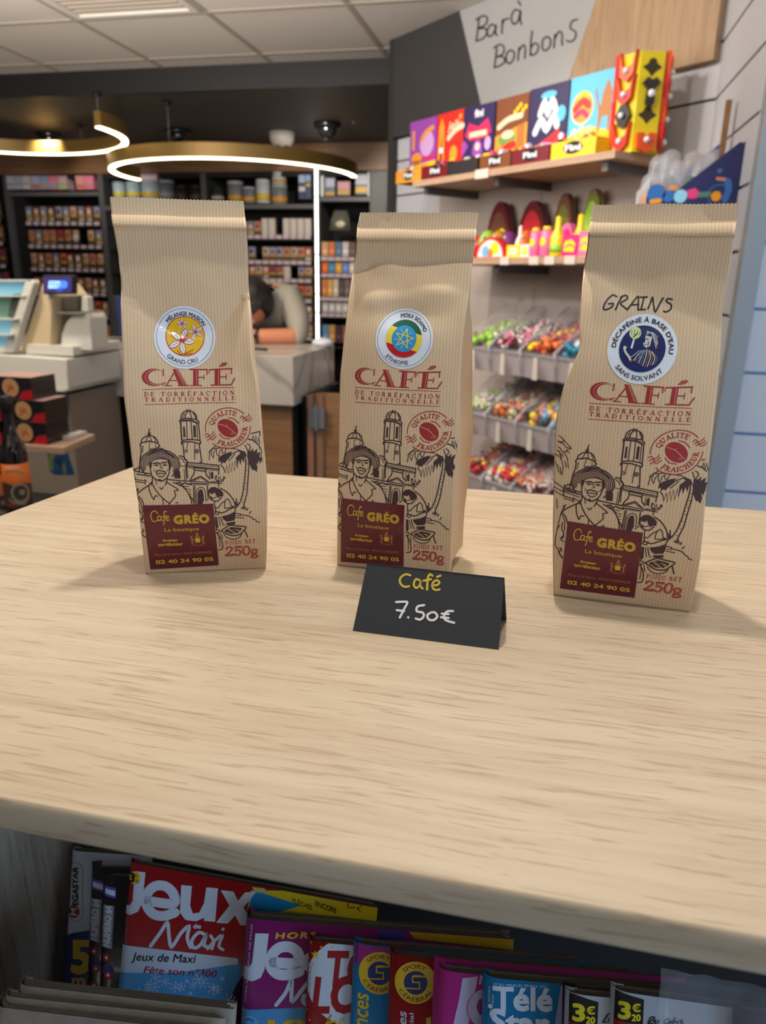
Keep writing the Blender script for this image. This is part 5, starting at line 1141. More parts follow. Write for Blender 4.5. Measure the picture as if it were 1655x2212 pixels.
# LED tubes on the post between the third and the fourth bay
lx = X(685.5, 500)
ld = thing('led_strip', 'vertical bright white light strip on the post of the back shelving', 'light strip', (lx, SY - .012, 0))
MB().box((-.016, -.001, .9), (.016, .010, 2.13), 'post_grey').build('channel', ld)
zz_ = [365, 424, 427, 548, 552, 586, 589, 634, 637, 673, 677, 741]
for a_, b_ in zip(zz_[::2], zz_[1::2]): MB().box((-.0085, -.004, Z(686, b_)), (.0085, -.001, Z(686, a_)), 'led_white').build('tube', ld)
# packs: one mesh per look, shared
def pack_mesh(k, h=.088, w_=.055, t=.022, style=0):
    r = random.Random(k * 7 + style); b = MB()
    body = mat('pack_body_%d' % (k % 5), S(*[(88, 76, 50), (70, 62, 46), (96, 84, 60), (60, 50, 42), (80, 66, 52)][k % 5]), .45)
    b.box((-w_ / 2, 0, 0), (w_ / 2, t, h), body.name)
    pic = mat('pack_photo_%d' % (k % 9), S(*[(196, 120, 96), (170, 88, 62), (150, 150, 176), (208, 160, 130), (122, 52, 46), (188, 176, 160), (220, 92, 60), (120, 128, 150), (168, 60, 66)][k % 9]), .4)
    pic2 = mat('pack_tone_%d' % (k % 6), S(*[(90, 44, 40), (210, 190, 170), (60, 56, 70), (160, 110, 80), (230, 220, 210), (120, 70, 60)][k % 6]), .4)
    b.box((-w_ / 2 + .003, -.0006, h * .42), (w_ / 2 - .003, .001, h * .97), pic.name); b.box((-w_ / 2 + .008 + r.random() * .01, -.0009, h * .5), (w_ / 2 - .012 - r.random() * .012, .001, h * (.7 + .2 * r.random())), pic2.name)
    b.box((-w_ / 2 + .003, -.0006, h * .30), (w_ / 2 - .003, .001, h * .40), mat('pack_gold', S(206, 160, 60), .35).name)
    b.box((-w_ / 2 + .006, -.0006, h * .08), (w_ / 2 - .006, .001, h * .2), pic2.name)
    return b.mesh('pack')
PK = [pack_mesh(k) for k in range(14)]
PKD = ['tan photo', 'rust photo', 'grey-blue photo', 'peach photo', 'dark red photo', 'pale photo', 'orange photo', 'slate photo', 'crimson photo']
mat('carton_white', S(206, 196, 184), .5)
WH = MB().box((-.0235, 0, 0), (.0235, .03, .115), 'carton_white').box((-.02, -.001, .01), (.02, .001, .02), 'price_label').mesh('pack')
LBL = MB().box((-.024, -.003, 0), (.024, 0, .026), 'price_label').mesh('price_label')
PUSH = MB().ball((0, 0, 0), .028, 'carton_white', 12, 8, (1, .5, 1.1)).mesh('marker')
cnt = 0
def lay(x0, x1, z, y, n, unit, row, uo, special=None, hscale=1.0):
    """one row of packs with a price label under each"""
    global cnt
    for i in range(n):
        x = x0 + (x1 - x0) * (i + .5) / n; s_ = (special or {}).get(i)
        lo = linkmesh('price_label', LBL, uo, (0, 0, 0)); lo.matrix_parent_inverse = Matrix.Translation(-uo.location); lo.location = (x, y - .008, z - .016)
        if s_ == 'gap': continue
        k = rnd.randrange(14)
        nth = ORD[i] if i < len(ORD) else str(i + 1) + 'th'
        if s_ == 'white':
            o = linkmesh('cigarette_pack', WH, None, (x, y, z + .012)); lab = 'plain pale pack, %s in the %s row of the %s bay' % (nth, row, unit)
        else:
            o = linkmesh('cigarette_pack', PK[k], None, (x, y + rnd.random() * .012, z + .012)); o.scale = (1, 1, hscale); lab = '%s tobacco pack, %s in the %s row of the %s bay' % (PKD[k % 9], nth, row, unit)
        tag(o, lab, 'tobacco pack', 'tobacco packs in the back shelving')
        cnt += 1
xa, xb_ = X(56, 500), X(216, 500)
for ri, z in enumerate(rows1):
    sp = {7: 'gap'} if ri == 1 else {}
    lay(posts[0] + .135, posts[1] - .03, z, SY + .012, 10, 'leftmost', ORD[ri], uobj[0], sp, 1.28)
for i_, (px_, py_) in enumerate(((167, 514), (168, 616))):
    tag(linkmesh('stock_marker', PUSH, None, (X(px_, py_), SY - .02, Z(px_, py_)), 0), 'round white marker in the %s row of the leftmost bay' % ('second' if i_ == 0 else 'fourth'), 'marker', None)
xs, xe = X(533, 500), X(672, 500)
for ri, z in enumerate(rows3): lay(posts[2] + .04, xs - .002, z, SY + .012, 5, 'half-hidden third', ORD[ri], uobj[2], {}, 1.1)
for ri, z in enumerate(rows3):
    sp = {0: {2: 'white', 3: 'white', 4: 'gap', 5: 'white', 6: 'white', 7: 'white', 8: 'white'}, 1: {1: 'gap'}, 2: {5: 'white', 6: 'gap'}, 3: {6: 'white'}}.get(ri, {})
    lay(xs, xe, z, SY + .012, 9, 'third', ORD[ri], uobj[2], sp, 1.1)
for ri, z in enumerate(rows1): lay(posts[1] + .14, posts[2] - .03, z, SY + .012, 10, 'second', ORD[ri], uobj[1], {}, 1.2)
for ri, z in enumerate(rows1): lay(X(0, 500) - .2, X(0, 500) + .02, z + .02, SY + .012, 3, 'far left', ORD[ri], u, {}, 1.5)
# fourth bay: coloured packs
cols4 = [[(212, 160, 110), (206, 110, 50), (70, 110, 140), (200, 190, 186), (90, 56, 44)], [(236, 100, 20), (40, 130, 176), (224, 160, 30), (90, 130, 200), (214, 200, 190)], [(214, 128, 60), (222, 170, 80), (216, 196, 180), (70, 64, 60), (110, 96, 86), (170, 40, 110)], [(206, 198, 196)] * 5, [(90, 150, 190), (206, 150, 80), (70, 40, 44), (150, 90, 90), (70, 150, 190)]]
x4a, x4b = X(694, 600), X(768, 600)
for ri, z in enumerate(rows4):
    n = len(cols4[ri]); h = [.10, .10, .125, .10, .13][ri]
    for i, c in enumerate(cols4[ri]):
        w_ = (x4b - x4a) / n; m_ = mat('wrap_%d_%d_%d' % c, S(*c), .4).name
        b = MB().box((-w_ * .44, 0, 0), (w_ * .44, .05, h), m_).box((-w_ * .3, -.001, h * .25), (w_ * .3, .001, h * .45), mat('wrap_%d_%d_%d' % tuple(min(255, q_ + 40) for q_ in c), S(*[min(255, q_ + 40) for q_ in c]), .4).name)
        o = b.build('cigarette_pack'); o.location = (x4a + w_ * (i + .5), SY + .01, z + .014)
        tag(o, '%s box, %s in the %s row of the narrow fourth bay' % (['tan', 'red-brown', 'blue', 'white', 'brown', 'magenta'][i] if ri not in (3, 1) else ['white' if ri == 3 else 'orange', 'white' if ri == 3 else 'blue', 'white' if ri == 3 else 'amber', 'white' if ri == 3 else 'light blue', 'white' if ri == 3 else 'cream'][i], ORD[i], ORD[ri]), 'box', 'boxes in the narrow fourth bay')
        if ri < 4: lo = linkmesh('price_label', LBL, uobj[3]); lo.matrix_parent_inverse = Matrix.Translation(-uobj[3].location); lo.location = (x4a + w_ * (i + .5), SY - .006, z - .018)
for z in (0,): pass
# top shelves: boxes and tobacco tins
def boxy(px0, px1, py0, py1, cols, label, cat='box', depth=.1, grp='goods on the top shelf of the back wall'):
    """upright pack whose outline is read from the picture at the shelf front"""
    P = aty((px0 + px1) / 2, py1, SY); x0, x1 = X(px0, py0), X(px1, py0); h = Z((px0 + px1) / 2, py0) - P.z; w_ = x1 - x0; b = MB()
    n = len(cols)
    for i, (c, f0, f1) in enumerate(cols):
        m_ = mat('wrap_%d_%d_%d' % c, S(*c), .4).name
        b.box((-w_ / 2 + (.001 if i else 0), -.0006 * i, h * f0), (w_ / 2 - (.001 if i else 0), depth if i == 0 else .002, h * f1), m_)
    o = b.build('tobacco_box'); o.location = ((x0 + x1) / 2, SY - .01, P.z + .0); return tag(o, label, cat, grp)
W0 = (206, 206, 214); GY = (120, 122, 132)
zs1 = 411
for k, (a_, b_, cc, nm) in enumerate(((14, 29, (206, 204, 214), 'white'), (30, 46, (180, 184, 210), 'pale blue'), (48, 64, (212, 196, 190), 'white and pink'), (67, 85, (176, 176, 200), 'lilac and red'), (87, 104, (150, 156, 190), 'blue and amber'), (105, 124, (224, 130, 150), 'pink'), (126, 144, (206, 170, 170), 'pink and green'), (164, 182, (224, 150, 140), 'coral'), (183, 202, (226, 130, 150), 'rose'))):
    boxy(a_, b_, 380, 409, [(cc, 0, 1), ((150, 150, 152), .08, .45), ([(200, 196, 196), (190, 190, 196), (206, 206, 206), (190, 90, 90), (180, 140, 60), (140, 140, 160), (150, 186, 80), (230, 90, 60), (226, 110, 120)][k], .1, .3)], nm + ' box on the top shelf of the leftmost bay, %s from the left' % ORD[k])
def tin(px0, px1, py0, py1, label, c1_, c2_, cat='tin', lid=(40, 42, 46)):
    P = aty((px0 + px1) / 2, py1, SY); r = (X(px1, py0) - X(px0, py0)) / 2; h = Z((px0 + px1) / 2, py0) - P.z
    t = thing('tobacco_tin', label, cat, (P.x, SY + .0 + r, P.z), 0, 'goods on the top shelf of the back wall')
    MB().lathe([(r * .97, 0), (r, .004), (r, h * .86), (r * .9, h * .88)], mat('wrap_%d_%d_%d' % c1_, S(*c1_), .35).name, 20).lathe([(r * 1.004, h * .12), (r * 1.004, h * .38)], mat('wrap_%d_%d_%d' % c2_, S(*c2_), .35).name, 20).build('can', t)
    MB().lathe([(r * .98, h * .87), (r * 1.0, h * .89), (r * 1.0, h * .99), (r * .9, h)], mat('wrap_%d_%d_%d' % lid, S(*lid), .35).name, 20).build('lid', t)
    return t
tin(240, 265, 392, 428, 'pale blue tin with yellow band, behind the left bag top, first from the left', (166, 186, 190), (220, 196, 40), lid=(150, 170, 176)); tin(268, 297, 392, 428, 'pale blue tin with yellow band, second from the left above the left bag', (160, 184, 190), (226, 200, 50), lid=(170, 190, 196))
tin(299, 338, 388, 430, 'wide pale tin with yellow band, third from the left above the left bag', (160, 180, 186), (214, 180, 50), lid=(190, 200, 206)); tin(340, 370, 388, 430, 'grey tin with silver lid, fourth from the left above the left bag', (110, 116, 122), (150, 150, 150), lid=(180, 186, 190))
boxy(296, 340, 376, 391, [((214, 170, 184), 0, 1), ((226, 224, 230), .3, .6)], 'flat pink and white box lying on the pale tins above the left bag')
tin(372, 402, 400, 432, 'dark brown tin right of the pale tins', (46, 38, 30), (70, 56, 40)); tin(404, 432, 400, 432, 'dark brown tin beside the shelf post', (44, 36, 28), (90, 72, 50))
tin(452, 478, 404, 434, 'squat dark tin with a pale round mark, first in the third bay', (60, 54, 40), (190, 184, 170))
tin(487, 519, 390, 438, 'grey tin with pink side and amber band in the third bay', (128, 128, 134), (214, 160, 50), lid=(190, 190, 196)); tin(520, 547, 403, 438, 'small grey tin with amber band in the third bay', (120, 122, 130), (214, 160, 50), lid=(180, 180, 186))
tin(549, 578, 386, 438, 'tall white tin with black print and yellow band in the third bay', (196, 198, 200), (220, 190, 50), lid=(206, 208, 210)); tin(582, 615, 398, 441, 'grey glass jar with amber band, lower one of the stacked pair in the third bay', (120, 122, 122), (206, 150, 50), lid=(170, 172, 174)); tin(583, 613, 371, 397, 'white jar standing on top of the other in the third bay', (190, 194, 196), (206, 160, 60), lid=(216, 218, 220))
boxy(646, 660, 376, 430, [((60, 70, 96), 0, 1), ((170, 190, 220), .65, .95), ((200, 200, 200), .3, .5)], 'slim blue pouch in the third bay, left one of two'); boxy(661, 672, 376, 430, [((70, 80, 106), 0, 1), ((150, 180, 220), .7, .95), ((210, 170, 60), .5, .62)], 'slim blue pouch in the third bay, right one of two')
boxy(693, 700, 380, 424, [((210, 214, 214), 0, 1)], 'narrow white carton beside the light strip'); boxy(704, 724, 384, 424, [((110, 116, 130), 0, 1), ((180, 190, 210), .5, .95), ((206, 160, 50), .06, .22)], 'blue-grey box with amber band in the fourth bay')
boxy(730, 757, 392, 422, [((150, 140, 140), 0, 1), ((214, 150, 160), .45, .95), ((206, 160, 50), .08, .35)], 'pink box with amber band in the fourth bay'); boxy(769, 794, 376, 420, [((130, 132, 140), 0, 1), ((200, 204, 214), .5, .95), ((230, 180, 40), .08, .35)], 'white box with yellow band in the fourth bay'); boxy(795, 799, 372, 424, [((220, 224, 224), 0, 1)], 'thin white upright board at the end of the fourth bay')
# someone reaching into the fourth bay: here a grey bag stands on top of the coloured boxes
pb = thing('pouch', 'grey-green pouch standing on the coloured boxes of the fourth bay', 'pouch', (X(735, 500), SY + .0, Z(735, 498)))
hgt = Z(735, 455) - Z(735, 498)
MB().add([(-.075, -.03, 0), (.085, -.03, 0), (.085, .03, 0), (-.075, .03, 0), (-.06, -.012, hgt * .6), (.07, -.012, hgt * .6), (.07, .012, hgt * .6), (-.06, .012, hgt * .6), (-.045, -.002, hgt), (.05, -.002, hgt), (.05, .002, hgt), (-.045, .002, hgt)],
         [(0, 1, 5, 4), (1, 2, 6, 5), (2, 3, 7, 6), (3, 0, 4, 7), (4, 5, 9, 8), (5, 6, 10, 9), (6, 7, 11, 10), (7, 4, 8, 11), (8, 9, 10, 11), (3, 2, 1, 0)], mat('pouch_green', S(96, 96, 84), .35).name, True).build('pouch_body', pb)
MB().ball((.01, -.03, hgt * .3), .03, mat('pouch_print', S(200, 190, 160), .35).name, 10, 7, (1.3, .25, .8)).build('pouch_print', pb)
# ------------------------------------------------------------------ ring lamps, cameras, sensors under the dark ceiling
mat('ring_gold', S(150, 118, 60), .4, metal=.35); mat('ring_led', (1.0, .86, .55), .5, emit=6.5); mat('wire', S(120, 118, 112), .4); mat('dome_black', S(18, 18, 20), .15); mat('dome_white', S(206, 200, 192), .4)
def ring_lamp(c, z, r, a0, a1, label, cables):
    t = thing('ring_lamp', label, 'ceiling lamp', (c[0], c[1], z)); N = 72; A = [math.radians(a0 + (a1 - a0) * i / N) for i in range(N + 1)]
    def band(r0, r1, z0, z1, m, name):
        vs = []; fs = []
        for a in A:
            for rr, zz in ((r0, z0), (r1, z0), (r1, z1), (r0, z1)): vs.append((rr * math.cos(a), rr * math.sin(a), zz))
        for i in range(N):
            for k in range(4): l = (k + 1) % 4; fs.append((i * 4 + k, i * 4 + l, i * 4 + 4 + l, i * 4 + 4 + k))
        fs += [(0, 1, 2, 3), (N * 4 + 3, N * 4 + 2, N * 4 + 1, N * 4)]; o = MB().add(vs, fs, m, False).build(name, t); return o
    band(r - .020, r + .020, 0, .075, 'ring_gold', 'ring_housing'); band(r - .016, r + .016, -.008, -.0005, 'ring_led', 'light_diffuser')
    for a in cables:
        x, y = r * math.cos(math.radians(a)), r * math.sin(math.radians(a)); MB().cyl((x, y, .075), (x, y, LOWC - z), .0025, 'wire', 6).build('cable', t); MB().cyl((x, y, LOWC - z - .02), (x, y, LOWC - z), .02, 'dome_black', 12).build('ceiling_cup', t)
ring_lamp((-2.105, 4.99), 2.05, .783, 172, 365, 'golden open ring lamp with lit white strip, right one hanging over the counter', (-95,))
ring_lamp((-3.22, 4.01), 2.17, .77, -4, 150, 'golden open ring lamp with lit white strip, left one cut by the picture edge', (-3, 80))
for i, (px_, py_, nm) in enumerate(((105, 288, 'far left'), (385, 280, 'middle'), (707, 266, 'right'))):
    P = atz(px_, py_, LOWC); t = thing('security_camera', 'black dome camera under the dark ceiling, %s one of three' % nm, 'camera', P, 0, 'black dome cameras')
    MB().lathe([(.085, 0), (.085, -.02), (.07, -.035)], 'dome_black', 20).build('mount', t); MB().ball((0, 0, -.035), .06, 'dome_black', 16, 10).build('dome', t)
P = atz(609, 286, LOWC); t = thing('security_camera', 'white dome camera under the dark ceiling above the right ring lamp', 'camera', P)
MB().lathe([(.085, 0), (.08, -.05), (.06, -.085)], 'dome_white', 20).build('mount', t); MB().ball((0, 0, -.085), .055, 'dome_black', 16, 10).build('dome', t)
for i, (px_, py_) in enumerate(((765, 261), (272, 276), (130, 305))):
    P = atz(px_, py_, LOWC); tag(MB().cyl((0, 0, -.015), (0, 0, 0), .012, 'wire', 10).build('ceiling_sensor', None, P), ['tiny round sensor right of the rightmost black camera', 'tiny round sensor right of the left ring lamp', 'tiny round sensor beside the far left camera'][i], 'sensor')
# ------------------------------------------------------------------ counter
def marble(name, col, vein):
    m = mat(name, col, .25); nt = m.node_tree; b = nt.nodes['Principled BSDF']; tc = nt.nodes.new('ShaderNodeTexCoord'); n = nt.nodes.new('ShaderNodeTexNoise'); n.inputs['Scale'].default_value = 1.3; n.inputs['Detail'].default_value = 6; n.inputs['Distortion'].default_value = 1.2
    nt.links.new(tc.outputs['Object'], n.inputs['Vector']); r = nt.nodes.new('ShaderNodeValToRGB'); e = r.color_ramp.elements
    e[0].position = .47; e[0].color = (*col, 1); e[1].position = .53; e[1].color = (*col, 1); k = r.color_ramp.elements.new(.5); k.color = (*vein, 1); nt.links.new(n.outputs[0], r.inputs[0]); nt.links.new(r.outputs[0], b.inputs['Base Color'])
marble('marble', S(186, 178, 168), S(150, 140, 130))
CF = 3.0; CZ = 1.102; cr = aty(633, 773, CF).x; zb = aty(633, 877, CF).z
ct = thing('shop_counter', 'checkout counter with pale marble front and wood and black base', 'counter', (0, 0, 0))
MB().box((-3.6, CF, zb), (cr, 3.62, CZ), 'marble').build('marble_top', ct, bevel=.002)
xk = aty(285, 950, CF + .05).x
MB().box((-3.5, CF + .05, 0), (aty(285, 900, 3.05).x, 3.5, zb - .001), 'black').build('base_panel', ct)
MB().box((aty(285, 900, 3.05).x, CF + .04, 0), (aty(630, 900, 3.04).x, 3.5, zb - .001), OAKD).build('wood_front', ct)
MB().box((aty(630, 900, 3.04).x, CF + .05, 0), (cr - .005, 3.5, zb - .001), 'black').build('base_panel', ct)
# gate at the end of the counter: door, hinge and dark panel behind
gt = thing('counter_gate', 'wooden swing gate with steel hinge at the end of the counter', 'gate', (cr, 3.1, 0))
MB().box((.005, .0, 0), (.03, .5, .92), 'black').build('jamb', gt); MB().box((.033, -.02, 0), (.06, .03, .93), mat('gate_edge', S(150, 106, 84), .5).name).build('edge_strip', gt)
MB().box((.075, -.02, .02), (.105, .02, .94), mat('gate_light', S(140, 104, 78), .5).name).build('edge_strip', gt); MB().box((.105, -.01, .02), (.62, .015, .94), OAKD).build('door_leaf', gt)
MB().box((.045, -.035, .79), (.115, -.02, .88), mat('steel', S(150, 152, 158), .35, metal=.6).name).box((.072, -.042, .78), (.086, -.03, .89), 'steel').build('hinge', gt)
low = thing('back_counter', 'low black cabinet with white papers behind the gate', 'cabinet', (-.75, 3.9, 0)); MB().box((-.3, 0, 0), (.5, .5, .93), 'black').build('carcass', low); MB().box((-.32, -.02, .93), (.5, .5, .95), OAKD).build('cabinet_top', low)
tag(MB().box((-.29, 0, .0), (-.1, .2, .02), 'price_label').box((-.28, .01, .02), (-.11, .19, .035), 'carton_white').build('paper_stack', None, (-.75, 3.9, .951)), 'small stack of white paper on the low cabinet behind the gate', 'papers')
# dark cash screen seen beside the left bag and things on the counter
sc = thing('cash_screen', 'dark tilted cash register screen with blue back, half behind the left bag', 'screen', aty(268, 745, 3.35) * 1.0, .25); sc.location.z = CZ
MB().box((-.22, -.08, 0), (-.02, .08, .012), 'black').box((-.14, -.01, .0), (-.10, .01, .12), 'black').build('stand', sc); MB().box((-.03, -.012, .03), (.20, .012, .22), 'black').build('bezel', sc); MB().box((-.012, -.0135, .035), (.195, -.0121, .215), mat('screen_blue', S(34, 44, 96), .2).name).build('display', sc)
P = atz(697, 748, CZ); tag(MB().ball((0, 0, .018), .045, 'clear_bag' if 'clear_bag' in MATS else mat('clear_bag', S(220, 222, 226), .2).name, 12, 8, (1.2, 1, .5)).build('plastic_bag', None, P), 'crumpled clear plastic bag on the counter corner under the light strip', 'plastic bag')
P = atz(560, 757, CZ); tag(MB().tube([(-.05, 0, .006), (-.01, .006, .007), (.04, -.004, .006)], .0055, 'black', 8).build('pen', None, P), 'dark pen lying on the counter beside the bent arm', 'pen')
# ------------------------------------------------------------------ the person bent over the counter
mat('skin', S(206, 132, 98), .55); mat('hair', S(34, 26, 24), .6, bump=(60, .8, .01)); mat('sweater', S(160, 154, 140), .85, bump=(40, .3, .004)); mat('jeans', S(50, 56, 74), .8); mat('shirt_blue', S(92, 100, 118), .8)
pr = thing('person', 'dark-haired person in a light grey jumper bending over the counter to write', 'person', (-1.49, 3.78, 0))
def skinned(name, joints, bones, m, parent, sub=2):
    me = bpy.data.meshes.new(name); me.from_pydata([j[:3] for j in joints], bones, []); o = bpy.data.objects.new(name, me); COL.objects.link(o); o.parent = parent
    md = o.modifiers.new('skin', 'SKIN'); md.use_smooth_shade = True; sv = me.skin_vertices[0].data
    for i, j in enumerate(joints): sv[i].radius = (j[3], j[4] if len(j) > 4 else j[3])
    sv[0].use_root = True; s_ = o.modifiers.new('sub', 'SUBSURF'); s_.levels = sub; s_.render_levels = sub; me.materials.append(MATS[m]); return o
# local frame: person faces the camera (-y) and leans towards it
J = [(0, .12, .92, .15, .11), (0, .10, 1.08, .15, .11), (0, .02, 1.22, .17, .11), (0, -.06, 1.31, .15, .10), (.02, -.13, 1.34, .06, .06), (.045, -.19, 1.31, .055, .055),
     (.17, -.02, 1.30, .075, .075), (.235, -.08, 1.22, .062, .062), (.27, -.17, 1.135, .05, .05), (.10, -.26, 1.138, .040, .036), (.0, -.29, 1.137, .03, .024),
     (-.17, -.02, 1.30, .075, .075), (-.24, -.08, 1.22, .06, .06), (-.27, -.17, 1.135, .05, .05), (-.16, -.27, 1.138, .038, .034), (-.09, -.30, 1.137, .03, .024),
     (.09, .12, .80, .10, .10), (.10, .11, .48, .065, .065), (.10, .12, .08, .045, .045), (.10, .02, .04, .04, .035),
     (-.09, .12, .80, .10, .10), (-.10, .11, .48, .065, .065), (-.10, .12, .08, .045, .045), (-.10, .02, .04, .04, .035)]
Bn = [(0, 1), (1, 2), (2, 3), (3, 4), (4, 5), (3, 6), (6, 7), (7, 8), (8, 9), (9, 10), (3, 11), (11, 12), (12, 13), (13, 14), (14, 15), (0, 16), (16, 17), (17, 18), (18, 19), (0, 20), (20, 21), (21, 22), (22, 23)]
skinned('body', J, Bn, 'skin', pr)
# clothes are a slightly larger shell that stops at the cuffs and the neck
G = lambda i, k=1.12: (*J[i][:3], J[i][3] * k + .008, (J[i][4] if len(J[i]) > 4 else J[i][3]) * k + .008)
cj = [G(0), G(1), G(2), G(3), (0, -.10, 1.345, .085, .08), G(6), G(7), G(8), (.235, -.195, 1.138, .058, .056), G(11), G(12), G(13), (-.24, -.20, 1.138, .056, .054)]
skinned('jumper', cj, [(0, 1), (1, 2), (2, 3), (3, 4), (3, 5), (5, 6), (6, 7), (7, 8), (3, 9), (9, 10), (10, 11), (11, 12)], 'sweater', pr)
skinned('trousers', [G(0), G(16), G(17), (*J[18][:3], .065, .065), G(20), G(21), (*J[22][:3], .065, .065)], [(0, 1), (1, 2), (2, 3), (0, 4), (4, 5), (5, 6)], 'jeans', pr)
hd = MB(); hd.ball((0, 0, 0), .098, 'skin', 24, 18, (.80, 1.0, 1.12)); hd.ball((0, -.098, -.02), .018, 'skin', 10, 8, (.7, 1.1, 1.4)); hd.ball((-.078, 0, -.01), .022, 'skin', 8, 6, (.4, .8, 1.2)); hd.ball((.078, 0, -.01), .022, 'skin', 8, 6, (.4, .8, 1.2))
hd.ball((-.033, -.088, .008), .012, 'carton_white', 8, 6); hd.ball((.033, -.088, .008), .012, 'carton_white', 8, 6); hd.ball((-.033, -.099, .006), .005, 'black', 6, 5); hd.ball((.033, -.099, .006), .005, 'black', 6, 5); hd.ball((0, -.09, -.062), .020, mat('lips', S(150, 76, 70), .5).name, 8, 6, (1.2, .4, .4))
h_ = hd.build('head', pr); h_.location = (.03, -.215, 1.285); h_.rotation_euler = (math.radians(64), 0, math.radians(-6))
hb = bmesh.new(); bmesh.ops.create_icosphere(hb, subdivisions=5, radius=1)
for v in hb.verts:
    d = v.co.copy(); n_ = .07 * noise.noise(d * 3.1) + .035 * noise.noise(Vector((d.x * 9, d.y * 3, d.z * 9)))
    f = .104 * (1.06 + n_); z_cut = 1.0
    v.co = Vector((d.x * f * 1.03, d.y * f * 1.10 + .016, d.z * f * 1.12 + .012))
    if d.y < -.45 and d.z < .35: v.co *= .72
hm = bpy.data.meshes.new('hair'); hb.to_mesh(hm); hb.free(); hm.materials.append(MATS['hair']); [setattr(p, 'use_smooth', True) for p in hm.polygons]
hh = bpy.data.objects.new('hair', hm); COL.objects.link(hh); hh.parent = pr; hh.location = h_.location; hh.rotation_euler = h_.rotation_euler
# fingers of the near hand resting on the counter, wrist watch
for k in range(4):
    y0 = -.262 - k * .014; skinned('finger', [(.012 - .003 * k, y0 - .004, 1.135, .0095), (-.022 - .004 * k, y0 - .008, 1.136, .0085), (-.044 - .002 * k, y0 - .008, 1.124, .0078), (-.052, y0 - .006, 1.113, .007)], [(0, 1), (1, 2), (2, 3)], 'skin', pr, 1)
skinned('thumb', [(.02, -.255, 1.145, .011), (-.005, -.235, 1.146, .010), (-.028, -.232, 1.138, .009)], [(0, 1), (1, 2)], 'skin', pr, 1)
for k in range(4):
    y0 = -.270 - k * .014; skinned('finger', [(-.10 + .003 * k, y0 - .006, 1.135, .0095), (-.068 + .004 * k, y0 - .01, 1.136, .0085), (-.048, y0 - .01, 1.122, .0078), (-.046, y0 - .006, 1.112, .007)], [(0, 1), (1, 2), (2, 3)], 'skin', pr, 1)
wv_ = MB(); wv_.tube([(.088 + .004 * math.cos(a) * 0, -.262 + .040 * math.cos(a), 1.138 + .036 * math.sin(a)) for a in [math.pi * 2 * i / 18 for i in range(18)]], .007, 'black', 6, closed=True)
wt = wv_.build('wrist_watch', pr); tag(wt, 'black wrist watch')
MB().ball((0, 0, 0), .017, 'black', 10, 6, (.9, .35, .9)).build('watch_face', wt, (.086, -.305, 1.142))
pr.scale = (.98, .98, 1.0)
# ------------------------------------------------------------------ lottery terminal on the left end of the counter
mat('plastic_white', S(196, 194, 184), .4); mat('plastic_grey', S(150, 148, 138), .45); mat('screen_cyan', S(130, 186, 206), .3, emit=.35); mat('screen_green', S(104, 140, 120), .3, emit=.2); mat('pos_screen', S(52, 46, 96), .2, emit=.5); mat('pos_logo', S(60, 110, 240), .2, emit=1.1); mat('pos_text', S(150, 190, 240), .2, emit=1)
TY = 2.62
tm = thing('ticket_terminal', 'white lottery ticket terminal with lit sloping shelves, left end of the counter', 'terminal', (0, TY, 0))
def tp(px_, py_, Y=TY): P = aty(px_, py_, Y); return P.x, P.z
def slab(pts, y0, y1, m, name, par=tm, bevel=.004):
    """a profile in the x-z plane given real depth from y0 to y1 behind the terminal's front"""
    Mx = Matrix(((1, 0, 0, 0), (0, 0, 1, y0), (0, 1, 0, 0), (0, 0, 0, 1))); return MB().prism(pts, y1 - y0, m, Mx).build(name, par, bevel=bevel)
zb0, zb1 = tp(60, 835)[1], tp(60, 775)[1]
slab([(-2.8, zb0), (tp(147, 838)[0], zb0), (tp(145, 790)[0], zb1 + .005), (tp(20, 770)[0], zb1 + .01), (-2.8, zb1)], 0, .42, 'plastic_white', 'base')
slab([(-2.8, zb0 - .025), (tp(150, 845)[0] + .0, zb0 - .012), (tp(150, 838)[0], zb0 - .001), (-2.8, zb0 - .001)], -.03, .42, 'plastic_grey', 'base_edge')
slab([(tp(36, 760)[0], zb1 + .012), (tp(142, 762)[0], zb1 + .012), (tp(141, 757)[0], zb1 + .05), (tp(40, 754)[0], zb1 + .052)], .05, .40, 'plastic_white', 'tray')
# the sloping side cheek and the stand on the right
slab([(tp(0, 760)[0], zb1 + .02), (tp(20, 760)[0], zb1 + .02), tp(66, 612), tp(62, 604), tp(48, 606)], .02, .06, 'plastic_white', 'cheek')
slab([(tp(22, 758)[0], zb1 + .02), (tp(86, 758)[0], zb1 + .02), tp(92, 640), tp(70, 612)], .06, .30, mat('plastic_cream', S(196, 176, 140), .5).name, 'cheek')
slab([(tp(96, 756)[0], zb1 + .03), (tp(166, 752)[0], zb1 + .03), tp(161, 690), tp(156, 680), tp(124, 682), tp(108, 700), tp(98, 726)], .10, .22, 'plastic_white', 'printer_body')
slab([(tp(84, 680)[0], tp(84, 680)[1]), tp(150, 680), tp(150, 676), tp(84, 676)], .08, .24, 'plastic_grey', 'shelf_plate')
slab([tp(94, 676), tp(126, 676), tp(126, 640), tp(92, 640)], .12, .2, mat('plastic_brown', S(84, 78, 66), .5).name, 'neck'); slab([tp(128, 676), tp(145, 676), tp(142, 642), tp(130, 640)], .14, .18, 'plastic_white', 'neck')
dp = slab([tp(82, 636), tp(148, 636), tp(148, 594), tp(80, 594)], .03, .06, 'black', 'customer_display'); 
slab([tp(85, 632), tp(145, 632), tp(145, 598), tp(83, 598)], .0285, .0299, 'pos_screen', 'screen', dp, 0)
g = Art(); inv_ = lambda x, y: (tp(x, y)[0], tp(x, y)[1])
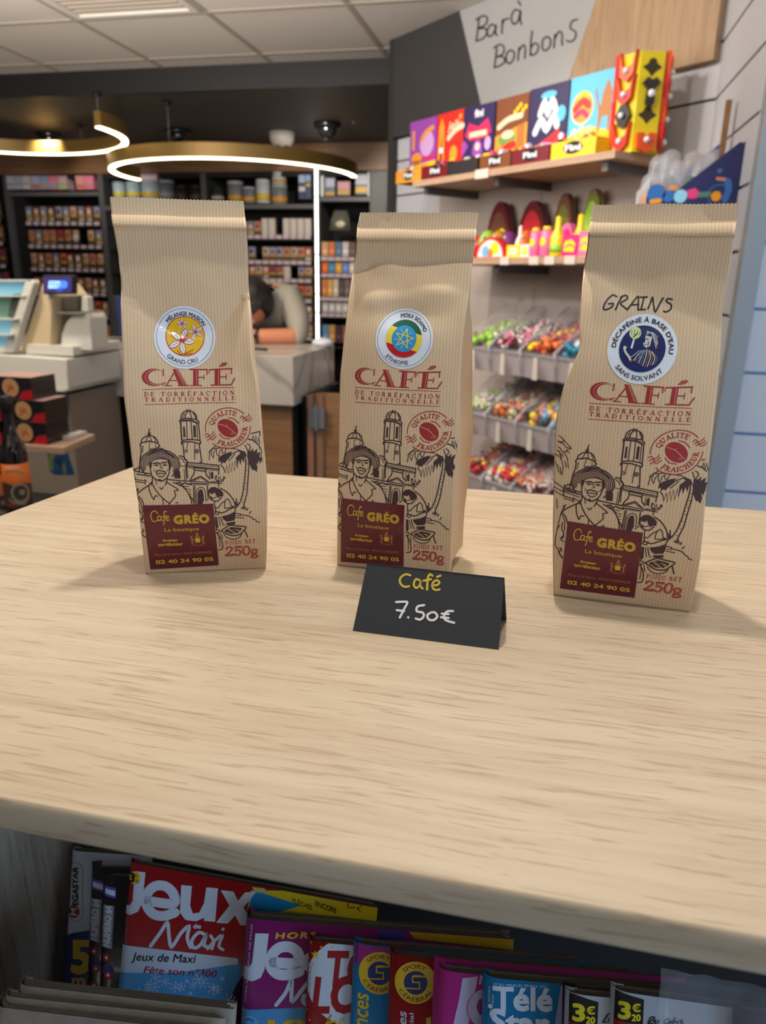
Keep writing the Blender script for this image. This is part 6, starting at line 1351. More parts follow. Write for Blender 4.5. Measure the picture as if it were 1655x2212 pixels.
g.poly([tp(112, 607), tp(132, 607), tp(136, 611), tp(136, 618), tp(132, 623), tp(112, 623)], 'pos_logo', 1); g.poly([tp(96, 607), tp(120, 607), tp(118, 623), tp(94, 623)], 'pos_text', 2); g.text('FDJ', (tp(99, 619)[0], tp(99, 619)[1], tp(117, 619)[0], tp(99, 610)[1]), 'pos_logo', 3, bold=.04)
g.line([tp(112, 628), tp(124, 628)], .002, 'pos_logo', 1)
o_ = g.to('screen_logo', lambda x, y: (Vector((x, .028, y)), Vector((0, -1, 0))), dp, off=.0004)
# lit ticket shelves left of the cheek
for k, (y0, y1, m_) in enumerate(((606, 640, 'screen_cyan'), (640, 690, 'screen_green'), (690, 724, 'screen_cyan'), (724, 750, 'screen_cyan'))):
    f = lambda y: 62 - (y - 604) * .30
    slab([tp(-30, y0), tp(f(y0) - 2, y0), tp(f(y1) - 2, y1), tp(-30, y1)], .05 - k * .006, .07 - k * .006, m_, 'ticket_screen', tm, 0)
    slab([tp(-30, y0 + 1), tp(f(y0) - 1, y0 + 1), tp(f(y0) - 1, y0 - 2), tp(-30, y0 - 2)], .02 - k * .006, .06 - k * .006, 'plastic_white', 'shelf_edge', tm, 0)
slab([tp(8, 655), tp(14, 636), tp(40, 634), tp(34, 655), tp(28, 686), tp(2, 686)], .035, .048, mat('ticket_dark', S(74, 82, 78), .5).name, 'ticket_holder')
# FDJ badge on the base front
bd = Art(); bd.poly([tp(60, 808), tp(90, 808), tp(90, 823), tp(61, 824)], 'st_navy', 1); bd.poly([tp(88, 814), tp(97, 804), tp(107, 817), tp(99, 829), tp(88, 822)], 'pouch_green', 2); bd.poly([tp(91, 815), tp(97, 808), tp(103, 817), tp(98, 825), tp(91, 820)], 'plastic_white', 3); bd.text('FDJ', (tp(63, 821)[0], tp(63, 821)[1], tp(85, 821)[0], tp(63, 811)[1]), 'screen_cyan', 3, bold=.03)
bd.to('badge', lambda x, y: (Vector((x, 0, y)), Vector((0, -1, 0))), tm, off=.0016)
# grey cabinet below it with the swirling blue and green print
cb = thing('terminal_cabinet', 'grey cabinet with blue and green printed corner under the lottery terminal', 'cabinet', (0, TY + .04, 0))
cxr = aty(165, 1000, TY + .04).x
MB().box((-2.9, 0, 0), (cxr, .36, zb0 - .03), mat('cabinet_grey', S(128, 116, 104), .5).name).build('carcass', cb)
g = Art(); q_ = lambda x, y: (aty(x, y, TY + .04).x, aty(x, y, TY + .04).z)
mat('print_blue', S(20, 60, 96), .4); mat('print_navy', S(20, 40, 74), .4); mat('print_olive', S(92, 104, 40), .4)
g.poly([q_(90, 848), q_(104, 848), q_(114, 862), q_(130, 920), q_(146, 975), q_(162, 1026), q_(118, 1026), q_(108, 1018), q_(104, 990), q_(100, 950), q_(96, 900)], 'print_blue', 1); g.poly([q_(90, 848), q_(104, 850), q_(112, 880), q_(106, 910), q_(96, 905)], 'print_navy', 2); g.curve([q_(112, 1012), q_(110, 990), q_(122, 975), q_(138, 960)], .018, 'print_olive', 2); g.curve([q_(140, 1020), q_(136, 1000), q_(124, 1004)], .014, 'print_olive', 2); g.disc(q_(128, 998), .018, 'print_navy', 3, n=14)
g.to('cabinet_print', lambda x, y: (Vector((x, 0, y)), Vector((0, -1, 0))), cb, off=.0006)
# wooden shelf in front with red and black boxes, beer-style bottles nearer
SHY = 2.05
z_sh = aty(103, 965, SHY).z; sx1 = aty(137, 972, SHY).x
sh = thing('wooden_shelf', 'pale wooden shelf end carrying red and black boxes, at the left edge', 'shelf', (0, SHY, 0))
MB().prism([(-2.6, 0), (sx1, 0), (sx1 - .03, .22), (-2.6, .22)], .022, OAKS, Matrix.Translation((0, 0, z_sh - .022))).build('board', sh, bevel=.002); MB().box((-2.2, .05, 0), (-2.17, .2, z_sh - .022), OAKS).build('upright', sh)
MB().box((sx1 - .075, .10, z_sh + .001), (sx1 - .045, .20, z_sh + .014), 'plastic_white').build('price_rail', sh)
mat('box_red', S(178, 26, 34), .35); mat('box_cream', S(190, 146, 96), .4); mat('box_top', S(196, 160, 150), .45)
bw, bh = .155, .072
for k, (px_, z_k, nm) in enumerate(((101, 0, 'bottom'), (99, 1, 'middle'), (73, 2, 'top'))):
    xr = aty(px_, 950 - z_k * 38, SHY + .02).x
    b = thing('gift_box', 'black and red box with cream emblem, %s of the stack at the left edge' % nm, 'box', (xr - bw / 2, SHY + .02, z_sh + z_k * bh + .001), 0, 'red and black boxes stacked on the pale shelf')
    MB().box((-bw / 2, 0, 0), (bw / 2, .12, bh - .002), 'mag_black').box((-bw / 2 + .001, .001, bh - .002), (bw / 2 - .001, .119, bh - .0012), 'box_top').build('carton', b)
    g = Art(); g.poly([(bw / 2 - .055, 0), (bw / 2, 0), (bw / 2, .034), (bw / 2 - .035, .026)], 'box_red', 1); g.disc((-.0, .036), .030, 'box_cream', 2, n=22); g.disc((-.0, .036), .021, 'box_cream', 3, n=20); g.text('JA', (-.013, .027, .013, .046), 'box_red', 4, bold=.03); g.poly([(-bw / 2, 0), (-bw / 2 + .04, 0), (-bw / 2, .03)], 'box_red', 1)
    g.to('box_print', lambda x, y: (Vector((x, 0, y)), Vector((0, -1, 0))), b, off=.0006)
for z_k in (1, 2):
    xr = aty(4, 950 - z_k * 38, SHY + .02).x; b = thing('gift_box', 'black and red box cut by the left picture edge, %s of its stack' % ('lower', 'upper')[z_k - 1], 'box', (xr - bw / 2, SHY + .01, z_sh + (z_k - 1) * bh + .001), 0, 'red and black boxes stacked on the pale shelf')
    MB().box((-bw / 2, 0, 0), (bw / 2, .12, bh - .002), 'mag_black').box((-bw / 2 + .001, .001, bh - .002), (bw / 2 - .001, .119, bh - .0012), 'box_top').build('carton', b)
    g = Art(); g.poly([(bw / 2 - .055, 0), (bw / 2, 0), (bw / 2, .034), (bw / 2 - .035, .026)], 'box_red', 1); g.disc((.02, .036), .028, 'box_cream', 2, n=22); g.to('box_print', lambda x, y: (Vector((x, 0, y)), Vector((0, -1, 0))), b, off=.0006)
# bottles
mat('bottle_glass', S(30, 14, 10), .08, coat=.5); mat('bottle_label', S(206, 104, 30), .45); mat('bottle_skull', S(150, 140, 116), .5); mat('bottle_dark', S(70, 50, 50), .5); mat('bottle_cap', S(26, 26, 28), .35)
BY = 1.75
def bottle(px_, py_b, py_t, label):
    P = aty(px_, py_b, BY); zt_ = aty(px_, py_t, BY).z; h = zt_ - P.z; r = .036
    t = thing('bottle', label, 'bottle', (P.x, BY, P.z), 0, 'dark bottles with orange labels')
    MB().lathe([(r * .9, 0), (r, .006), (r, h * .52), (r * .93, h * .58), (r * .6, h * .66), (r * .38, h * .74), (r * .34, h * .96), (r * .38, h)], 'bottle_glass', 28).build('glass_body', t)
    MB().lathe([(r * .42, h * .86), (r * .42, h * 1.0), (r * .36, h * 1.005), (0, h * 1.006)], 'bottle_cap', 18).build('cap', t)
    MB().lathe([(r * 1.006, h * .08), (r * 1.006, h * .45)], 'bottle_label', 28).build('wrap_label', t)
    g = Art(); g.poly([(-.05, .08 * h), (.05, .08 * h), (.05, .26 * h), (.02, .29 * h), (0, .27 * h), (-.03, .30 * h), (-.05, .27 * h)], 'bottle_dark', 1)
    g.disc((.012, .20 * h), .026, 'bottle_skull', 2, n=20, ry=.03); g.disc((.012, .205 * h), .019, 'bottle_dark', 3, n=16, ry=.022); g.curve([(-.022, .15 * h), (-.005, .12 * h), (.02, .11 * h)], .006, 'bottle_skull', 3); g.disc((.016, .21 * h), .008, 'bottle_skull', 4, n=10); g.curve([(-.022, .39 * h), (.004, .40 * h), (.026, .36 * h)], .004, 'bottle_skull', 2); g.line([(-.03, .10 * h), (-.01, .10 * h)], .008, 'box_red', 2)
    g.to('label_print', lambda u, v: (Vector((r * 1.01 * math.sin(u / r + .5), -r * 1.01 * math.cos(u / r + .5), v)), Vector((math.sin(u / r + .5), -math.cos(u / r + .5), 0))), t, off=.0004, cut=(.006, 0))
z_bs = aty(46, 1108, BY).z
bottle(46, 1108, 858, 'dark brown bottle with orange label, right one at the left picture edge'); bottle(8, 1130, 880, 'dark brown bottle with orange label, left one cut by the picture edge')
bs = thing('bottle_stand', 'dark display stand under the bottles at the left edge', 'stand', (-1.6, BY, 0)); MB().box((-.6, -.08, 0), (.28, .30, z_bs - .035), 'black_matt').build('plinth', bs)
MB().box((.02, .04, z_bs - .034), (.10, .12, z_bs + .02), mat('carton_brown', S(52, 34, 34), .5).name).build('small_carton', bs).location = (.18, .06, 0)
# ------------------------------------------------------------------ sweets shelf on the diagonal wall
def pl_(o, parent): o.parent = parent; return o
def dwo(s, off, z): return A0 + U * s - NN * off + Vector((0, 0, z))     # point: along wall, distance in front of it, height
Z1 = dwp(1330, 318, .30)[1] + .004; S0, S1 = dwp(905, 412, .30)[0] - .045, dwp(1330, 320, .30)[0]
shf = thing('wall_shelf', 'long pale wood wall shelf carrying the tall colourful sweet boxes', 'shelf', dwo(0, 0, 0), DWR)
Z1 = .5 * (dwp(905, 396, .30)[1] + Z1)
MB().box((S0, -.30, Z1 - .022), (S1, -.002, Z1), OAKS).build('board', shf, bevel=.0015)
for s in (S0 + .04, .98, S1 - .07): MB().box((s, -.27, Z1 - .050), (s + .022, -.002, Z1 - .0225), mat('bracket_grey', S(96, 92, 92), .4, metal=.4).name).build('bracket', shf)
MB().box((.915, -.304, Z1 - .026), (.985, -.3005, Z1 + .004), 'carton_white').build('price_ticket', shf)
# tall card boxes: upright back card, arched cut-out, tray in front with the maker's name
def sweet_box(px0, px1, py0, k, main, band, label, design, tray):
    s0 = dwp(px0, 300, .25)[0]; s1 = dwp(px1, 300, .25)[0]; h = dwp((px0 + px1) / 2, py0, .22)[1] - Z1
    w_ = s1 - s0; c = (s0 + s1) / 2; off = .25
    b = thing('sweet_box', label, 'sweet box', dwo(c, off, Z1 + .001), DWR, 'tall sweet boxes on the long wall shelf'); w_ -= .006
    mat(main, *()) if 0 else None
    pts = [(-w_ / 2, 0), (-w_ * .30, 0), (-w_ * .26, h * .16), (-w_ * .12, h * .24), (w_ * .12, h * .24), (w_ * .26, h * .16), (w_ * .30, 0), (w_ / 2, 0), (w_ / 2, h), (-w_ / 2, h)]
    Mx = Matrix(((1, 0, 0, 0), (0, 0, -1, .04), (0, 1, 0, 0), (0, 0, 0, 1)))
    MB().prism([(x, y) for x, y in pts], .012, main, Mx).build('back_card', b)
    MB().box((-w_ / 2, .0405, 0), (w_ / 2, .15, h * .97), mat('box_dark', S(36, 30, 34), .5).name).build('carton', b)
    tr = MB(); tr.box((-w_ / 2, -.04, 0), (w_ / 2, -.037, h * .20), tray).box((-w_ / 2, -.04, 0), (-w_ / 2 + .003, .03, h * .2), tray).box((w_ / 2 - .003, -.04, 0), (w_ / 2, .03, h * .2), tray); tr.build('tray', b)
    g = Art(); design(g, w_, h); n_ = Vector((0, -1, 0))
    g.to('card_print', lambda x, y: (Mx @ Vector((x, y, .012)), n_), b, off=.0005)
    if k != 2:
        g = Art(); g.disc((0, h * .11), w_ * .22, 'mag_black', 1, n=24, ry=h * .075); g.text('Fini', (-w_ * .17, h * .075, w_ * .17, h * .145), 'sticker_white', 2, bold=.05); g.to('tray_print', lambda x, y: (Vector((x, -.04, y)), Vector((0, -1, 0))), b, off=.0005)
    r = random.Random(k); 
    sw = MB()
    for j in range(12): sw.ball((-w_ * .38 + w_ * .76 * r.random(), -.03 + .045 * r.random(), h * (.17 + .05 * r.random())), .012 + .006 * r.random(), ['wrap_pink', 'wrap_gold', 'wrap_silver', 'wrap_dark'][r.randrange(4)], 7, 5)
    o = sw.build('wrapped_sweets', b); o['kind'] = 'stuff'
for n_, c in dict(wrap_pink=(214, 60, 110), wrap_gold=(220, 160, 60), wrap_silver=(210, 210, 220), wrap_dark=(60, 40, 44), b_violet=(150, 70, 170), b_red=(216, 40, 30), b_indigo=(44, 34, 80), b_brown=(120, 66, 34), b_amber=(222, 150, 50), b_pinkred=(206, 40, 90), b_yellow=(244, 196, 20), b_cyan=(90, 186, 226), b_camel=(176, 110, 50), b_lilac=(200, 160, 210), b_cream=(220, 200, 170), b_green=(110, 150, 70), b_darkred=(110, 16, 30)).items(): mat(n_, S(*c), .25 if n_.startswith('wrap') else .4, metal=.3 if n_ in ('wrap_gold', 'wrap_silver') else 0)
def d0(g, w, h):
    g.poly([(-w / 2, .1 * h), (w / 2, .1 * h), (w / 2, .34 * h), (-w / 2, .30 * h)], 'b_yellow', 1); g.disc((.16 * w, .62 * h), w * .26, 'b_lilac', 2, n=24, ry=h * .2); g.curve([(-.05 * w, .68 * h), (.15 * w, .80 * h), (.38 * w, .84 * h)], .018, 'b_amber', 3); g.disc((-.22 * w, .42 * h), w * .2, 'b_amber', 2, n=20, ry=h * .08); g.disc((-.22 * w, .34 * h), w * .22, 'b_camel', 2, n=20, ry=h * .04); g.rect(-.4 * w, .55 * h, -.3 * w, .85 * h, 'b_amber', 2); g.rect(0, .36 * h, .45 * w, .42 * h, 'b_pinkred', 2)
def d1(g, w, h):
    g.poly([(-.45 * w, .08 * h), (-.2 * w, .08 * h), (-.22 * w, .8 * h), (-.32 * w, .95 * h), (-.42 * w, .8 * h)], 'b_amber', 1); g.poly([(-.38 * w, .3 * h), (-.27 * w, .3 * h), (-.3 * w, .75 * h)], 'b_darkred', 2); g.rect(-.4 * w, .42 * h, -.24 * w, .5 * h, 'sticker_white', 3)
    g.text('jelly', (-.08 * w, .74 * h, .42 * w, .86 * h), 'b_cream', 3, bold=.03, shear=.2); g.text('beans', (-.08 * w, .60 * h, .44 * w, .72 * h), 'b_cream', 3, bold=.03, shear=.2) if 0 else g.curve([(-.06 * w, .62 * h), (.2 * w, .72 * h), (.46 * w, .76 * h)], .02, 'b_cream', 3); g.disc((.15 * w, .38 * h), w * .14, 'b_amber', 2, n=18, ry=h * .12); g.disc((.1 * w, .26 * h), w * .12, 'b_yellow', 3, n=18, ry=h * .06); g.disc((.36 * w, .9 * h), w * .06, 'b_amber', 2, n=12)
def d2(g, w, h):
    g.poly([(-.42 * w, .6 * h), (-.3 * w, .78 * h), (0, .7 * h), (.3 * w, .8 * h), (.42 * w, .6 * h), (.25 * w, .52 * h), (-.25 * w, .52 * h)], 'b_pinkred', 2); g.rect(-.28 * w, .56 * h, .28 * w, .64 * h, 'b_cream', 3); g.disc((0, .36 * h), w * .16, 'b_violet', 2, n=18, ry=h * .16); g.disc((0, .42 * h), w * .08, 'b_cream', 3, n=14, ry=h * .06); g.disc((.32 * w, .44 * h), w * .1, 'b_lilac', 2, n=14, ry=h * .1); g.disc((-.34 * w, .22 * h), w * .12, 'b_cream', 2, n=14, ry=h * .08); g.rect(.2 * w, .24 * h, .44 * w, .30 * h, 'b_yellow', 3); g.text('fini', (-.12 * w, .84 * h, .14 * w, .94 * h), 'sticker_white', 3, bold=.04)
    g.poly([(-.5 * w, .3 * h), (-.3 * w, .45 * h), (-.45 * w, .55 * h), (-.5 * w, .5 * h)], 'b_violet', 1)
def d3(g, w, h):
    g.poly([(-w / 2, .5 * h), (w / 2, .62 * h), (w / 2, .1 * h), (-w / 2, .1 * h)], 'b_amber', 1); g.disc((-.12 * w, .44 * h), w * .28, 'b_green', 2, n=18, ry=h * .10); g.disc((-.1 * w, .5 * h), w * .2, 'b_cream', 3, n=18, ry=h * .06); g.curve([(-.4 * w, .62 * h), (-.1 * w, .70 * h), (.3 * w, .72 * h)], .02, 'b_cream', 3); g.curve([(-.4 * w, .24 * h), (-.1 * w, .32 * h), (.1 * w, .34 * h)], .03, 'b_red', 3); g.rect(.2 * w, .15 * h, .42 * w, .6 * h, 'b_camel', 2)
    for i in range(5): g.disc(((.1 + .08 * i) * w, (.78 + .04 * (i % 3)) * h), w * .05, 'b_yellow', 3, n=10)
def d4(g, w, h):
    g.poly([(-w / 2, .1 * h), (w / 2, .1 * h), (w / 2, .36 * h), (0, .34 * h), (-w / 2, .2 * h)], 'b_pinkred', 1); g.text('ROLL', (-.2 * w, .66 * h, .26 * w, .8 * h), 'sticker_white', 3, bold=.05, shear=.1) if 0 else g.curve([(-.2 * w, .66 * h), (-.1 * w, .8 * h), (0, .66 * h), (.1 * w, .8 * h), (.2 * w, .68 * h)], .022, 'sticker_white', 3); g.curve([(-.3 * w, .44 * h), (-.15 * w, .58 * h), (0, .46 * h), (.15 * w, .6 * h), (.26 * w, .48 * h)], .024, 'sticker_white', 3)
    g.disc((.0, .88 * h), w * .2, 'b_cyan', 2, n=18, ry=h * .05); g.disc((.34 * w, .62 * h), w * .12, 'b_cyan', 2, n=14, ry=h * .1); g.poly([(-.2 * w, .26 * h), (.3 * w, .44 * h), (.35 * w, .36 * h), (-.1 * w, .18 * h)], 'b_red', 2); g.curve([(-.3 * w, .16 * h), (0, .26 * h), (.3 * w, .2 * h)], .014, 'b_lilac', 3); g.disc((.38 * w, .34 * h), w * .06, 'sticker_white', 3, n=12)
def d5(g, w, h):
    g.poly([(-w / 2, .1 * h), (w / 2, .1 * h), (w / 2, .30 * h), (.2 * w, .34 * h), (0, .40 * h), (-w / 2, .30 * h)], 'b_yellow', 1); g.disc((-.2 * w, .62 * h), w * .25, 'b_cream', 2, n=24, ry=h * .2); g.disc((-.2 * w, .62 * h), w * .22, 'b_amber', 3, n=24, ry=h * .17); g.curve([(-.36 * w, .62 * h), (-.2 * w, .7 * h), (-.06 * w, .64 * h)], .02, 'b_red', 4); g.curve([(-.34 * w, .54 * h), (-.2 * w, .58 * h), (-.08 * w, .52 * h)], .016, 'b_pinkred', 4); g.curve([(-.3 * w, .76 * h), (-.2 * w, .79 * h), (-.08 * w, .76 * h)], .014, 'b_yellow', 4)
    g.poly([(.10 * w, .84 * h), (.06 * w, .78 * h), (.12 * w, .74 * h), (.16 * w, .62 * h), (.20 * w, .6 * h), (.22 * w, .74 * h), (.32 * w, .9 * h), (.42 * w, .74 * h), (.42 * w, .3 * h), (.38 * w, .3 * h), (.36 * w, .48 * h), (.24 * w, .48 * h), (.2 * w, .3 * h), (.16 * w, .3 * h), (.16 * w, .54 * h), (.1 * w, .70 * h)], 'b_camel', 2)
    for c in ((-.34, .34), (-.18, .36), (.0, .34), (-.06, .24)): g.disc((c[0] * w, c[1] * h), w * .07, 'b_cream', 3, n=14, r_in=w * .03); 
    g.disc((.28 * w, .22 * h), w * .1, 'b_yellow', 4, n=14, ry=h * .08)
bx = [(873, 931, 262, 'b_violet', 'b_violet', 'violet and yellow sweet box, first on the long shelf', d0, 'b_amber'), (931, 990, 246, 'b_red', '', 'red sweet box, second on the long shelf', d1, 'b_darkred'), (986, 1055, 232, 'b_indigo', '', 'dark indigo sweet box with pink lettering, third on the long shelf', d2, 'box_dark'),
      (1056, 1126, 213, 'b_brown', '', 'brown and amber sweet box, fourth on the long shelf', d3, 'b_brown'), (1125, 1210, 190, 'b_indigo', '', 'indigo and red sweet box with white lettering, fifth on the long shelf', d4, 'b_darkred'), (1210, 1310, 165, 'b_cyan', '', 'sky blue and yellow sweet box with a camel, sixth on the long shelf', d5, 'b_yellow')]
mat('box_dark', S(36, 30, 34), .5)
for k, (a_, b_, t_, m1, m2, lb, df, tr_) in enumerate(bx): sweet_box(a_, b_, t_, k, m1, m2, lb, df, tr_)
# yellow column with masks
hs0, hs1 = dwp(1322, 300, .2)[0], dwp(1402, 300, .2)[0]; hh_ = dwp(1370, 123, .2)[1] - Z1; hc_ = (hs0 + hs1) / 2; R6 = (hs1 - hs0) / 2 * 1.05
hx = thing('mask_display', 'yellow hexagonal column hung with red and black toy masks', 'display', dwo(hc_, .17, Z1 + .001), DWR)
mat('column_yellow', S(226, 204, 24), .45); mat('mask_red', S(216, 36, 28), .25, coat=.5); mat('mask_orange', S(226, 80, 30), .25, coat=.4); mat('hole_dark', S(60, 50, 20), .7); mat('blister', S(230, 230, 236), .1, coat=.8)
hexp = [(R6 * math.cos(math.radians(60 * k + 0)), R6 * math.sin(math.radians(60 * k + 0))) for k in range(6)]
MB().prism(hexp, hh_, 'column_yellow').build('column', hx)
for f_, an in enumerate((-30, -90, -150, 30)):
    ca, sa = math.cos(math.radians(an)), math.sin(math.radians(an)); ap = R6 * .866
    Fm = Matrix(((-sa, 0, ca, ca * ap), (ca, 0, sa, sa * ap), (0, 1, 0, 0), (0, 0, 0, 1)))
    for r_ in range(4):
        z = hh_ * (.14 + .235 * r_); u0 = R6 * .36
        kind = (r_ + f_ * 2) % 4
        if f_ == 0 and r_ in (1, 3):
            MB().prism([(-u0 * 1.1, z), (-u0 * .5, z + .010), (-u0 * .35, z + .020), (0, z + .024), (u0 * .35, z + .020), (u0 * .5, z + .010), (u0 * 1.1, z), (u0 * .4, z - .012), (0, z - .024), (-u0 * .4, z - .012)], .0012, 'hole_dark', Fm).build('opening', hx)
        elif f_ == 0 and r_ == 2:
            b = MB(); b.prism([(-u0, z + .02), (-u0 * .5, z + .035), (0, z + .028), (u0 * .5, z + .035), (u0, z + .02), (u0 * .4, z + .005), (u0 * .5, z - .03), (0, z - .05), (-u0 * .5, z - .03), (-u0 * .4, z + .005)], .012, 'mag_black', Fm); b.ball((Fm @ Vector((0, z - .008, .016))), .011, 'blister', 10, 7); b.build('toy_moustache', hx)
        elif f_ == 1 and r_ == 1:
            b = MB(); b.prism([(-u0, z), (-u0 * .4, z + .03), (u0 * .4, z + .03), (u0, z), (u0 * .4, z - .03), (-u0 * .4, z - .03)], .014, 'mag_black', Fm); b.ball((Fm @ Vector((0, z, .02))), .009, 'blister', 10, 7); b.build('toy_mask', hx)
        else:
            horned = f_ != 0; m_ = 'mask_red' if (r_ + f_) % 2 else 'mask_orange'; b = MB()
            pts = [(-u0 * 1.1, z + .045), (-u0 * .7, z + .008), (0, z - .0), (u0 * .7, z + .008), (u0 * 1.1, z + .045), (u0 * .9, z - .016), (u0 * .2, z - .032), (-u0 * .2, z - .032), (-u0 * .9, z - .016)] if horned else [(-u0 * 1.1, z + .012), (-u0 * .4, z + .014), (0, z), (u0 * .4, z + .014), (u0 * 1.1, z + .012), (u0, z - .03), (0, z - .04), (-u0, z - .03)]
            b.prism(pts, .016, m_, Fm); b.ball((Fm @ Vector((0, z - .006, .018))), .009, 'blister', 10, 7); b.build('toy_mask', hx)
# ------------------------------------------------------------------ lower shelf with loose sweets
Z2 = .5 * (dwp(1030, 561, .30)[1] + dwp(1265, 549, .30)[1])
s2a, s2b = dwp(1000, 560, .30)[0], dwp(1290, 552, .30)[0]
sh2 = thing('wall_shelf', 'lower pale wood wall shelf crowded with bright pink and yellow sweets, above the bins', 'shelf', dwo(0, 0, 0), DWR)
MB().box((.70, -.30, Z2 - .022), (1.62, -.002, Z2), OAKS).build('board', sh2, bevel=.0015)
for s in (1.0, 1.5): MB().box((s, -.26, Z2 - .052), (s + .022, -.002, Z2 - .0225), 'bracket_grey').build('bracket', sh2)
for px_ in (1092, 1155, 1189, 1233): s = dwp(px_, 556, .30)[0]; MB().box((s - .022, -.304, Z2 - .024), (s + .022, -.3005, Z2 + .002), 'carton_white').build('price_ticket', sh2)
for n_, c in dict(c_pink=(240, 110, 160), c_hotpink=(236, 40, 120), c_yellow=(244, 214, 30), c_lime=(150, 200, 70), c_red=(200, 40, 50), c_orange=(232, 120, 60), c_sky=(120, 180, 226), c_darkred=(96, 24, 30), c_brown=(110, 70, 50), c_purple=(120, 50, 120), c_white=(226, 216, 210), c_blueg=(70, 90, 100), c_olive=(120, 120, 50)).items(): mat(n_, S(*c), .35, coat=.2)
def front_item(px0, px1, py0, py1, off, name, label, build, grp='sweets on the lower wall shelf'):
    s0 = dwp(px0, py1, off)[0]; s1 = dwp(px1, py1, off)[0]; h = dwp((px0 + px1) / 2, py0, off)[1] - Z2
    o = thing(name, label, 'sweets', dwo((s0 + s1) / 2, off, Z2 + .001), DWR, grp); build(o, s1 - s0, max(.03, h)); return o
XZ = Matrix(((1, 0, 0, 0), (0, 0, 1, 0), (0, 1, 0, 0), (0, 0, 0, 1)))
def b_tube(m1, m2):
    def f(o, w, h):
        MB().lathe([(w * .42, 0), (w * .46, .004), (w * .46, h * .82), (w * .3, h * .9)], m1, 16).build('tube', o); MB().lathe([(w * .3, h * .88), (w * .3, h), (0, h * 1.01)], m2, 14).build('cap', o)
        g = Art(); g.disc((0, h * .5), w * .3, m2, 1, n=14, ry=w * .3); g.to('tube_print', lambda x, y: (Vector((x, -math.sqrt(max(0, (w * .46) ** 2 - x * x)), y)), Vector((0, -1, 0))), o, off=.0008, cut=(.006, 0))
    return f
def b_bottle(m1, m2):
    def f(o, w, h): MB().lathe([(w * .4, 0), (w * .46, .005), (w * .46, h * .5), (w * .2, h * .68), (w * .18, h * .96), (0, h)], m1, 16).build('sweet_bottle', o); MB().lathe([(w * .47, h * .1), (w * .47, h * .3)], m2, 16).build('band', o)
    return f
def b_dome(m1, m2, m3):
    def f(o, w, h):
        pts = [(w / 2 * math.cos(math.radians(t)), h * math.sin(math.radians(t))) for t in range(0, 181, 15)]; MB().prism([(x, y) for x, y in pts], .03, m1, XZ).build('arched_card', o)
        g = Art(); g.poly([(x * .82, y * .82 + .003) for x, y in pts], m2, 1); g.disc((-w * .15, h * .3), w * .12, m3, 2, n=14); g.disc((w * .15, h * .45), w * .13, 'c_yellow', 2, n=14); g.disc((0, h * .2), w * .1, 'c_orange', 2, n=12); g.to('card_print', lambda x, y: (Vector((x, 0, y)), Vector((0, -1, 0))), o, off=.0006)
    return f
def b_box(m1, m2):
    def f(o, w, h):
        MB().box((-w / 2, 0, 0), (w / 2, .06, h), m1).build('carton', o); g = Art(); g.poly([(-w * .35, h * .25), (w * .3, h * .2), (w * .38, h * .6), (w * .1, h * .8), (-w * .3, h * .7)], m2, 1); g.curve([(-w * .25, h * .4), (0, h * .55), (w * .28, h * .45)], h * .08, m1, 2); g.to('carton_print', lambda x, y: (Vector((x, 0, y)), Vector((0, -1, 0))), o, off=.0006)
    return f
front_item(1026, 1092, 512, 552, .27, 'sweet_pack', 'red arched card of sweets with blue and green discs, first on the lower shelf', b_dome('c_red', 'c_white', 'c_sky'))
front_item(1094, 1122, 530, 550, .27, 'sweet_pack', 'small yellow carton of sweets beside the red arched card', b_box('c_yellow', 'c_white')); front_item(1123, 1143, 528, 550, .27, 'sweet_pack', 'small cream carton with yellow base, left of the pink tubes', b_box('c_white', 'c_yellow'))
front_item(1115, 1130, 487, 534, .22, 'lollipop', 'pale yellow slim lollipop standing behind the small cartons', b_bottle('c_white', 'c_yellow'))
front_item(1146, 1166, 494, 547, .27, 'sweet_tube', 'pink sweet tube with yellow cap, left one of the pair', b_tube('c_pink', 'c_yellow')); front_item(1168, 1190, 490, 546, .27, 'sweet_tube', 'pink sweet tube with yellow cap, right one of the pair', b_tube('c_pink', 'c_yellow'))
front_item(1190, 1214, 467, 545, .27, 'sweet_bottle', 'tall yellow-green bottle-shaped sweet container in the middle of the lower shelf', b_bottle('c_yellow', 'c_lime'))
front_item(1212, 1246, 508, 543, .27, 'sweet_pack', 'hot pink carton with yellow splash on the lower shelf', b_box('c_hotpink', 'c_yellow')); front_item(1248, 1275, 500, 542, .27, 'sweet_pack', 'pink carton with yellow splash beside the right bag', b_box('c_pink', 'c_yellow')); front_item(1240, 1266, 462, 505, .2, 'sweet_bottle', 'short yellow bottle-shaped container behind the pink cartons', b_bottle('c_yellow', 'c_pink'))
front_item(1205, 1240, 482, 520, .18, 'sweet_pack', 'pink rounded sweet pack behind the hot pink carton', b_dome('c_pink', 'c_hotpink', 'c_lime'))
for k, (a_, b_, c_, d_, m_, lb) in enumerate(((1042, 1066, 498, 530, 'c_lime', 'green'), (1066, 1090, 498, 530, 'wrap_gold', 'gold'), (1088, 1112, 500, 532, 'c_purple', 'purple'), (1130, 1146, 498, 534, 'c_orange', 'orange'), (1024, 1044, 508, 534, 'c_red', 'red'))):
    front_item(a_, b_, c_, d_, .2, 'foil_sweet', lb + ' foil-wrapped sweet heaped behind the front row of the lower shelf', (lambda mm: lambda o, w, h: MB().ball((0, 0, h * .5), h * .5, mm, 12, 9, (w / h, .8, 1)).ball((w * .2, -h * .35, h * .75), .006, 'wrap_silver', 6, 5).build('foil_wrap', o))(m_))
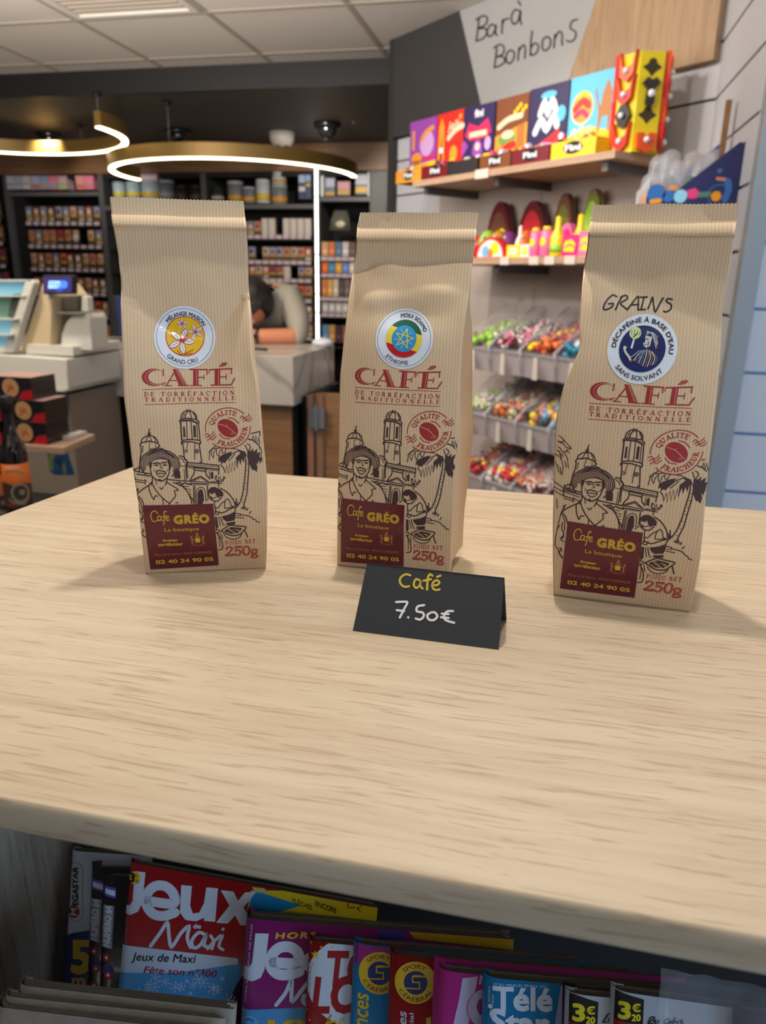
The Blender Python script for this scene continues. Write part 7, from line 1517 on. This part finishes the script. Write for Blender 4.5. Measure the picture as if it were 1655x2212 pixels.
for a_, b_, c_, m1, m2, m3, lb in ((1050, 1105, 436, 'c_darkred', 'c_brown', 'c_olive', 'dark red arched card at the back of the lower shelf, left'), (1116, 1182, 434, 'c_darkred', 'c_red', 'c_brown', 'dark red arched card at the back of the lower shelf, middle'), (1192, 1238, 418, 'c_brown', 'c_olive', 'c_blueg', 'brown and amber rounded card at the back of the lower shelf'), (1252, 1300, 408, 'c_olive', 'c_lime', 'c_orange', 'green turtle-like rounded card at the back of the lower shelf')):
    s0 = dwp(a_, 480, .06)[0]; s1 = dwp(b_, 480, .06)[0]; h = dwp((a_ + b_) / 2, c_, .06)[1] - Z2
    o = thing('display_card', lb, 'display card', dwo((s0 + s1) / 2, .06, Z2 + .001), DWR, 'cards at the back of the lower shelf'); b_dome(m1, m2, m3)(o, s1 - s0, h)
# ------------------------------------------------------------------ clear bins of loose sweets
mat('acrylic', S(208, 200, 206), .08, alpha=.09, spec=.8); mat('acrylic_edge', S(214, 210, 218), .15, alpha=.55); mat('bin_shadow', S(120, 108, 104), .6)
zr = [dwp(1020, 650, .0)[1], dwp(1020, 800, .3)[1], dwp(1020, 942, .3)[1]]; pitch = (zr[1] - zr[2])
SB0 = .86; BW = .165
pal = [['c_lime', 'c_olive', 'c_white', 'c_lime'], ['c_white', 'c_pink', 'c_darkred', 'c_white'], ['c_orange', 'c_red', 'c_yellow', 'c_orange'], ['c_sky', 'c_white', 'c_blueg', 'bin_teal'], ['c_white', 'c_lime', 'c_cream', 'c_white'], ['c_skin', 'c_orange', 'c_skin', 'c_cream'], ['c_blueg', 'c_sky', 'c_yellow', 'c_skin'], ['c_red', 'c_darkred', 'c_red', 'c_skin'], ['c_red', 'c_darkred', 'c_red', 'c_yellow'], ['c_red', 'c_white', 'c_red', 'c_yellow'], ['c_skin', 'c_white', 'c_white', 'c_orange'], ['c_red', 'c_red', 'c_darkred', 'c_orange']]
mat('bin_teal', S(20, 120, 150), .3, coat=.3); mat('c_cream', S(206, 210, 170), .5); mat('c_skin', S(206, 130, 100), .45)
names = [['green and white', 'white and pink', 'orange and yellow', 'turquoise'], ['white and green', 'salmon pink', 'blue and yellow', 'bright red'], ['dark red', 'red and white', 'peach and white', 'red and orange']]
swm = {}
def sweet_mesh(m_, kind):
    if (m_, kind) not in swm:
        b = MB()
        if kind == 0: b.ball((0, 0, 0), .016, m_, 8, 6)
        elif kind == 1: b.tube([(-.02, 0, 0), (-.008, .006, .004), (.008, -.004, .003), (.02, 0, 0)], .0065, m_, 6)
        else: b.ball((0, 0, 0), .013, m_, 7, 5, (1.3, 1, .8)); b.add([(-.012, 0, 0), (-.026, .008, .004), (-.026, -.008, -.004)], [(0, 1, 2), (2, 1, 0)], m_); b.add([(.012, 0, 0), (.026, .008, .004), (.026, -.008, -.004)], [(0, 1, 2), (2, 1, 0)], m_)
        swm[(m_, kind)] = b
    return swm[(m_, kind)]
for r_ in range(3):
    zf = dwp(1020, 800, .3)[1] - (r_ - 0) * pitch       # lower front lip of this row
    zbase = zf - 0.0
    for c_ in range(4):
        s = SB0 + c_ * BW
        nm = names[r_][c_]
        bn = thing('sweet_bin', 'clear bin of %s sweets, %s bin of the %s row' % (nm, ORD[c_], ('top', 'middle', 'bottom')[r_]), 'bin', dwo(s + BW / 2, .0, zbase), DWR, 'clear sweet bins on the sweets wall')
        w_ = BW - .008; x0, x1 = -w_ / 2, w_ / 2
        H_ = pitch * .96
        # side cheeks: sloping-front profile (y towards the viewer is negative)
        pr_ = [(-.004, 0), (-.27, 0), (-.29, H_ * .40), (-.25, H_ * .52), (-.06, H_), (-.004, H_)]
        for xx in (x0, x1 - .003):
            Mx = Matrix(((0, 0, 1, xx), (1, 0, 0, 0), (0, 1, 0, 0), (0, 0, 0, 1))); MB().prism(pr_, .003, 'acrylic', Mx).build('side_wall', bn)
        MB().add([(x0, -.27, 0), (x1, -.27, 0), (x1, -.29, H_ * .40), (x0, -.29, H_ * .40), (x0, -.267, 0), (x1, -.267, 0), (x1, -.287, H_ * .40), (x0, -.287, H_ * .40)], [(0, 1, 2, 3), (7, 6, 5, 4), (3, 2, 6, 7)], 'acrylic').build('front_wall', bn)
        MB().box((x0, -.275, H_ * .33), (x1, -.004, H_ * .35), 'acrylic_edge').build('floor_plate', bn)
        MB().box((x0 - .004, -.262, 0.0), (x1 + .004, -.255, H_ * .33), mat('bin_riser', S(166, 156, 154), .35, coat=.3).name).build('riser_panel', bn)
        MB().add([(x0, -.25, H_ * .52), (x1, -.25, H_ * .52), (x1, -.06, H_), (x0, -.06, H_), (x0, -.25, H_ * .52 + .003), (x1, -.25, H_ * .52 + .003), (x1, -.06, H_ + .003), (x0, -.06, H_ + .003)], [(3, 2, 1, 0), (4, 5, 6, 7), (0, 1, 5, 4)], 'acrylic').build('flap', bn)
        for xx in (x0, x1): MB().tube([(xx, -.272, .002), (xx, -.292, H_ * .40), (xx, -.25, H_ * .53), (xx, -.06, H_)], .0022, 'acrylic_edge', 5).build('edge_rim', bn)
        # price card fixed to the front
        MB().add([(-.012, -.294, .0), (.012, -.294, .0), (.010, -.297, H_ * .32), (-.008, -.297, H_ * .32), (-.012, -.292, .0), (.012, -.292, .0), (.010, -.295, H_ * .32), (-.008, -.295, H_ * .32)], [(0, 1, 2, 3), (7, 6, 5, 4), (0, 3, 7, 4), (1, 5, 6, 2)], 'carton_white').build('label_strip', bn)
        rr = random.Random(r_ * 10 + c_); st_ = MB(); P_ = pal[r_ * 4 + c_]; kind = (r_ + c_) % 3
        for j in range(130):
            u = rr.random(); yy = -.265 + .24 * u; top_ = H_ * (.50 + .24 * u); xx = x0 + .014 + (w_ - .028) * rr.random(); zz3 = H_ * .38 + (top_ - H_ * .38) * (1 - rr.random() ** 3)
            sm_ = sweet_mesh(P_[rr.randrange(4)], kind); Mx = Matrix.Translation((xx, yy, zz3)) @ Matrix.Rotation(rr.random() * 6.28, 4, Vector((rr.random() - .5, rr.random() - .5, rr.random() - .5)).normalized())
            st_.add(sm_.v, sm_.f, P_[rr.randrange(4)], True, Mx)
        o = st_.build('loose_sweets', bn); o['kind'] = 'stuff'
# ------------------------------------------------------------------ navy counter display with clear tubes, hung on the side slat wall
mat('navy_card', S(34, 40, 96), .45); mat('navy_blue', S(50, 110, 180), .4); mat('tube_clear', S(220, 220, 226), .05, alpha=.32, spec=.9, coat=.6); mat('candy_orange', S(240, 160, 20), .35); mat('candy_teal', S(90, 130, 120), .45)
DX = .423 - .012      # against the side wall
zA = atx(1560, 440, DX).z
Yd = 2.20
nd = thing('tube_display', 'navy blue triangular-sided counter display holding clear sweet tubes, above the right bag', 'display', (0, 0, 0))
yA = 2.12
def q3(px_, py_, y): return aty(px_, py_, y)
# side panel facing the camera: vertices on the plane y = yA
pts = [q3(x, y, yA) for x, y in ((1396, 442), (1396, 430), (1402, 408), (1425, 398), (1440, 412), (1462, 412), (1600, 306), (1609, 310), (1590, 450), (1590, 470), (1396, 470))]
Mx = Matrix(((1, 0, 0, 0), (0, 0, 1, yA), (0, 1, 0, 0), (0, 0, 0, 1)))
MB().prism([(p.x, p.z) for p in pts], .006, 'navy_card', Mx).build('front_panel', nd); 
x_l, x_r = q3(1396, 440, yA).x, q3(1594, 440, yA).x; z_b = q3(1500, 470, yA).z
MB().box((x_l, yA + .006, z_b), (x_r, yA + .30, z_b + .005), 'navy_card').build('base', nd); MB().box((x_l, yA + .006, z_b), (x_l + .004, yA + .30, z_b + .09), 'sticker_white').build('side_panel', nd)
MB().prism([(q3(x, y, yA + .3).x, q3(x, y, yA + .3).z) for x, y in ((1465, 380), (1585, 290), (1592, 450), (1430, 450))], .006, mat('navy_light', S(76, 76, 150), .45).name, Matrix(((1, 0, 0, 0), (0, 0, 1, yA + .294), (0, 1, 0, 0), (0, 0, 0, 1)))).build('back_panel', nd)
MB().box((x_r - .004, yA, z_b), (x_r + .004, yA + .3, q3(1605, 305, yA).z), 'black').build('side_panel', nd)
g = Art(); n2 = lambda x, y: (q3(x, y, yA).x, q3(x, y, yA).z)
g.disc(n2(1418, 418), .022, 'navy_blue', 1, n=20); g.disc(n2(1444, 424), .014, 'navy_blue', 1, n=16); g.disc(n2(1470, 424), .016, 'screen_cyan', 1, n=16); g.poly([n2(1482, 412), n2(1502, 406), n2(1512, 416), n2(1505, 428), n2(1488, 430)], 'c_hotpink', 1); g.line([n2(1512, 421), n2(1532, 419)], .012, 'candy_teal', 1); g.line([n2(1550, 386), n2(1568, 388)], .008, 'c_skin', 1); g.disc(n2(1552, 422), .026, 'navy_blue', 1, n=20, r_in=.023); g.disc(n2(1547, 424), .012, 'candy_orange', 2, n=14); g.curve([n2(1572, 392), n2(1574, 410), n2(1566, 430)], .016, 'navy_blue', 1); g.disc(n2(1555, 369), .006, 'navy_blue', 1, n=10); g.line([n2(1408, 436), n2(1424, 434)], .012, 'candy_orange', 2)
g.to('panel_print', lambda x, y: (Vector((x, yA, y)), Vector((0, -1, 0))), nd, off=.0006)
k = 0
for dy_, lst in ((.05, ((1410, 372, 'o'), (1440, 350, 'o') if 0 else (1428, 333, 'o'), (1466, 345, 'o'))), (.12, ((1452, 322, 'g'), (1500, 326, 'g'))), (.20, ((1520, 345, 'b'), (1548, 322, 'b'), (1530, 330, 'b')))):
    for px_, py_, kd in lst:
        P = aty(px_, py_, yA + dy_); r = .026; zt_ = P.z; zb_ = z_b + .006; m_ = {'o': 'candy_orange', 'g': 'candy_teal', 'b': 'navy_blue'}[kd]; k += 1
        t = thing('sweet_tube', 'clear domed sweet tube with %s filling, %s from the left in the navy display' % ({'o': 'orange', 'g': 'pale green', 'b': 'blue'}[kd], ORD[k - 1]), 'sweet tube', (P.x, yA + dy_, zb_), 0, 'clear tubes in the navy display'); h = zt_ - zb_
        MB().lathe([(r, 0), (r, h - r)] + [(r * math.cos(math.radians(a)), h - r + r * math.sin(math.radians(a))) for a in range(15, 91, 15)], 'tube_clear', 20).build('clear_dome', t)
        fh = {'o': .55, 'g': .62, 'b': .5}[kd] * h; MB().lathe([(r * .85, 0.002), (r * .85, fh * .8), (r * .5, fh), (0, fh * 1.01)], m_, 16).build('filling', t)
# bracket arm with a pale wooden slat hung above the display
wa = thing('hanging_slat', 'narrow brown wooden slat leaning on the side wall behind the navy display', 'slat', (0, 0, 0))
P1 = atx(1580, 216, .405); P2 = atx(1568, 320, .405)
MB().box((.394, P1.y - .006, P2.z - .1), (.407, P1.y + .01, P1.z), OAKD).build('slat_board', wa)
